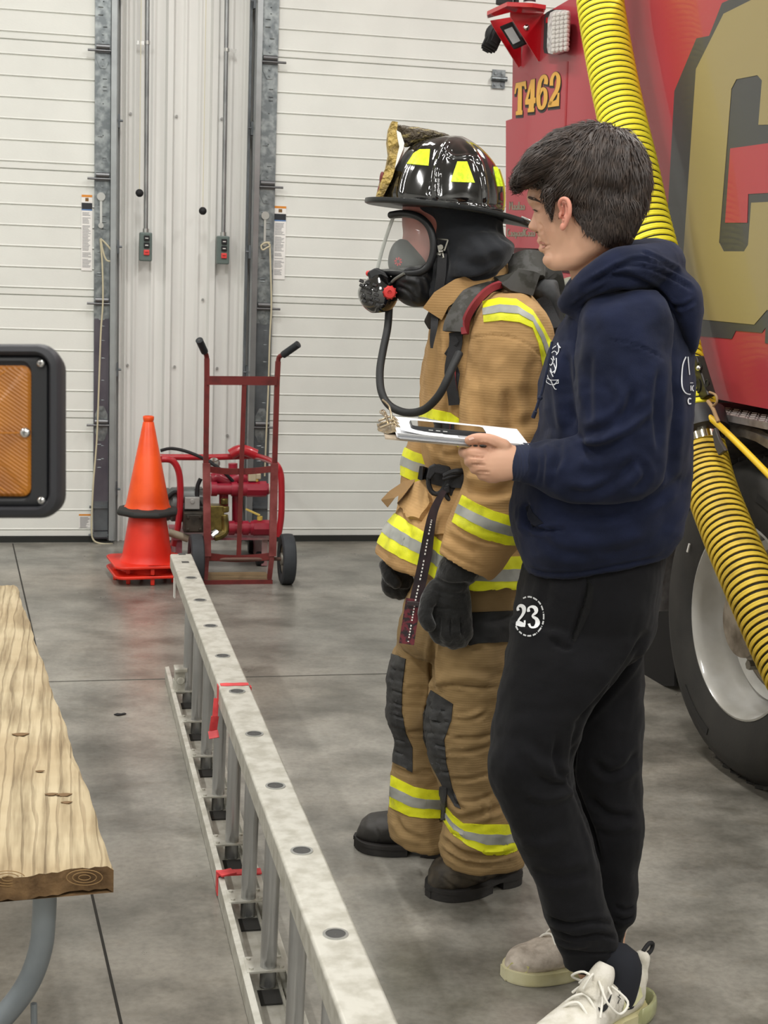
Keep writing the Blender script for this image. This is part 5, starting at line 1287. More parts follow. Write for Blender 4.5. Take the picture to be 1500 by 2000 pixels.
me_g = remesh(bm, .004, 2); wrinkle(me_g, .002, 18, 6); obj('glove', me_g, M_glv, ff, ang=180)
# --- belt, hanging strap
bvT = bvh_of(me_t)
bel = obj('belt', ribbon_on(bvT, [(822, 924), (838, 928), (860, 934), (885, 938), (915, 940), (950, 940), (1000, 938), (1050, 934)], .032, .006, .008, 3.3), M_webb, ff, ang=40)
bm = NB()
def oval(c, rx, ry, r, rot=0, d=0, n=20, off=.03):
    P = []
    for k in range(n):
        a = 2*PI*k/n; x, y = rx*math.cos(a), ry*math.sin(a); P.append(D(c[0]+x*math.cos(rot)-y*math.sin(rot), c[1]+x*math.sin(rot)+y*math.cos(rot), d))
    return P
bd = (surf(bvT, 860, 935)[0]-CAM).dot(FWD)-.03
tube(bm, oval((854, 938), 17, 27, 1, .1, bd), .006, 8, closed=True); tube(bm, oval((890, 962), 20, 18, 1, .3, bd-.005), .006, 8, closed=True)
obj('buckle_ring', bm, M_mask, bel)
bm = NB(); P = [(838, 912), (848, 907), (880, 912), (882, 922), (868, 928), (850, 925), (840, 938), (832, 934)]; prism(bm, [D(x, y, bd-.012) for x, y in P], HF*.014)
P = [(876, 940), (904, 932), (916, 938), (912, 972), (896, 980), (878, 968)]; prism(bm, [D(x, y, bd-.01) for x, y in P], HF*.014)
P = [(866, 952), (878, 948), (880, 962), (868, 966)]; prism(bm, [D(x, y, bd-.018) for x, y in P], HF*.01)
obj('buckle_pad', bm, M_webb, bel, smooth=False, bevel=.003)
bm = NB(); tube(bm, spline([D(868, 930, bd-.02), D(885, 922, bd-.03), D(905, 920, bd-.03), D(920, 916, bd-.02)], 4), .007, 8); tube(bm, spline([D(866, 936, bd-.02), D(885, 930, bd-.03), D(918, 924, bd-.02)], 4), .004, 8); obj('strap_knot', bm, M_webb, bel)
bm = NB(); tube(bm, [D(905, 938, bd-.02), D(917, 936, bd-.02), D(916, 962, bd-.02)], .003, 8); obj('buckle_wire', bm, M_chrome, bel)
SP = [(868, 958), (856, 978), (845, 1005), (838, 1040), (832, 1080), (824, 1120), (814, 1165), (806, 1200)]
SD = [bd-.02]*3+[bd-.03]*5
S3 = [D(x, y, 3.26) for x, y in SP]; Nf = [(CAM-S3[0]).normalized()]*len(S3)
st_ = obj('hanging_strap', ribbon(spline(S3, 3), [Nf[0]]*(len(S3)*3-2), [.012+.016*min(1, i/12) for i in range(len(S3)*3-2)], .004), mat('strap_dark', '35262a', rough=.75, vcol='221c20', vscale=40), ff, ang=40)
S4 = [D(x, y, 3.255) for x, y in ((808, 1170), (803, 1200), (798, 1230), (794, 1258))]
obj('strap_end', ribbon(S4, [Nf[0]]*4, .034, .006), mat('strap_plaid', '6b2a33', rough=.75, vcol='2a2226', vscale=90, vlo=.45, vhi=.55), st_, smooth=False)
bm = NB()
for i in range(34):
    t = i/33; a = spline([D(843, 1015, 3.25), D(834, 1060, 3.25), D(824, 1115, 3.25), D(812, 1170, 3.245), D(804, 1215, 3.245), D(797, 1255, 3.245)], 8)
    p = a[int(t*(len(a)-2))]; q = a[int(t*(len(a)-2))+1]; bar(bm, p, p.lerp(q, .55), .003, .0012, Nf[0])
obj('white_stitching', bm, M_lab, st_, smooth=False)
bm = NB(); bar(bm, D(795, 1178, 3.24), D(824, 1180, 3.24), .008, .008); obj('strap_keeper', bm, mat('keeper', '3a3032', rough=.6), st_)
# --- hood
bm = NB()
ploft(bm, [(800, 380, 982, 392, .094), (806, 410, 983, 412, .097), (836, 432, 983, 432, .098), (842, 460, 984, 460, .098), (842, 490, 988, 488, .1), (838, 520, 985, 515, .1), (828, 545, 975, 535, .095), (822, 572, 965, 552, .088), (835, 595, 960, 570, .08), (850, 620, 960, 590, .09)], 3.345, n=40)
ploft(bm, [(880, 455, 975, 455, .105), (872, 480, 1000, 473, .118), (868, 505, 1004, 483, .125), (862, 528, 992, 512, .122), (860, 545, 965, 532, .11), (865, 556, 945, 542, .095)], 3.345, n=40, e=2.6)
me_h = remesh(bm, .005, 4)
crease(me_h, [([(868, 480), (872, 520), (862, 560)], 5, -.005), ([(890, 500), (930, 520), (985, 500)], 10, -.006), ([(880, 545), (930, 542), (975, 522)], 3, -.006), ([(975, 440), (980, 462), (1003, 476)], 4, -.004), ([(900, 450), (930, 480), (950, 520)], 9, .004)])
wrinkle(me_h, .003, 6, 21); hd = obj('hood', me_h.copy(), M_hood, ff, ang=180)
bvH = bvh_of(me_h)
# --- helmet
hel = None
bm = NB()
ploft(bm, [(878, 265, 905, 267, .02), (846, 268, 930, 282, .055), (818, 276, 950, 300, .085), (796, 291, 968, 323, .105), (778, 318, 980, 350, .118), (765, 345, 985, 375, .124), (755, 370, 986, 395, .127), (747, 392, 985, 415, .128)], 3.34, n=56, e=2.05)
me_d = remesh(bm, .004, 8)
crease(me_d, [([(880, 270), (860, 300), (850, 345), (850, 395)], 4, .005), ([(905, 272), (935, 310), (948, 360), (950, 405)], 4, .004), ([(830, 280), (800, 315), (785, 350), (778, 392)], 4, .003), ([(868, 290), (885, 305), (920, 305), (938, 318)], 3, .003), ([(750, 392), (850, 402), (985, 408)], 5, .006)])
hel = obj('helmet', me_d.copy(), M_gl, ff, ang=180, label='glossy black helmet shell')
# brim: tilted oval plate with drooping edges
bc = D(872, 404, 3.34); bl, br_ = D(712, 391, 3.34), D(1040, 431, 3.34)
ax = (br_-bl)/2; cb = (bl+br_)/2; lat = (HF-ax.normalized()*HF.dot(ax.normalized())).normalized(); upb = ax.normalized().cross(lat)
if upb.z < 0: upb = -upb
def brimr(f, dz, half):
    out = []
    for k in range(64):
        a = 2*PI*k/64; c, s = math.cos(a), math.sin(a)
        L = ax.length*(1 if c > 0 else 1)*f; W = (.155 if c < 0 else .15)*f
        p = cb+ax.normalized()*(c*L)+lat*(s*W*(1-.12*c))+upb*(dz+.004*(1-abs(c)**2)*f-.0)
        p += Vector((0, 0, -.010*max(0, c)**3+.0*f)); out.append(p)
    return out
bm = NB(); rings(bm, [brimr(.55, -.004, 0), brimr(.9, -.006, 0), brimr(.97, -.007, 0), brimr(.995, -.005, 0), brimr(1, 0, 0), brimr(.995, .005, 0), brimr(.97, .006, 0), brimr(.9, .004, 0), brimr(.55, .006, 0)], True)
obj('brim', bm, mat('brim_black', '202223', rough=.35), hel, ang=60)
bm = NB(); tube(bm, spline([D(1010, 430, 3.33), D(1024, 432, 3.31), D(1040, 440, 3.3), D(1036, 432, 3.28), D(1018, 424, 3.28)], 4), .003, 8); obj('rear_ring', bm, M_steel, hel)
# comb along the top carrying the front shield
M_comb = mat('comb_leather', '4a4030', rough=.5, vcol='9a8a58', vscale=60, vlo=.5, vhi=.62, b2=1.0, b2scale=110, vstretch=(.5, 1, 2))
bm = NB()
ploft(bm, [(766, 243, 790, 290, .006), (776, 243, 800, 286, .016), (800, 246, 815, 281, .026), (830, 251, 838, 275, .03), (860, 259, 862, 272, .025), (884, 266, 884, 272, .01)], 3.34, n=20)
# (the rows above run along the comb: ends are its top and bottom edges)
me_c = remesh(bm, .0035, 3); wrinkle(me_c, .0025, 22, 5); obj('comb', me_c, M_comb, hel, ang=180, label='weathered gold and black leather comb')
G = [(763, 241), (773, 243), (771, 262), (777, 288), (772, 318), (762, 352), (742, 391), (732, 392), (741, 356), (752, 330), (757, 305), (754, 280), (757, 256)]
bm = NB(); nl = 7
for k in range(nl):
    pass
rs = []
for k in range(11):
    v = -1+2*k/10; off = lat*(v*.052); bow = 5*(v*v)
    rs.append([D(x+bow*.9, y, 3.34)+off for x, y in G])
rings(bm, rs); me_sh = bm
sh_ = obj('front_shield', bm, mat('shield_gold', 'b59a52', rough=.5, vcol='7f6a36', vscale=50, vlo=.42, vhi=.6, b2=.8, b2scale=70), hel, ang=50)
bm = NB(); W_ = [(772, 259), (780, 264), (787, 284), (785, 295), (775, 320), (769, 332), (774, 305), (778, 289), (774, 275)]
rs = []
for k in range(7):
    v = -1+2*k/6; rs.append([D(x+3*(v*v), y, 3.34)+lat*(v*.056) for x, y in W_])
rings(bm, rs); obj('shield_backing', bm, mat('shield_white', 'e4e4de', rough=.4), sh_, ang=50)
bm = NB(); sphere(bm, D(746, 350, 3.30), .011, 8, (.5, 1, 1.6)); sphere(bm, D(741, 372, 3.3), .007, 8, (.6, 1, 1.6)); obj('shield_emblem', bm, mat('shield_maroon', '6d2a2a', rough=.5), sh_)
bvD = bvh_of(me_d)
for qs in ([[(795, 320), (808, 300), (820, 292), (840, 292), (837, 324)]], [[(893, 316), (912, 316), (927, 357), (880, 355), (886, 336)]], [[(964, 326), (979, 328), (992, 364), (971, 364)]]):
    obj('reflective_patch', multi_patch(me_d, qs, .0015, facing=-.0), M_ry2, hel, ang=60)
bm = NB(); tube(bm, spline([D(975, 330, 3.27), D(984, 360, 3.28), D(986, 385, 3.28), D(985, 405, 3.28)], 4), .0018, 6); obj('trim_line', bm, mat('gold_line', 'b5a23a', rough=.5), hel)
# --- chin strap
bch = obj('chin_strap', ribbon_on(bvH, [(866, 500), (863, 540), (858, 585), (850, 630), (844, 660), (843, 680)], [.021, .021, .02, .017, .012, .006], .003, .012, 3.25, sm=6), M_webb, ff, ang=40)
def hq(x, y, o=.014): return surf(bvH, x, y, o, 3.25)[0]
bm = NB(); L4 = [hq(862, 468), hq(881, 471), hq(877, 490), hq(859, 487)]
for i in range(4): bar(bm, L4[i], L4[(i+1) % 4], .003, .003, FWD)
L4 = [hq(858, 492), hq(876, 494), hq(873, 506), hq(855, 504)]
for i in range(4): bar(bm, L4[i], L4[(i+1) % 4], .003, .003, FWD)
bar(bm, hq(868, 480, .018), hq(865, 500, .018), .010, .006, FWD); bar(bm, hq(860, 498, .018), hq(874, 500, .018), .006, .005, FWD); cyl(bm, hq(868, 486, .016), hq(868, 486, .024), .006, 12)
obj('metal_buckle', bm, mat('buckle_metal', '9a9890', rough=.3, metal=.9), bch, smooth=False)
# --- breathing mask
dm = 3.34
def arcf(side):
    """frame arc on near (side=-1) or far side"""
    pts = [(764, 420, 0), (790, 418, .03), (818, 426, .065), (838, 446, .078), (846, 478, .082), (842, 508, .08), (828, 528, .074), (800, 534, .062), (770, 532, .04), (746, 533, 0)]
    return [D(x, y, dm)+lat*(d*(-1 if side < 0 else 1)) for x, y, d in pts]
bm = NB(); A = spline(arcf(-1), 4); B = spline(arcf(1), 4)
tube(bm, A+B[::-1][1:-1], .0085, 12, closed=True); msk = obj('breathing_mask', bm, M_mask, ff)
lens_rows = []
for (yf, xf, yn, xn, dn) in ((424, 766, 424, 812, .055), (445, 758, 446, 836, .076), (478, 749, 478, 844, .08), (508, 741, 508, 840, .078), (529, 736, 530, 812, .066)):
    r = []
    for k in range(25):
        a = PI*k/24; t = math.sin(a); x = xn+(xf-xn)*t; y = yn+(yf-yn)*t; r.append(D(x, y, dm)-lat*(math.cos(a)*dn))
    lens_rows.append(r)
S_ = []
for i in range(len(lens_rows)-1):
    for j in range(5): t = j/5; S_.append([lens_rows[i][k].lerp(lens_rows[i+1][k], t) for k in range(25)])
S_.append(lens_rows[-1])
bm = NB(); V = [[bm.verts.new(p) for p in r] for r in S_]
for i in range(len(V)-1):
    for k in range(24): face(bm, (V[i][k], V[i][k+1], V[i+1][k+1], V[i+1][k]))
ln = obj('lens', bm, mat('mask_lens', 'd8dcd8', rough=.05, alpha=.16, spec=.8), msk, ang=180)
bm = NB(); tube(bm, spline([D(768, 424, dm), D(758, 452, dm), D(749, 480, dm), (D(742, 505, dm)), D(736, 530, dm)], 4), .0045, 8); 
obj('lens_edge_glare', bm, mat('lens_edge_glare', 'c9ccc6', rough=.15, alpha=.75), ln)  # pale tube standing in for the reflection along the lens edge
bm = NB()
ploft(bm, [(782, 466, 800, 470, .012), (770, 474, 815, 484, .03), (762, 488, 828, 500, .042), (758, 504, 835, 512, .048), (758, 520, 835, 522, .05), (764, 534, 830, 534, .045)], dm, n=28)
nc = remesh(bm, .004, 3); obj('nose_cup', nc.copy(), mat('nosecup_grey', '3c3f40', rough=.5), msk, ang=180)
bvN = bvh_of(nc); bm = NB()
for k in range(8):
    a = PI*k/4+.2; q = [(778+3*math.cos(a-.3), 511+3.5*math.sin(a-.3)), (778+7.5*math.cos(a-.22), 511+8.5*math.sin(a-.22)), (778+7.5*math.cos(a+.22), 511+8.5*math.sin(a+.22)), (778+3*math.cos(a+.3), 511+3.5*math.sin(a+.3))]
    decal(bm, bvN, [q], .001)
obj('red_emblem', bm, mat('emblem_red', 'b8323c', rough=.5), msk, smooth=False)
bm = NB()
ploft(bm, [(770, 524, 850, 512, .07), (764, 540, 858, 536, .07), (766, 560, 860, 560, .062), (774, 580, 858, 580, .052), (790, 594, 850, 590, .038), (808, 600, 840, 598, .02)], dm, n=32)
me_k = remesh(bm, .004, 4); crease(me_k, [([(790, 545), (815, 552), (822, 575)], 5, .005), ([(800, 530), (830, 540), (845, 560)], 3, -.004), ([(775, 560), (795, 568), (815, 590)], 3, -.004)])
obj('mask_skirt', me_k, M_mask, msk, ang=180)
bm = NB(); tube(bm, spline([D(790, 534, dm)-lat*.068, D(772, 545, dm)-lat*.05, D(762, 556, dm)-lat*.03], 4), .0035, 8); obj('clamp_rim', bm, mat('rim_grey', '6b6c66', rough=.35), msk)
# brow and eyelid inside the lens
bvB = bvh_of(bodyF)
def dec(name, polys, m, parent, off=.0015, bv=None):
    bm = NB(); decal(bm, bv or bvB, polys, off); return obj(name, bm, m, parent, smooth=False)
dec('eyebrow', strokequads(sp2([(792, 447), (800, 443), (810, 445), (818, 452)], 3), [4, 5, 6, 7, 7.5, 7, 6.5, 5.5, 5, 3]), mat('brow_brown', '4a3a34', rough=.9), ff)
dec('eyelashes', strokequads(sp2([(790, 466), (798, 469), (808, 467)], 3), 2.6), mat('lash', '33262a', rough=.9), ff)
# regulator
bm = NB(); rc = D(733, 572, dm-.02)
ploft(bm, [(722, 540, 752, 530, .03), (708, 552, 768, 545, .042), (699, 566, 778, 562, .048), (700, 582, 778, 580, .048), (710, 600, 772, 596, .042), (726, 612, 762, 608, .03)], dm-.01, n=28)
me_r = remesh(bm, .0035, 2); rg = obj('regulator', me_r.copy(), M_gl, msk, ang=180)
bm = NB(); bvR = bvh_of(me_r)
for i in range(5):
    for j in range(3):
        x = 706+j*13+i*1.5; y = 549+i*9.5+j*4; p, n = surf(bvR, x, y, .002, 3.3); box(bm, p, (.011, .006, .0075), Matrix.Rotation(.35, 3, 'Y'))
obj('ribbed_cover', bm, mat('rib_gloss', '1c1c20', rough=.08, coat=1), rg, smooth=False, bevel=.0015)
bm = NB(); p, n = surf(bvR, 762, 571, -.002, 3.3); n = (CAM-p).normalized(); lathe(bm, [(.0, .0), (.013, .0), (.0145, .006), (.0145, .012), (.012, .016), (.005, .017), (.004, .013), (0, .013)], p, axis=n, n=24)
for k in range(10): a = 2*PI*k/10; s, u = frame_of(n); box(bm, p+(s*math.cos(a)+u*math.sin(a))*.0145+n*.008, (.003, .003, .003))
obj('red_knob', bm, mat('knob_red', 'cf3a38', rough=.4), rg, ang=40)
bm = NB(); p, n = surf(bvR, 720, 545, 0, 3.3); sphere(bm, D(720, 534, 3.31), .007, 8); obj('red_button', bm, mat('knob_red', 'cf3a38'), rg)
bm = NB(); P = [(716, 532), (735, 522), (752, 530), (765, 552), (750, 560), (722, 548)]; prism(bm, [D(x, y, 3.30) for x, y in P], HF*.06); obj('regulator_collar', bm, M_mask, rg, smooth=False, bevel=.005)
bm = NB(); hp = [(760, 600, 3.33), (757, 640, 3.31), (748, 685, 3.28), (742, 725, 3.25), (745, 765, 3.22), (762, 793, 3.2), (795, 806, 3.17), (828, 800, 3.13), (855, 775, 3.10), (872, 745, 3.09), (885, 715, 3.10), (897, 690, 3.12)]
tube(bm, spline([D(*q) for q in hp], 6), .0088, 12); obj('air_hose', bm, mat('hose_black', '202122', rough=.6, bump=.3, bscale=300), msk)
# --- air pack
bm = NB(); bvCC = bvC
pk_ = thing_ = None
bm = NB(); limb(bm, [(1128, 600, 3.42, .074), (1126, 700, 3.42, .078), (1122, 900, 3.45, .078)], 24, k=3)
tank = None
bm2 = NB(); ploft(bm2, [(1040, 545, 1085, 548, .10, -.02), (1030, 580, 1092, 580, .13, -.02), (1050, 640, 1100, 640, .13), (1060, 760, 1105, 760, .12), (1050, 880, 1095, 880, .1)], dF, n=24)
me_b = remesh(bm2, .006, 3); wrinkle(me_b, .004, 8, 3)
pack = obj('air_pack', me_b, mat('pack_dark', '232426', rough=.7, vcol='38393a', vscale=20), ff, ang=180)
obj('air_cylinder', bm, mat('cylinder_olive', '7d7d6a', rough=.5, vcol='565648', vscale=18, metal=.2), pack)
M_camo = mat('pad_camo', '4b4a48', rough=.7, vcol='35342f', vscale=22, vlo=.47, vhi=.53); M_padr = mat('pad_red', '8a2c33', rough=.6, var=.2, vscale=20)
bm = NB(); P = [D(x, y, d) for x, y, d in ((1000, 532, 3.30), (1030, 520, 3.28), (1055, 524, 3.3), (1068, 545, 3.32), (1075, 580, 3.34))]
ribbon(spline(P, 4), [((CAM-p).normalized()+Vector((0, 0, .6))).normalized() for p in spline(P, 4)], .07, .03, bm); obj('pack_yoke', bm, M_camo, pack, ang=40, bevel=.006)
stp = [(894, 648), (905, 622), (925, 592), (952, 568), (985, 553), (1020, 548), (1048, 556)]
sp_ = obj('shoulder_strap', ribbon_on(bvC, stp, .052, .02, .018, 3.2, sm=6), M_camo, pack, ang=40, bevel=.004)
obj('red_piping', ribbon_on(bvC, [(915, 655), (930, 622), (950, 592), (975, 572), (1010, 562), (1040, 568)], .013, .014, .022, 3.2, sm=6), M_padr, sp_, ang=40)
obj('lower_strap', ribbon_on(bvC, [(893, 650), (888, 690), (884, 740), (888, 790)], [.03, .024], .006, .012, 3.2, sm=5), M_webb, sp_, ang=40)
obj('lower_strap', ribbon_on(bvC, [(1060, 580), (1075, 620), (1085, 660)], .03, .01, .012, 3.25, sm=3), M_webb, sp_, ang=40)
bm = NB(); P = [(868, 692), (896, 655), (902, 668), (880, 705)]; prism(bm, [surf(bvC, x, y, .012, 3.2)[0] for x, y in P], -FWD*.006); P = [(881, 720), (900, 714), (903, 730), (892, 765), (884, 750)]; prism(bm, [surf(bvC, x, y, .01, 3.2)[0] for x, y in P], -FWD*.004)
obj('strap_adjuster', bm, M_webb, sp_, smooth=False)
bm = NB(); P = [(887, 722), (897, 719), (898, 745), (892, 762)]; prism(bm, [surf(bvC, x, y, .0145, 3.2)[0] for x, y in P], -FWD*.004); obj('red_tag', bm, M_padr, sp_, smooth=False)
# ================================================================ young man in the hoodie
M_skin = mat('skin', 'cda085', rough=.5, sss=.1, vcol='bf8f76', vscale=9, vlo=.45, vhi=.7)
M_navy = mat('hoodie_navy', '1b2138', rough=.95, sheen=.05, spec=.2, vcol='151a2c', vscale=10, bump=.3, bscale=700)
M_navyr = mat('rib_navy', '1a2138', rough=.95, sheen=.05, wave=(60, 'X', .5))
M_pant = mat('sweatpants_black', '17171a', rough=.97, sheen=.05, spec=.2, vcol='131315', vscale=8, bump=.3, bscale=800)
M_prt = mat('print_white', 'dfe2e8', rough=.6)
M_hair = mat('hair_brown', '2c221d', rough=.5, vcol='45372e', vscale=60, vlo=.45, vhi=.7)
def dM(y): return 3.08-(1950-y)/1710*.25
HD = 2.80
bm = NB()
ploft(bm, [(1110, 262, 1190, 262, .035), (1072, 285, 1225, 285, .058), (1050, 320, 1243, 322, .071), (1040, 350, 1248, 352, .076), (1034, 372, 1243, 372, .077), (1032, 385, 1241, 385, .076), (1036, 397, 1238, 395, .074), (1046, 409, 1235, 408, .072), (1047, 422, 1230, 424, .071), (1050, 448, 1222, 445, .069), (1054, 462, 1218, 460, .066), (1062, 478, 1200, 476, .061), (1066, 495, 1180, 490, .054), (1064, 510, 1160, 503, .046), (1070, 522, 1140, 518, .036), (1082, 529, 1122, 528, .022)], HD, n=48, e=2.15, skew=-.42)
# nose, lips, ear
ploft(bm, [(1046, 402, 1080, 402, .006, .025), (1042, 415, 1085, 418, .0085, .027), (1037, 430, 1085, 432, .011, .028), (1031.5, 441, 1085, 443, .0145, .028), (1034, 448, 1085, 452, .0165, .028), (1048, 454, 1085, 458, .014, .03)], HD, n=20, k=3)
for x, y, r in ((1057, 470, .0085), (1061, 486, .009)): sphere(bm, D(x, y, HD+.024), r, 8, (1, 1.6, .8))
# jaw corner and cheek fullness
sphere(bm, D(1078, 508, HD+.004), .018, 10, (1.0, 1.3, .8))
# neck
ploft(bm, [(1125, 440, 1215, 440, .048), (1122, 480, 1218, 470, .053), (1112, 520, 1224, 500, .056), (1118, 550, 1238, 520, .062), (1126, 580, 1262, 550, .07), (1130, 620, 1290, 600, .10), (1110, 700, 1300, 700, .14), (1100, 820, 1300, 820, .15), (1080, 960, 1290, 960, .14), (1060, 1100, 1270, 1100, .13), (1060, 1200, 1240, 1200, .12)], lambda y: HD+.02 if y < 560 else dM(y), n=36)
for pts in ([(1120, 1210, 2.93, .08), (1070, 1350, 2.94, .075), (1040, 1490, 2.96, .06), (1090, 1640, 2.99, .055), (1140, 1790, 3.01, .042), (1158, 1890, 3.02, .035)],
            [(1170, 1220, 3.05, .075), (1172, 1400, 3.09, .065), (1180, 1560, 3.12, .055), (1188, 1740, 3.14, .042), (1188, 1850, 3.17, .035)],
            [(1205, 660, 2.77, .045), (1218, 780, 2.755, .045), (1218, 890, 2.755, .042), (1150, 914, 2.76, .038), (1080, 911, 2.775, .032), (1010, 905, 2.785, .028)],
            [(1190, 680, 3.04, .045), (1200, 780, 3.07, .045), (1180, 895, 3.07, .04), (1100, 898, 3.05, .036), (1055, 892, 3.03, .028)]):
    limb(bm, pts, 16)
# near hand gripping the clipboard: back of the hand towards the camera
hd_ = 2.785
ploft(bm, [(1012, 872, 1012, 934, .026), (995, 866, 995, 938, .029), (975, 862, 978, 941, .030), (955, 868, 960, 940, .029), (938, 876, 944, 930, .025), (926, 884, 932, 916, .018)], hd_, n=24, k=3)
sphere(bm, D(962, 928, hd_+.0), .02, 8, (1.2, 1, .8)); sphere(bm, D(975, 868, hd_-.006), .016, 8, (1.4, 1, .8))
for pts in ([(985, 872, hd_-.012, .0135), (962, 861, hd_-.018, .0122), (943, 857, hd_-.018, .0112), (928, 857, hd_-.015, .0105), (916, 860, hd_-.012, .009)],
            [(945, 886, hd_-.012, .0115), (925, 884, hd_-.012, .0112), (913, 886, hd_+.004, .0105), (905, 884, hd_+.025, .0098), (904, 882, hd_+.042, .009)],
            [(945, 900, hd_-.014, .0115), (926, 899, hd_-.014, .0112), (917, 902, hd_+.004, .0105), (918, 900, hd_+.028, .0098), (924, 896, hd_+.045, .009)],
            [(950, 914, hd_-.012, .0112), (934, 914, hd_-.012, .0108), (927, 916, hd_+.004, .0102), (932, 914, hd_+.026, .0096), (938, 910, hd_+.04, .009)],
            [(960, 928, hd_-.01, .0105), (946, 928, hd_-.008, .0100), (941, 929, hd_+.006, .0094), (945, 926, hd_+.024, .0088), (950, 922, hd_+.034, .008)],
            # far hand under the board: a short curled grip
            [(1055, 890, 3.020, .026), (1020, 886, 2.990, .024), (995, 884, 2.960, .02)], [(1000, 886, 2.960, .010), (980, 884, 2.950, .010), (966, 882, 2.940, .009)], [(1000, 892, 2.970, .010), (980, 892, 2.960, .010), (968, 890, 2.950, .009)],
            [(1002, 898, 2.980, .010), (984, 899, 2.970, .010), (974, 897, 2.960, .009)], [(1006, 904, 2.990, .009), (992, 905, 2.980, .009), (982, 903, 2.970, .008)], [(1010, 880, 2.970, .011), (1000, 872, 2.965, .010), (990, 868, 2.960, .009)]):
    limb(bm, pts, 14, k=4)
bodyM = remesh(bm, .0027, 3)
crease(bodyM, [([(1058, 478), (1066, 480), (1074, 479)], 1.8, -.003), ([(1054, 436), (1059, 444), (1058, 454)], 2.4, -.0028), ([(1038, 398), (1046, 402), (1056, 400)], 4, -.003), ([(1032, 386), (1044, 387), (1056, 390)], 3, .0025), ([(1040, 410), (1048, 409), (1056, 412)], 3, .0018), ([(1060, 452), (1066, 466), (1070, 480)], 3, -.0015),
               ([(935, 868), (950, 868), (968, 876)], 2.2, -.004), ([(918, 892), (932, 893), (945, 894)], 1.8, -.003), ([(922, 907), (934, 907), (948, 908)], 1.8, -.003), ([(932, 921), (942, 921), (956, 922)], 1.8, -.003), ([(935, 862), (936, 868)], 1.5, -.001)])
man = obj('person', bodyM.copy(), M_skin, None, loc=Vector((*D(1130, 1940, 3.06).xy, 0)), ang=180)
tag(man, 'dark haired young person in navy hoodie and black sweatpants holding a clipboard', 'person')
bvM = bvh_of(bodyM)
# ear (part with its own folds)
ed = HD-.074
bm = NB()
P = spline([D(x, y, ed+z) for x, y, z in ((1096, 412, .006), (1092, 400, .0), (1095, 391, -.006), (1102, 388, -.01), (1109, 392, -.013), (1112.5, 403, -.014), (1112, 418, -.012), (1108, 430, -.008), (1104, 440, -.004), (1099, 447, -.0), (1095, 442, .004))], 5)
tube(bm, P, [.0028+.0018*math.sin(PI*min(1, i/len(P)*1.0)) for i in range(len(P))], 10)
rs = []
for k in range(9):
    t = k/8; y = 392+t*50; xl = 1096+1.5*math.sin(PI*t); xr = 1111-7*max(0, t-.5)*1.4; rs.append(pring(xl, y, xr, y, ed+.008, .006, 14))
rings(bm, rs)
tube(bm, spline([D(1105, 398, ed-.004), D(1107, 410, ed-.006), D(1105, 424, ed-.004), D(1100, 432, ed-.002)], 4), .003, 8)
sphere(bm, D(1099, 443, ed+.001), .0065, 8, (.8, .8, 1.2)); sphere(bm, D(1094, 420, ed+.006), .005, 8, (.7, .8, 1.3))
me_e = remesh(bm, .0016, 2); crease(me_e, [([(1101, 400), (1102, 412), (1099, 425)], 2.2, -.004), ([(1098, 420), (1099, 427)], 2.2, -.004)])
obj('ear', me_e, mat('ear_skin', 'cf8f7c', rough=.5, sss=.2), man, ang=180)
def decM(name, polys, m, off=.001, bv=None, parent=None):
    bm = NB(); decal(bm, bv or bvM, polys, off); return obj(name, bm, m, parent or man, smooth=False)
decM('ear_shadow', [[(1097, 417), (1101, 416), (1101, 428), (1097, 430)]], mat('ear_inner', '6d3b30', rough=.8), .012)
decM('eyebrow', strokequads(sp2([(1032, 385), (1038, 387), (1045, 389), (1052, 392), (1058, 396)], 3), [3, 3.5, 4, 4.5, 4.6, 4.6, 4.4, 4, 3.6, 3, 2.5, 2, 1.5]), mat('brow_dark', '3a2d27', rough=.9))
decM('eye', strokequads(sp2([(1036, 412), (1041, 411), (1047, 413)], 3), 3.4), mat('eye_white', 'b9aca2', rough=.3)); decM('eyelashes', strokequads(sp2([(1035, 411), (1040, 409), (1046, 410), (1051, 412)], 3), [1.5]*10), mat('lash2', '2a201d', rough=.9), .0018)
decM('nostril', strokequads([(1043, 452), (1047, 453.5), (1051, 453)], 2.2), mat('nostril_dark', '6b4436', rough=.9))
decM('thumb_nail', [[(915, 856), (924, 853.5), (927, 857), (917, 860)]], mat('nail', 'd9b3a4', rough=.35))
decM('lips', strokequads(sp2([(1054, 473), (1059, 474), (1066, 477)], 2), [5, 4, 3, 2, 1]), mat('lip_pink', 'b57a6b', rough=.5)); decM('lips', strokequads(sp2([(1058, 483), (1063, 482), (1068, 479)], 2), [5, 4, 3, 2, 1]), mat('lip_pink', 'b57a6b'))
# ---- hair
bm = NB()
ploft(bm, [(1135, 244, 1185, 243, .02), (1104, 252, 1214, 255, .05), (1080, 264, 1232, 271, .07), (1046, 288, 1249, 292, .086), (1030, 312, 1261, 312, .093), (1026, 334, 1266, 335, .096), (1032, 350, 1267, 352, .097), (1046, 364, 1266, 368, .094), (1066, 372, 1262, 380, .08)], HD, n=48, e=2.2, skew=-.12)
ploft(bm, [(1060, 320, 1255, 320, .06), (1052, 340, 1262, 340, .08), (1052, 356, 1264, 356, .087), (1060, 370, 1264, 372, .089), (1068, 382, 1262, 386, .088), (1074, 390, 1259, 398, .087), (1100, 398, 1257, 408, .086), (1117, 410, 1253, 420, .085), (1126, 424, 1249, 432, .083), (1136, 438, 1243, 444, .080), (1147, 451, 1237, 456, .077), (1160, 463, 1231, 467, .072), (1174, 473, 1226, 477, .064), (1190, 481, 1220, 483, .05)], HD, n=48, e=3.4)
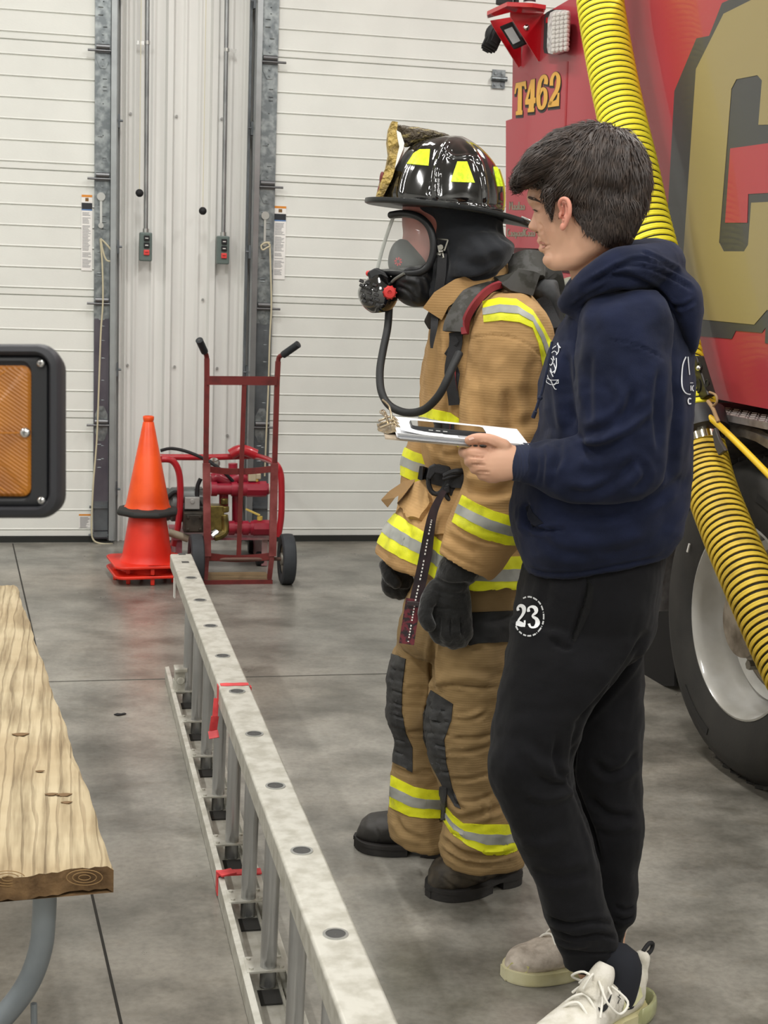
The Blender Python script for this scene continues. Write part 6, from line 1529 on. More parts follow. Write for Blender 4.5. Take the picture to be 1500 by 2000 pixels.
limb(bm, [(1072, 378, HD-.060, .012), (1074, 396, HD-.060, .009), (1076, 412, HD-.061, .006), (1078, 426, HD-.061, .003)], 12)
for z, sc in ((-.055, .85), (-.02, 1.), (.02, 1), (.05, .95), (.075, .8)):
    limb(bm, [(1090, 290, HD+z, .03*sc), (1055, 318, HD+z, .028*sc), (1030, 340, HD+z, .022*sc), (1016, 356, HD+z+.01, .014*sc), (1012, 368, HD+z+.01, .006)], 12)
me_hr = remesh(bm, .004, 12); nape = multi_patch(bodyM, [[(1114, 388), (1238, 392), (1236, 460), (1224, 482), (1190, 482), (1162, 466), (1140, 446), (1124, 424)]], .006, facing=-.1); nm_ = bpy.data.meshes.new('n'); nape.to_mesh(nm_); nape.free(); wrinkle(me_hr, .0045, 11, 31, (1.3, 1, 1), mask=lambda c: np.clip((470-npr(c)[1])/90, .15, 1))
me_hr = joinmesh([me_hr, nm_]); bvHr = bvh_of(me_hr)
co = getco(me_hr); no = getno(me_hr)
rng = random.Random(11); crown = D(1200, 262, HD+.01)
strands = NB(); tris = [tuple(p.vertices) for p in me_hr.polygons]; nv = len(co)
def flow(p, n):
    x, y, z = pr(p)
    f = p-crown; d = Vector(f)
    d = d.normalized()+Vector((0, 0, -.55))
    if x < 1120 and y < 400: d += (RT*-1.1+UP*-.35)      # fringe swept forward
    if x > 1150: d += Vector((0, 0, -.5))
    if y > 380: d += Vector((0, 0, -.8))+RT*(.25 if x > 1110 else 0)
    d = d-n*d.dot(n)
    return d.normalized() if d.length > 1e-4 else Vector((0, 0, -1))
cnt = 0; target_n = 7000
while cnt < target_n:
    i = rng.randrange(nv); p = Vector(co[i]); n = Vector(no[i]); x, y, z = pr(p)
    if y > 400 and x < 1100 and n.dot(CAM-p) < 0: pass
    cnt += 1
    L = rng.uniform(.018, .036) if y < 400 else rng.uniform(.008, .018)
    if y > 455: L = rng.uniform(.005, .011)
    lift = rng.uniform(.0, .006) if y < 400 else rng.uniform(0, .0015)
    if x < 1075 and y < 385: L *= 1.3; lift *= 1.3
    d = flow(p, n)+Vector((rng.gauss(0, .16), rng.gauss(0, .16), rng.gauss(0, .12))); d = (d-n*d.dot(n)).normalized()
    s = d.cross(n).normalized(); w0 = rng.uniform(.0008, .0019); curl = rng.gauss(0, .12)
    q = p+n*.0003; ring_prev = None
    for k in range(5):
        t = k/4; r = w0*(1-t)**.7*(1.0 if k else .8)+.00008
        c = q+n*(lift*t*1.2+.0011)
        ring = [strands.verts.new(c+s*r), strands.verts.new(c-s*r*.5+n*r*.8), strands.verts.new(c-s*r)]
        if ring_prev:
            face(strands, (ring_prev[0], ring_prev[1], ring[1], ring[0])); face(strands, (ring_prev[1], ring_prev[2], ring[2], ring[1]))
        ring_prev = ring
        q = q+d*L/4; h = bvHr.find_nearest(q)
        if h[0] is not None and k < 3 and (y < 440): q = h[0]+(h[1] if h[1].dot(n) > 0 else -h[1])*.0004; nn_ = h[1] if h[1].dot(n) > 0 else -h[1]; n = (n+nn_).normalized()
        d = (d+s*curl*.3); d = (d-n*d.dot(n)*.9).normalized(); s = d.cross(n).normalized()
# sideburn and stray hairs
def hairline(a, b, w):
    p, n = surf(bvM, *a, .0006, HD); q, _ = surf(bvM, *b, .0012, HD)
    d = (q-p); s = d.cross(n).normalized()
    v = [strands.verts.new(p+s*w), strands.verts.new(p-s*w), strands.verts.new(q)]; face(strands, v)
for k in range(420):
    t = rng.random()**.9; x = rng.gauss(1076+t*2, 5*(1-t*.6)); y = 380+t*52; hairline((x, y), (x+rng.uniform(-2, 2), y+rng.uniform(5, 10)*(1-.4*t)), rng.uniform(.0002, .0006)*(1.1-t*.6))
for k in range(420):
    t = rng.random(); x = 1116+t*72+rng.gauss(0, 3); y = 410+t*70+rng.gauss(0, 2); hairline((x, y), (x-rng.uniform(-1, 4), y+rng.uniform(4, 9)), rng.uniform(.0002, .0005))
me_st = bpy.data.meshes.new('st'); strands.to_mesh(me_st); strands.free()
me_hj = joinmesh([me_hr, me_st]); obj('hair', me_hj, M_hair, man, ang=180)
# ---- hoodie
bm = NB()
ploft(bm, [(1140, 565, 1300, 540, .09), (1108, 605, 1338, 590, .15), (1084, 655, 1348, 655, .185), (1066, 712, 1350, 710, .2), (1059, 770, 1352, 770, .205), (1056, 830, 1352, 830, .205), (1035, 880, 1347, 880, .2), (1012, 925, 1341, 930, .197), (999, 970, 1335, 980, .197), (994, 1018, 1327, 1030, .195), (1000, 1058, 1318, 1050, .188), (1010, 1088, 1312, 1062, .175), (1018, 1112, 1308, 1066, .168), (1030, 1110, 1300, 1062, .155), (1060, 1080, 1280, 1050, .13)], dM, n=56)
me_ht = remesh(bm, .0055, 4)
bm = NB()
ploft(bm, [(1165, 572, 1285, 568, .06, -.13), (1140, 600, 1306, 600, .085, -.145), (1128, 650, 1312, 655, .095, -.155), (1124, 710, 1310, 715, .097, -.165), (1128, 780, 1308, 780, .095, -.175), (1134, 840, 1304, 850, .092, -.18), (1140, 900, 1294, 910, .088, -.18), (1158, 945, 1276, 952, .078, -.18), (1190, 972, 1245, 975, .05, -.18)], dM, n=36)
ploft(bm, [(1270, 880, 1268, 955, .05, -.17), (1235, 850, 1245, 978, .075, -.175), (1190, 842, 1200, 985, .082, -.175), (1140, 848, 1145, 982, .08, -.17), (1095, 856, 1092, 972, .07, -.16), (1062, 862, 1056, 955, .058, -.145), (1038, 866, 1030, 944, .048, -.14), (1022, 866, 1014, 940, .045, -.135)], dM, n=32)
me_hs = remesh(bm, .005, 4)
bm = NB(); ploft(bm, [(1150, 640, 1290, 640, .08, .16), (1145, 760, 1280, 760, .09, .17), (1130, 860, 1270, 870, .085, .17), (1110, 900, 1220, 940, .075, .15), (1080, 905, 1140, 945, .06, .1)], dM, n=24); ploft(bm, [(1150, 862, 1150, 940, .06, .15), (1100, 868, 1100, 930, .05, .13), (1062, 874, 1062, 918, .04, .11)], dM, n=20)
me_hf = remesh(bm, .006, 4)
# hood lying on the back
bm = NB()
hp_ = [D(x, y, d) for x, y, d in ((1112, 592, 2.80), (1128, 572, 2.75), (1160, 548, 2.715), (1200, 530, 2.70), (1245, 522, 2.72), (1285, 520, 2.78), (1290, 515, 2.84), (1262, 506, 2.90), (1215, 510, 2.93), (1160, 535, 2.92), (1125, 570, 2.87))]
hl2 = []
n_ = len(hp_)
for i in range(n_):
    p0, p1, p2, p3 = hp_[i-1], hp_[i], hp_[(i+1) % n_], hp_[(i+2) % n_]
    for j in range(4):
        t = j/4; hl2.append(.5*((2*p1)+(-p0+p2)*t+(2*p0-5*p1+4*p2-p3)*t*t+(-p0+3*p1-3*p2+p3)*t**3))
rr_ = [.024+.022*max(0, math.sin(PI*min(1, max(0, (i/len(hl2)-.08)/.84)))) for i in range(len(hl2))]
tube(bm, hl2, rr_, 16, closed=True)
ploft(bm, [(1236, 492, 1272, 494, .05, .0), (1222, 503, 1306, 512, .09, -.01), (1222, 520, 1340, 535, .12, -.01), (1230, 545, 1360, 556, .145, -.01), (1246, 575, 1362, 588, .155, -.01), (1266, 605, 1362, 615, .15, -.01), (1290, 640, 1357, 655, .13, -.02), (1316, 672, 1352, 682, .09, -.04), (1330, 688, 1350, 694, .05, -.05)], dM, n=40)
ploft(bm, [(1118, 582, 1150, 560, .06, -.03), (1110, 605, 1165, 590, .10, -.04), (1106, 630, 1160, 625, .12, -.02), (1098, 660, 1130, 660, .10, -.0)], dM, n=24)
me_hh = remesh(bm, .005, 5)
wrinkle(me_ht, .008, 3.2, 41, (1, 1, 1.2)); wrinkle(me_ht, .002, 9, 45, (1, 1, 1.6)); wrinkle(me_hs, .007, 4.2, 42, (1, 1, 1.4)); wrinkle(me_hs, .0022, 9, 46, (1, 1, 1.2)); wrinkle(me_hh, .003, 7, 43)
crease(me_hh, [([(1140, 562), (1190, 538), (1240, 545), (1290, 575), (1325, 620)], 5, -.008), ([(1160, 548), (1210, 522), (1260, 520), (1320, 545), (1350, 565)], 4, -.007), ([(1190, 530), (1240, 508), (1300, 520), (1345, 545)], 4, -.006), ([(1150, 575), (1210, 556), (1260, 580), (1300, 625), (1330, 680)], 6, .006), ([(1255, 492), (1290, 508), (1330, 530)], 3, -.005), ([(1355, 588), (1330, 600), (1290, 590)], 4, -.006), ([(1118, 600), (1150, 575), (1185, 556)], 3, -.004)])
crease(me_hs, [([(1185, 664), (1220, 668), (1255, 678), (1295, 700)], 2.2, -.003), ([(1140, 846), (1180, 835), (1225, 800), (1240, 760)], 9, -.008), ([(1135, 862), (1180, 858), (1230, 835), (1270, 800)], 8, .008), ([(1150, 690), (1148, 760), (1150, 830)], 9, -.006), ([(1045, 868), (1048, 905), (1042, 942)], 5, -.005), ([(1065, 862), (1072, 905), (1066, 950)], 6, .005), ([(1090, 862), (1092, 890), (1080, 920)], 7, -.006), ([(1110, 960), (1150, 965), (1200, 940), (1240, 900)], 9, -.007), ([(1130, 900), (1180, 905), (1230, 880)], 12, .006), ([(1290, 720), (1282, 800), (1288, 880)], 7, -.006), ([(1200, 740), (1215, 790), (1200, 830)], 10, .005), ([(1250, 900), (1262, 930), (1240, 958)], 7, -.006)])
crease(me_ht, [([(1030, 985), (1027, 1005), (1036, 1028), (1060, 1036), (1100, 1034)], 4, -.012), ([(1015, 985), (1012, 1010), (1022, 1040)], 7, .008), ([(1105, 690), (1110, 760), (1120, 830)], 9, -.008), ([(1085, 720), (1092, 800), (1100, 840)], 9, .006), ([(1310, 720), (1318, 800), (1312, 880), (1305, 940)], 8, -.007), ([(1250, 985), (1300, 960), (1335, 930)], 10, -.006), ([(1080, 1000), (1160, 1010), (1240, 1000)], 10, -.005), ([(1110, 1050), (1180, 1060), (1260, 1040)], 12, .005), ([(1012, 1098), (1060, 1118), (1130, 1118), (1200, 1106), (1300, 1086)], 3, -.003), ([(1060, 1060), (1100, 1080), (1150, 1085)], 9, -.004)])
me_hood = joinmesh([me_ht, me_hs, me_hf, me_hh])
hoodie = obj('hoodie', me_hood.copy(), M_navy, man, ang=180)
bvT2 = bvh_of(me_hood)
obj('pocket_opening', multi_patch(me_ht, [[(1027, 990), (1034, 985), (1040, 1000), (1032, 1018)], [(1030, 1010), (1040, 1000), (1062, 1022), (1040, 1030)]], .0015), mat('pocket_dark', '0e1220', rough=1), hoodie, ang=60)
bm = NB(); ploft(bm, [(1034, 868, 1028, 942, .0475, -.14), (1024, 865, 1016, 940, .0475, -.135), (1006, 867, 1001, 938, .043, -.13), (990, 872, 988, 932, .0385, -.128), (985, 876, 984, 928, .035, -.128)], dM, n=40)
obj('cuff', bm, M_navyr, hoodie, ang=60)
ds = [D(*q) for q in ((1078, 668, 2.76), (1070, 715, 2.75), (1060, 760, 2.76), (1050, 790, 2.76), (1043, 812, 2.765))]
bm = NB(); tube(bm, spline(ds, 4), .0028, 8); cyl(bm, D(1046, 803, 2.76), D(1041, 816, 2.765), .0042, 8); sphere(bm, D(1055, 777, 2.76), .005, 6); obj('drawstring', bm, M_navyr, hoodie)
def deco(name, quads, parent=hoodie, bv=bvT2, off=.002, m=M_prt):
    bm = NB(); decal(bm, bv, quads, off); return obj(name, bm, m, parent, smooth=False)
def S_(pts, w, k=3): return strokequads(sp2(pts, k) if len(pts) > 2 else pts, w)
q = []
for pts, w in (([(1088, 676), (1080, 682), (1076, 695), (1074, 715)], 1.4), ([(1091, 670), (1093, 685), (1088, 694)], 1.6), ([(1079, 690), (1085, 686), (1090, 692)], 1.4), ([(1073, 706), (1070, 722), (1072, 736), (1078, 744)], 1.4), ([(1088, 700), (1088, 716), (1084, 730)], 1.6),
               ([(1078, 700), (1082, 706), (1078, 714), (1074, 710)], 1.6), ([(1083, 710), (1086, 722), (1080, 728), (1077, 720)], 1.5), ([(1069, 738), (1078, 742), (1090, 742)], 1.3), ([(1069, 746), (1078, 751), (1091, 748)], 1.3), ([(1069, 738), (1069, 746)], 1.3), ([(1091, 741), (1091, 749)], 1.3), ([(1078, 743), (1084, 758), (1088, 760)], 1.4), ([(1090, 742), (1084, 752)], 1.2), ([(1082, 696), (1084, 704)], 2.), ([(1076, 724), (1082, 736)], 1.6), ([(1090, 672), (1096, 680)], 2.4)):
    q += S_(pts, w)
deco('chest_emblem', q)
q = []
for pts, w in (([(1338, 697), (1332, 712), (1330, 735), (1331, 755), (1337, 767), (1347, 770)], 2.2), ([(1342, 697), (1343.5, 716), (1345, 732)], 1.8), ([(1346, 748), (1352, 748)], 1.2), ([(1347.5, 753), (1347.5, 763)], 1.8), ([(1353, 753), (1350.5, 756), (1350.5, 761), (1353, 764)], 1.8), ([(1348, 779), (1344, 778), (1342, 783), (1344, 789), (1348, 788)], 2.6)):
    q += S_(pts, w)
deco('back_print', q)
# ---- sweatpants
bm = NB()
ploft(bm, [(1035, 1070, 1295, 1040, .14), (1020, 1110, 1298, 1075, .158), (1012, 1160, 1292, 1130, .163), (1003, 1210, 1281, 1190, .163), (994, 1250, 1262, 1245, .155), (1000, 1290, 1235, 1280, .12)], dM, n=44)
ploft(bm, [(995, 1210, 1270, 1200, .11, -.05), (989, 1255, 1258, 1240, .115, -.06), (981, 1300, 1228, 1285, .115, -.07), (972, 1360, 1192, 1335, .11, -.075), (963, 1420, 1148, 1400, .105, -.08), (954, 1480, 1122, 1468, .098, -.08), (957, 1530, 1119, 1528, .093, -.08), (975, 1580, 1134, 1575, .088, -.08), (1001, 1640, 1156, 1635, .082, -.075), (1025, 1690, 1171, 1690, .077, -.07), (1048, 1745, 1183, 1750, .072, -.065), (1062, 1790, 1198, 1798, .068, -.06), (1076, 1815, 1209, 1826, .064, -.055), (1085, 1842, 1211, 1850, .056, -.05), (1100, 1868, 1212, 1872, .049, -.05), (1103, 1886, 1212, 1890, .046, -.05), (1112, 1880, 1204, 1884, .04, -.05)], dM, n=40)
me_p1 = bm
ploft(bm, [(1110, 1215, 1268, 1210, .1, .06), (1100, 1260, 1258, 1255, .1, .07), (1095, 1320, 1256, 1320, .1, .08), (1092, 1400, 1254, 1400, .098, .085), (1098, 1455, 1254, 1455, .094, .09), (1110, 1520, 1256, 1522, .09, .095), (1122, 1590, 1257, 1593, .086, .1), (1130, 1640, 1254, 1640, .08, .1), (1136, 1700, 1246, 1700, .074, .1), (1142, 1750, 1242, 1750, .07, .1), (1146, 1782, 1237, 1784, .064, .1), (1148, 1800, 1224, 1805, .055, .1), (1150, 1870, 1210, 1870, .044, .1)], dM, n=32)
me_pn = remesh(bm, .0055, 4)
wrinkle(me_pn, .007, 3.5, 51, (1, 1, 1.2)); wrinkle(me_pn, .0022, 9, 52)
crease(me_pn, [([(1260, 1240), (1225, 1300), (1190, 1345), (1155, 1385), (1130, 1412)], 7, -.012), ([(1128, 1414), (1120, 1470), (1118, 1520), (1136, 1572), (1158, 1632), (1172, 1690)], 6, -.010), ([(1118, 1518), (1095, 1512), (1085, 1490), (1088, 1440)], 6, -.008), ([(1118, 1528), (1085, 1535), (1050, 1520)], 8, -.008), ([(1110, 1548), (1070, 1560), (1030, 1548)], 9, .007), ([(1100, 1500), (1060, 1495), (1020, 1460)], 12, .005),
                ([(1160, 1490), (1190, 1512), (1225, 1500), (1245, 1470)], 8, -.009), ([(1155, 1560), (1190, 1590), (1235, 1595)], 7, -.008), ([(1160, 1600), (1200, 1620), (1240, 1612)], 8, .006), ([(1118, 1262), (1105, 1266), (1080, 1255)], 5, -.007), ([(1110, 1250), (1092, 1240), (1072, 1238)], 7, .006), ([(1150, 1130), (1142, 1170), (1128, 1215), (1116, 1254)], 4, -.010), ([(1070, 1130), (1062, 1180)], 10, -.003),
                ([(1060, 1790), (1110, 1806), (1160, 1800), (1205, 1806)], 5, -.008), ([(1072, 1812), (1120, 1832), (1170, 1826), (1210, 1834)], 4, -.007), ([(1080, 1835), (1110, 1848), (1150, 1846)], 4, .005), ([(1100, 1858), (1150, 1862), (1212, 1862)], 3, -.004), ([(1200, 1770), (1222, 1778), (1240, 1772)], 4, -.006), ([(1198, 1790), (1218, 1798), (1238, 1790)], 3, -.006), ([(1040, 1700), (1090, 1715), (1150, 1700)], 10, -.005), ([(1015, 1640), (1060, 1650), (1110, 1630)], 12, .005)])
pants = obj('sweatpants', me_pn.copy(), M_pant, man, ang=180)
obj('pocket_slit', multi_patch(me_pn, [[(1148, 1128), (1160, 1150), (1154, 1190), (1138, 1180)], [(1138, 1180), (1154, 1190), (1124, 1255), (1116, 1250)]], .0012), mat('slit_dark', '0c0c0d', rough=1), pants, ang=60)
bvP = bvh_of(me_pn)
M_23 = mat('print_bright', 'eef0f2', rough=.6)
q = []
two = [(1014, 1193), (1013, 1187), (1018, 1183), (1024, 1186), (1025, 1194), (1021, 1203), (1014, 1212), (1010, 1219)]
q += strokequads(sp2(two, 3), [5, 6, 5, 4, 4, 5, 6, 7, 7.5, 8, 8, 7.5, 7, 6, 5.5, 5, 4.5, 4, 4, 4, 4, 4][:len(sp2(two, 3))])
q += [[(1008, 1216), (1013, 1213), (1027, 1219), (1026, 1226), (1018, 1226), (1008, 1222)], [(1024, 1213), (1028, 1212), (1027, 1222), (1024, 1222)]]
three = [(1034, 1195), (1034, 1188), (1040, 1185), (1047, 1188), (1048, 1196), (1041, 1203), (1049, 1209), (1051, 1218), (1045, 1226), (1037, 1226), (1034, 1219)]
q += strokequads(sp2(three, 3), [5, 6, 5, 4, 3.5, 4, 5, 6, 7, 7.5, 8, 7.5, 6, 5, 4, 3.5, 5, 6, 7, 8, 9, 9, 8, 7, 5, 4, 4, 4, 5, 5, 6][:len(sp2(three, 3))])
deco('number_print', q, pants, bvP, .0018, M_23)
q = []; rr = random.Random(9)
a = -PI*.62
while a < PI*.78:
    da = rr.choice((.03, .26, .3, .24)) if True else 0
    n = max(2, int(da/.05)+1)
    pts = [(1034+29*math.cos(a+da*k/(n-1)), 1204+38*math.sin(a+da*k/(n-1))) for k in range(n)]
    # letters as fine radial ticks
    if da > .1:
        for k in range(int(da/.042)):
            aa = a+.042*k; c, s = math.cos(aa), math.sin(aa); q += [[(1034+27.6*c, 1204+36.6*s), (1034+30.4*c, 1204+39.6*s), (1034+30.4*math.cos(aa+.028), 1204+39.6*math.sin(aa+.028)), (1034+27.6*math.cos(aa+.028), 1204+36.6*math.sin(aa+.028))]]
    else: q += strokequads(pts, 2.2)
    a += da+.07
deco('ring_print', q, pants, bvP, .0018, M_23)
# ---- socks and sneakers
M_knit = mat('sneaker_white', 'dad6cc', rough=.8, vcol='c7c2b4', vscale=30, bump=.5, bscale=260); M_knit2 = mat('sneaker_grey', 'c0b5a9', rough=.85, vcol='a79c90', vscale=60, bump=.6, bscale=200)
M_mid = mat('sneaker_sole', 'cfcaa8', rough=.6, vcol='b5ad80', vscale=10); M_air = mat('air_heel', 'c9cc9c', rough=.08, trans=.5, coat=.6, alpha=.85); M_lace = mat('lace', 'e6e3da', rough=.8); M_sock = mat('sock', '1f2128', rough=.95)
def sneaker(hp, tp, mk, near, shin):
    h, t = hp, tp; ax = (t-h).normalized(); sd = Vector((-ax.y, ax.x, 0)); L = (t-h).length; Z = Vector((0, 0, 1))
    if sd.dot(CAM-h) < 0: sd = -sd     # sd points to the camera side
    bu, bs = NB(), NB()
    boot(bu, bs, h, t, w=.105, sole_t=.029, heel_h=.010, prof=[(0, .078), (.08, .092), (.2, .088), (.32, .085), (.42, .086), (.52, .078), (.64, .062), (.78, .05), (.9, .046), (.96, .036), (1, .018)])
    bmt = bu; c0 = h+ax*(L*.02)
    # heel tab rises behind, tongue in front
    tube(bmt, spline([h+ax*.02+Z*.06, h+ax*.008+Z*.10, h+ax*.0+Z*.135], 3), [.022]*3+[.018]*3+[.010], 12)
    tube(bmt, spline([h+ax*(L*.52)+Z*.085, h+ax*(L*.42)+Z*.115, h+ax*(L*.36)+Z*.145], 3), [.03, .03, .03, .028, .026, .022, .016], 14)
    me = remesh(bmt, .004, 3); s_ = obj('sneaker', me.copy(), mk, man, ang=180); bv = bvh_of(me)
    obj('sole', bs, M_mid, s_, ang=35, bevel=.006)
    sock = NB(); tube(sock, spline([shin, h+ax*(L*.2)+Z*.13, h+ax*(L*.24)+Z*.05], 8), .037, 28); obj('sock', sock, M_sock, man)
    # laces
    bm = NB()
    for k, s in enumerate((.44, .50, .56, .62)):
        c = h+ax*(L*s)
        zt = .034*.6+[.113, .098, .082, .07][k]*.92
        P = [c+sd*.036+Z*(zt-.022), c+sd*.018+Z*(zt-.003), c+Z*(zt+.006), c-sd*.018+ax*.01+Z*(zt-.003), c-sd*.036+ax*.012+Z*(zt-.022)]
        tube(bm, spline(P, 4), .0028, 8)
    c = h+ax*(L*.44)+Z*.115
    tube(bm, spline([c, c+sd*.02+ax*.02+Z*.012, c+sd*.05+ax*.03-Z*.015, c+sd*.06+ax*.0-Z*.045, c+sd*.055-ax*.03-Z*.03, c+sd*.02-ax*.01], 5), .0026, 8)
    tube(bm, spline([c, c-sd*.02+ax*.02+Z*.02, c-sd*.05+ax*.02+Z*.0, c-sd*.05-ax*.01-Z*.02, c], 5), .0026, 8)
    tube(bm, spline([c, c+ax*.02+sd*.03+Z*.0, c+ax*.05+sd*.05-Z*.04], 5), .0024, 8); tube(bm, spline([c, c+ax*.015-Z*.0, c+ax*.03+sd*.01+Z*.03, c+ax*.045+Z*.0], 5), .0024, 8)
    obj('laces', bm, M_lace, s_)
    return s_, ax, sd, L, h, bv
def F_(x, y): return on(x, y, 2, 0)
n1 = sneaker(F_(1248, 1976), F_(1040, 2084), M_knit, True, D(1158, 1885, 3.02))
s_, ax, sd, L, h, bv = n1
Z = Vector((0, 0, 1))
# translucent air unit and pale heel counter on the near sneaker
bm = NB(); rs = []
for k in range(11):
    a = PI*(k/10); rs.append([h+ax*(.055-.085*math.sin(a)*(1 if .05 < a < 3.1 else .9))+sd*(.047*math.cos(a))+Z*(.024+.02*math.sin(b)) - ax*(.006*math.cos(b)) + sd*(.006*math.cos(b)*math.cos(a)) for b in (2*PI*j/14 for j in range(14))])
rings(bm, rs); obj('air_heel', bm, M_air, s_, ang=60)
bmh = NB(); decal(bmh, bv, [[(1238, 1925), (1250, 1928), (1254, 1945), (1240, 1962)], [(1240, 1962), (1254, 1945), (1248, 1975), (1222, 1990), (1205, 1996)], [(1226, 1930), (1238, 1925), (1240, 1962), (1214, 1975)], [(1214, 1975), (1240, 1962), (1205, 1996), (1202, 1990)]], .002); obj('heel_counter', bmh, mat('heel_pale', 'cccaa0', rough=.35), s_, smooth=False)
bmh = NB(); decal(bmh, bv, strokequads(sp2([(1193, 1941), (1188, 1955), (1181, 1968), (1173, 1974), (1168, 1968)], 3), [1, 2, 3.5, 5, 6.5, 8, 9, 9, 8.5, 7, 5, 3, 1.5][:13]), .0022); obj('curved_tick_mark', bmh, M_blk, s_, smooth=False)
bmh = NB()
for pts in ([(1206, 1932), (1210, 1940)], [(1212, 1936), (1208, 1946)], [(1205, 1946), (1211, 1952)], [(1208, 1952), (1205, 1960)], [(1106, 1900), (1112, 1896), (1118, 1902)], [(1112, 1908), (1120, 1906), (1122, 1912)], [(1124, 1908), (1132, 1912)]): decal(bmh, bv, strokequads(pts, 1.6), .0022)
obj('black_lettering', bmh, M_blk, s_, smooth=False)
bm = NB(); tube(bm, spline([h+Z*.135, h-ax*.018+Z*.146, h-ax*.032+Z*.142, h-ax*.028+Z*.128, h-ax*.008+Z*.122], 4), .0045, 8); obj('pull_tab', bm, M_blk, s_)
n2 = sneaker(F_(1212, 1881), F_(984, 1912), M_knit2, False, D(1185, 1860, 3.17))
bv = n2[5]; bmh = NB(); decal(bmh, bv, [[(980, 1880), (992, 1868), (1000, 1880), (990, 1892)], [(990, 1892), (1000, 1880), (1034, 1888), (1028, 1900)], [(984, 1884), (990, 1892), (1020, 1902), (1000, 1900)]], .0015); obj('toe_guard', bmh, mat('toe_pale', 'cfcb8e', rough=.4, vcol='b0ab68', vscale=30), n2[0], smooth=False)
# ================================================================ clipboard, papers, phone
def Q(x, y, d): return D(x, y, d)
cl = thing('clipboard', 'clipboard with metal clip held level in the hand of the hooded man', 'clipboard', Q(870, 850, 2.88))
LN, LFp, RF, RN = Q(752, 858, 2.785), Q(744, 824, 2.995), Q(1012, 852, 2.995), Q(1036, 884, 2.785)
up_ = (RN-LN).cross(LFp-LN).normalized()
if up_.z < 0: up_ = -up_
bm = NB(); prism(bm, [LN, LFp, RF, RN], up_*.003); obj('board', bm, mat('board_clear', 'b7a894', rough=.25, coat=.5, vcol='8d8070', vscale=10), cl, smooth=False)
def onb(u, v, w=.003): return LN.lerp(RN, u).lerp(LFp.lerp(RF, u), v)+up_*w
bm = NB()
a, b_ = onb(.085, .3, .012), onb(.085, .72, .012)
bar(bm, onb(.02, .5, .006), onb(.12, .5, .010), .10, .0025, up_); tube(bm, [onb(.07, .28, .014), onb(.07, .74, .014)], .006, 10)
for v in (.3, .5, .7): tube(bm, spline([onb(.12, v, .012), onb(.07, v+.02, .022), onb(.02, v, .018), onb(-.03, v-.02, .012)], 4), .0022, 8)
tube(bm, spline([onb(.03, .35, .02), onb(.0, .35, .034), onb(-.03, .5, .036), onb(.0, .66, .034), onb(.03, .66, .02)], 4), .0024, 8)
tube(bm, spline([onb(.06, .55, .02), onb(.035, .6, .045), onb(-.02, .6, .058)], 4), .0022, 8)
bar(bm, onb(-.045, .38, .006), onb(.02, .38, .004), .012, .002, up_); bar(bm, onb(-.04, .65, .006), onb(.02, .65, .004), .012, .002, up_)
P = [onb(-.04, .3, .004), onb(-.04, .72, .004), onb(.02, .8, .004), onb(.14, .8, .014), onb(.14, .22, .014), onb(.02, .2, .004)]; prism(bm, P, up_*.0015)
obj('metal_clip', bm, mat('clip_brass', 'b9ab94', rough=.2, metal=.9), cl, ang=40)
pp = thing('paper_stack', 'stack of white papers fanned on the clipboard', 'papers', onb(.5, .5, .004))
rnd = random.Random(8)
M_pap = mat('paper', 'f0f1f4', rough=.6); M_pap2 = mat('paper_shade', 'd9dbe2', rough=.6)
for k in range(9):
    h = .0045+k*.0013; j = rnd.uniform(-.012, .012); du = rnd.uniform(0, .03)
    bm = NB(); P = [onb(.07+du, -.02+j, h+.0008*k*.0), onb(.07+du, .97+j, h), onb(.985-du*.4, .98+j, h), onb(.985-du*.4, .0+j, h)]
    prism(bm, P, up_*.0007); obj('sheet', bm, M_pap if k % 2 or k == 8 else M_pap2, pp, smooth=False)
bm = NB(); hh_ = .0162
rs = []
for k in range(9):
    t = k/8; z = hh_+.010*(1-t)**2; rs.append([onb(.10+.3*t, -.03, z-.004*(1-t)), onb(.10+.3*t, .4, z)])
V = [[bm.verts.new(p) for p in r] for r in rs]
for i in range(8): face(bm, (V[i][0], V[i][1], V[i+1][1], V[i+1][0]))
obj('curled_sheet', bm, M_pap, pp, ang=180)
bm = NB()
for k in range(5): bar(bm, onb(.5+.0*k, .03+.03*k, .0158), onb(.66+.02*(k % 3), .03+.03*k, .0158), .0012, .0004, up_)
obj('printed_lines', bm, M_gy, pp, smooth=False)
ph = thing('smartphone', 'black smartphone lying on the papers of the clipboard', 'phone', onb(.35, .4, .02))
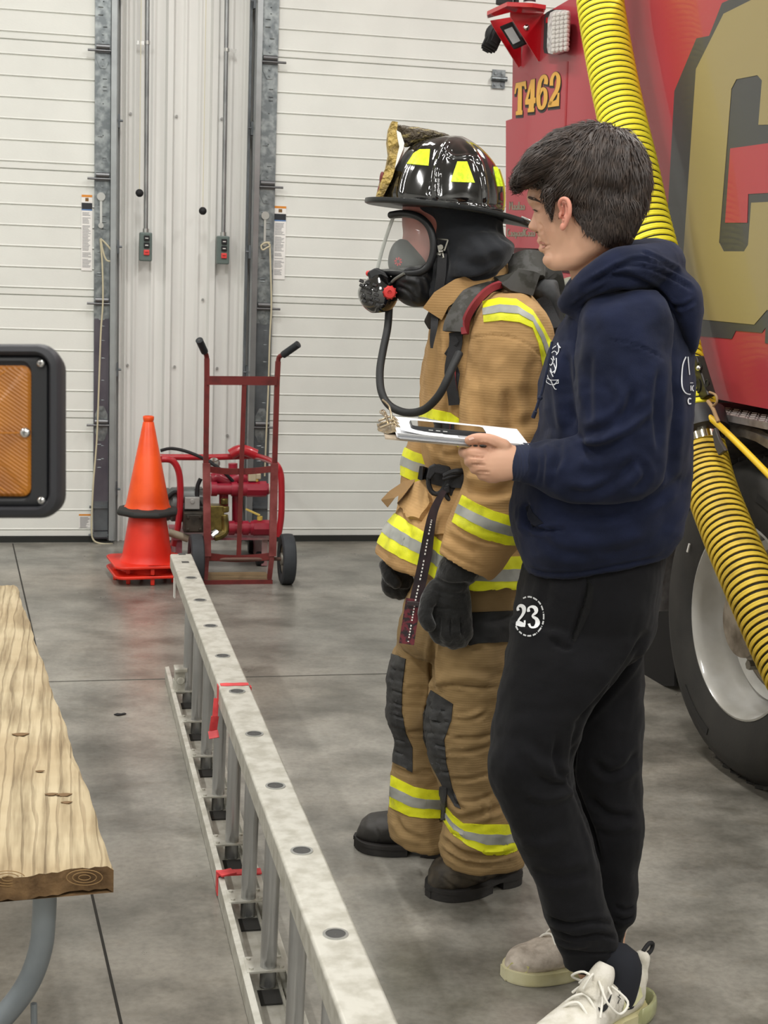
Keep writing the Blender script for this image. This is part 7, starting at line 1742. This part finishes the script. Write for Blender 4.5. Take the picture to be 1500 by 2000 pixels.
def rr2(u0, u1, v0, v1, r, w):
    L_ = (RN-LN).length; W_ = (LFp-LN).length; out = []
    for cu, cv, a0 in ((u1*L_-r, v1*W_-r, 0), (u0*L_+r, v1*W_-r, PI/2), (u0*L_+r, v0*W_+r, PI), (u1*L_-r, v0*W_+r, 1.5*PI)):
        for k in range(7): a = a0+PI/2*k/6; out.append(onb((cu+r*math.cos(a))/L_, (cv+r*math.sin(a))/W_, w))
    return out
bm = NB(); rings(bm, [rr2(.182, .698, .152, .518, .010, .0168), rr2(.178, .702, .148, .522, .012, .0185), rr2(.178, .702, .148, .522, .012, .0235), rr2(.182, .698, .152, .518, .010, .0255)], True)
c_ = obj('phone_body', bm, mat('phone_case', '232426', rough=.4), ph, ang=35)
bm = NB(); prism(bm, rr2(.188, .692, .162, .508, .009, .0256), up_*.0004); obj('screen', bm, mat('phone_glass', '101012', rough=.04, coat=1, spec=.8), ph, smooth=False)
for u in (.30, .35, .40):
    bm = NB(); bar(bm, onb(u, .146, .021), onb(u+.03, .146, .021), .0015, .0018, up_); obj('side_button', bm, M_steel, ph, smooth=False)
# ================================================================ camera and light
cd = bpy.data.cameras.new('camera'); cam = bpy.data.objects.new('camera', cd); COL.objects.link(cam); scene.camera = cam
cd.sensor_fit = 'VERTICAL'; cd.sensor_height = 36; cd.sensor_width = 27; cd.lens = F/2000*36; cd.clip_start = .05
cam.matrix_world = Matrix(((RT.x, UP.x, -FWD.x, 0), (RT.y, UP.y, -FWD.y, 0), (RT.z, UP.z, -FWD.z, H), (0, 0, 0, 1)))
cd.dof.use_dof = True; cd.dof.focus_distance = 3.4; cd.dof.aperture_fstop = 16
w = bpy.data.worlds.new('world'); scene.world = w; w.use_nodes = True
w.node_tree.nodes['Background'].inputs[0].default_value = (.92, .96, 1, 1); w.node_tree.nodes['Background'].inputs[1].default_value = .6
def area(x, y, z, sx, sy, power, col=(1, .985, .95)):
    l = bpy.data.lights.new('ceiling_lamp', 'AREA'); l.shape = 'RECTANGLE'; l.size = sx; l.size_y = sy; l.energy = power; l.color = col
    o = bpy.data.objects.new('ceiling_lamp', l); o.location = (x, y, z); COL.objects.link(o); return o
for x in (-2.6, .4, 3.4):
    for y in (-.8, 2.3, 5.4):
        area(x, y, 4.6, .22, 1.4, 72)
scene.view_settings.view_transform = 'Standard'; scene.view_settings.look = 'None'; scene.view_settings.exposure = 0
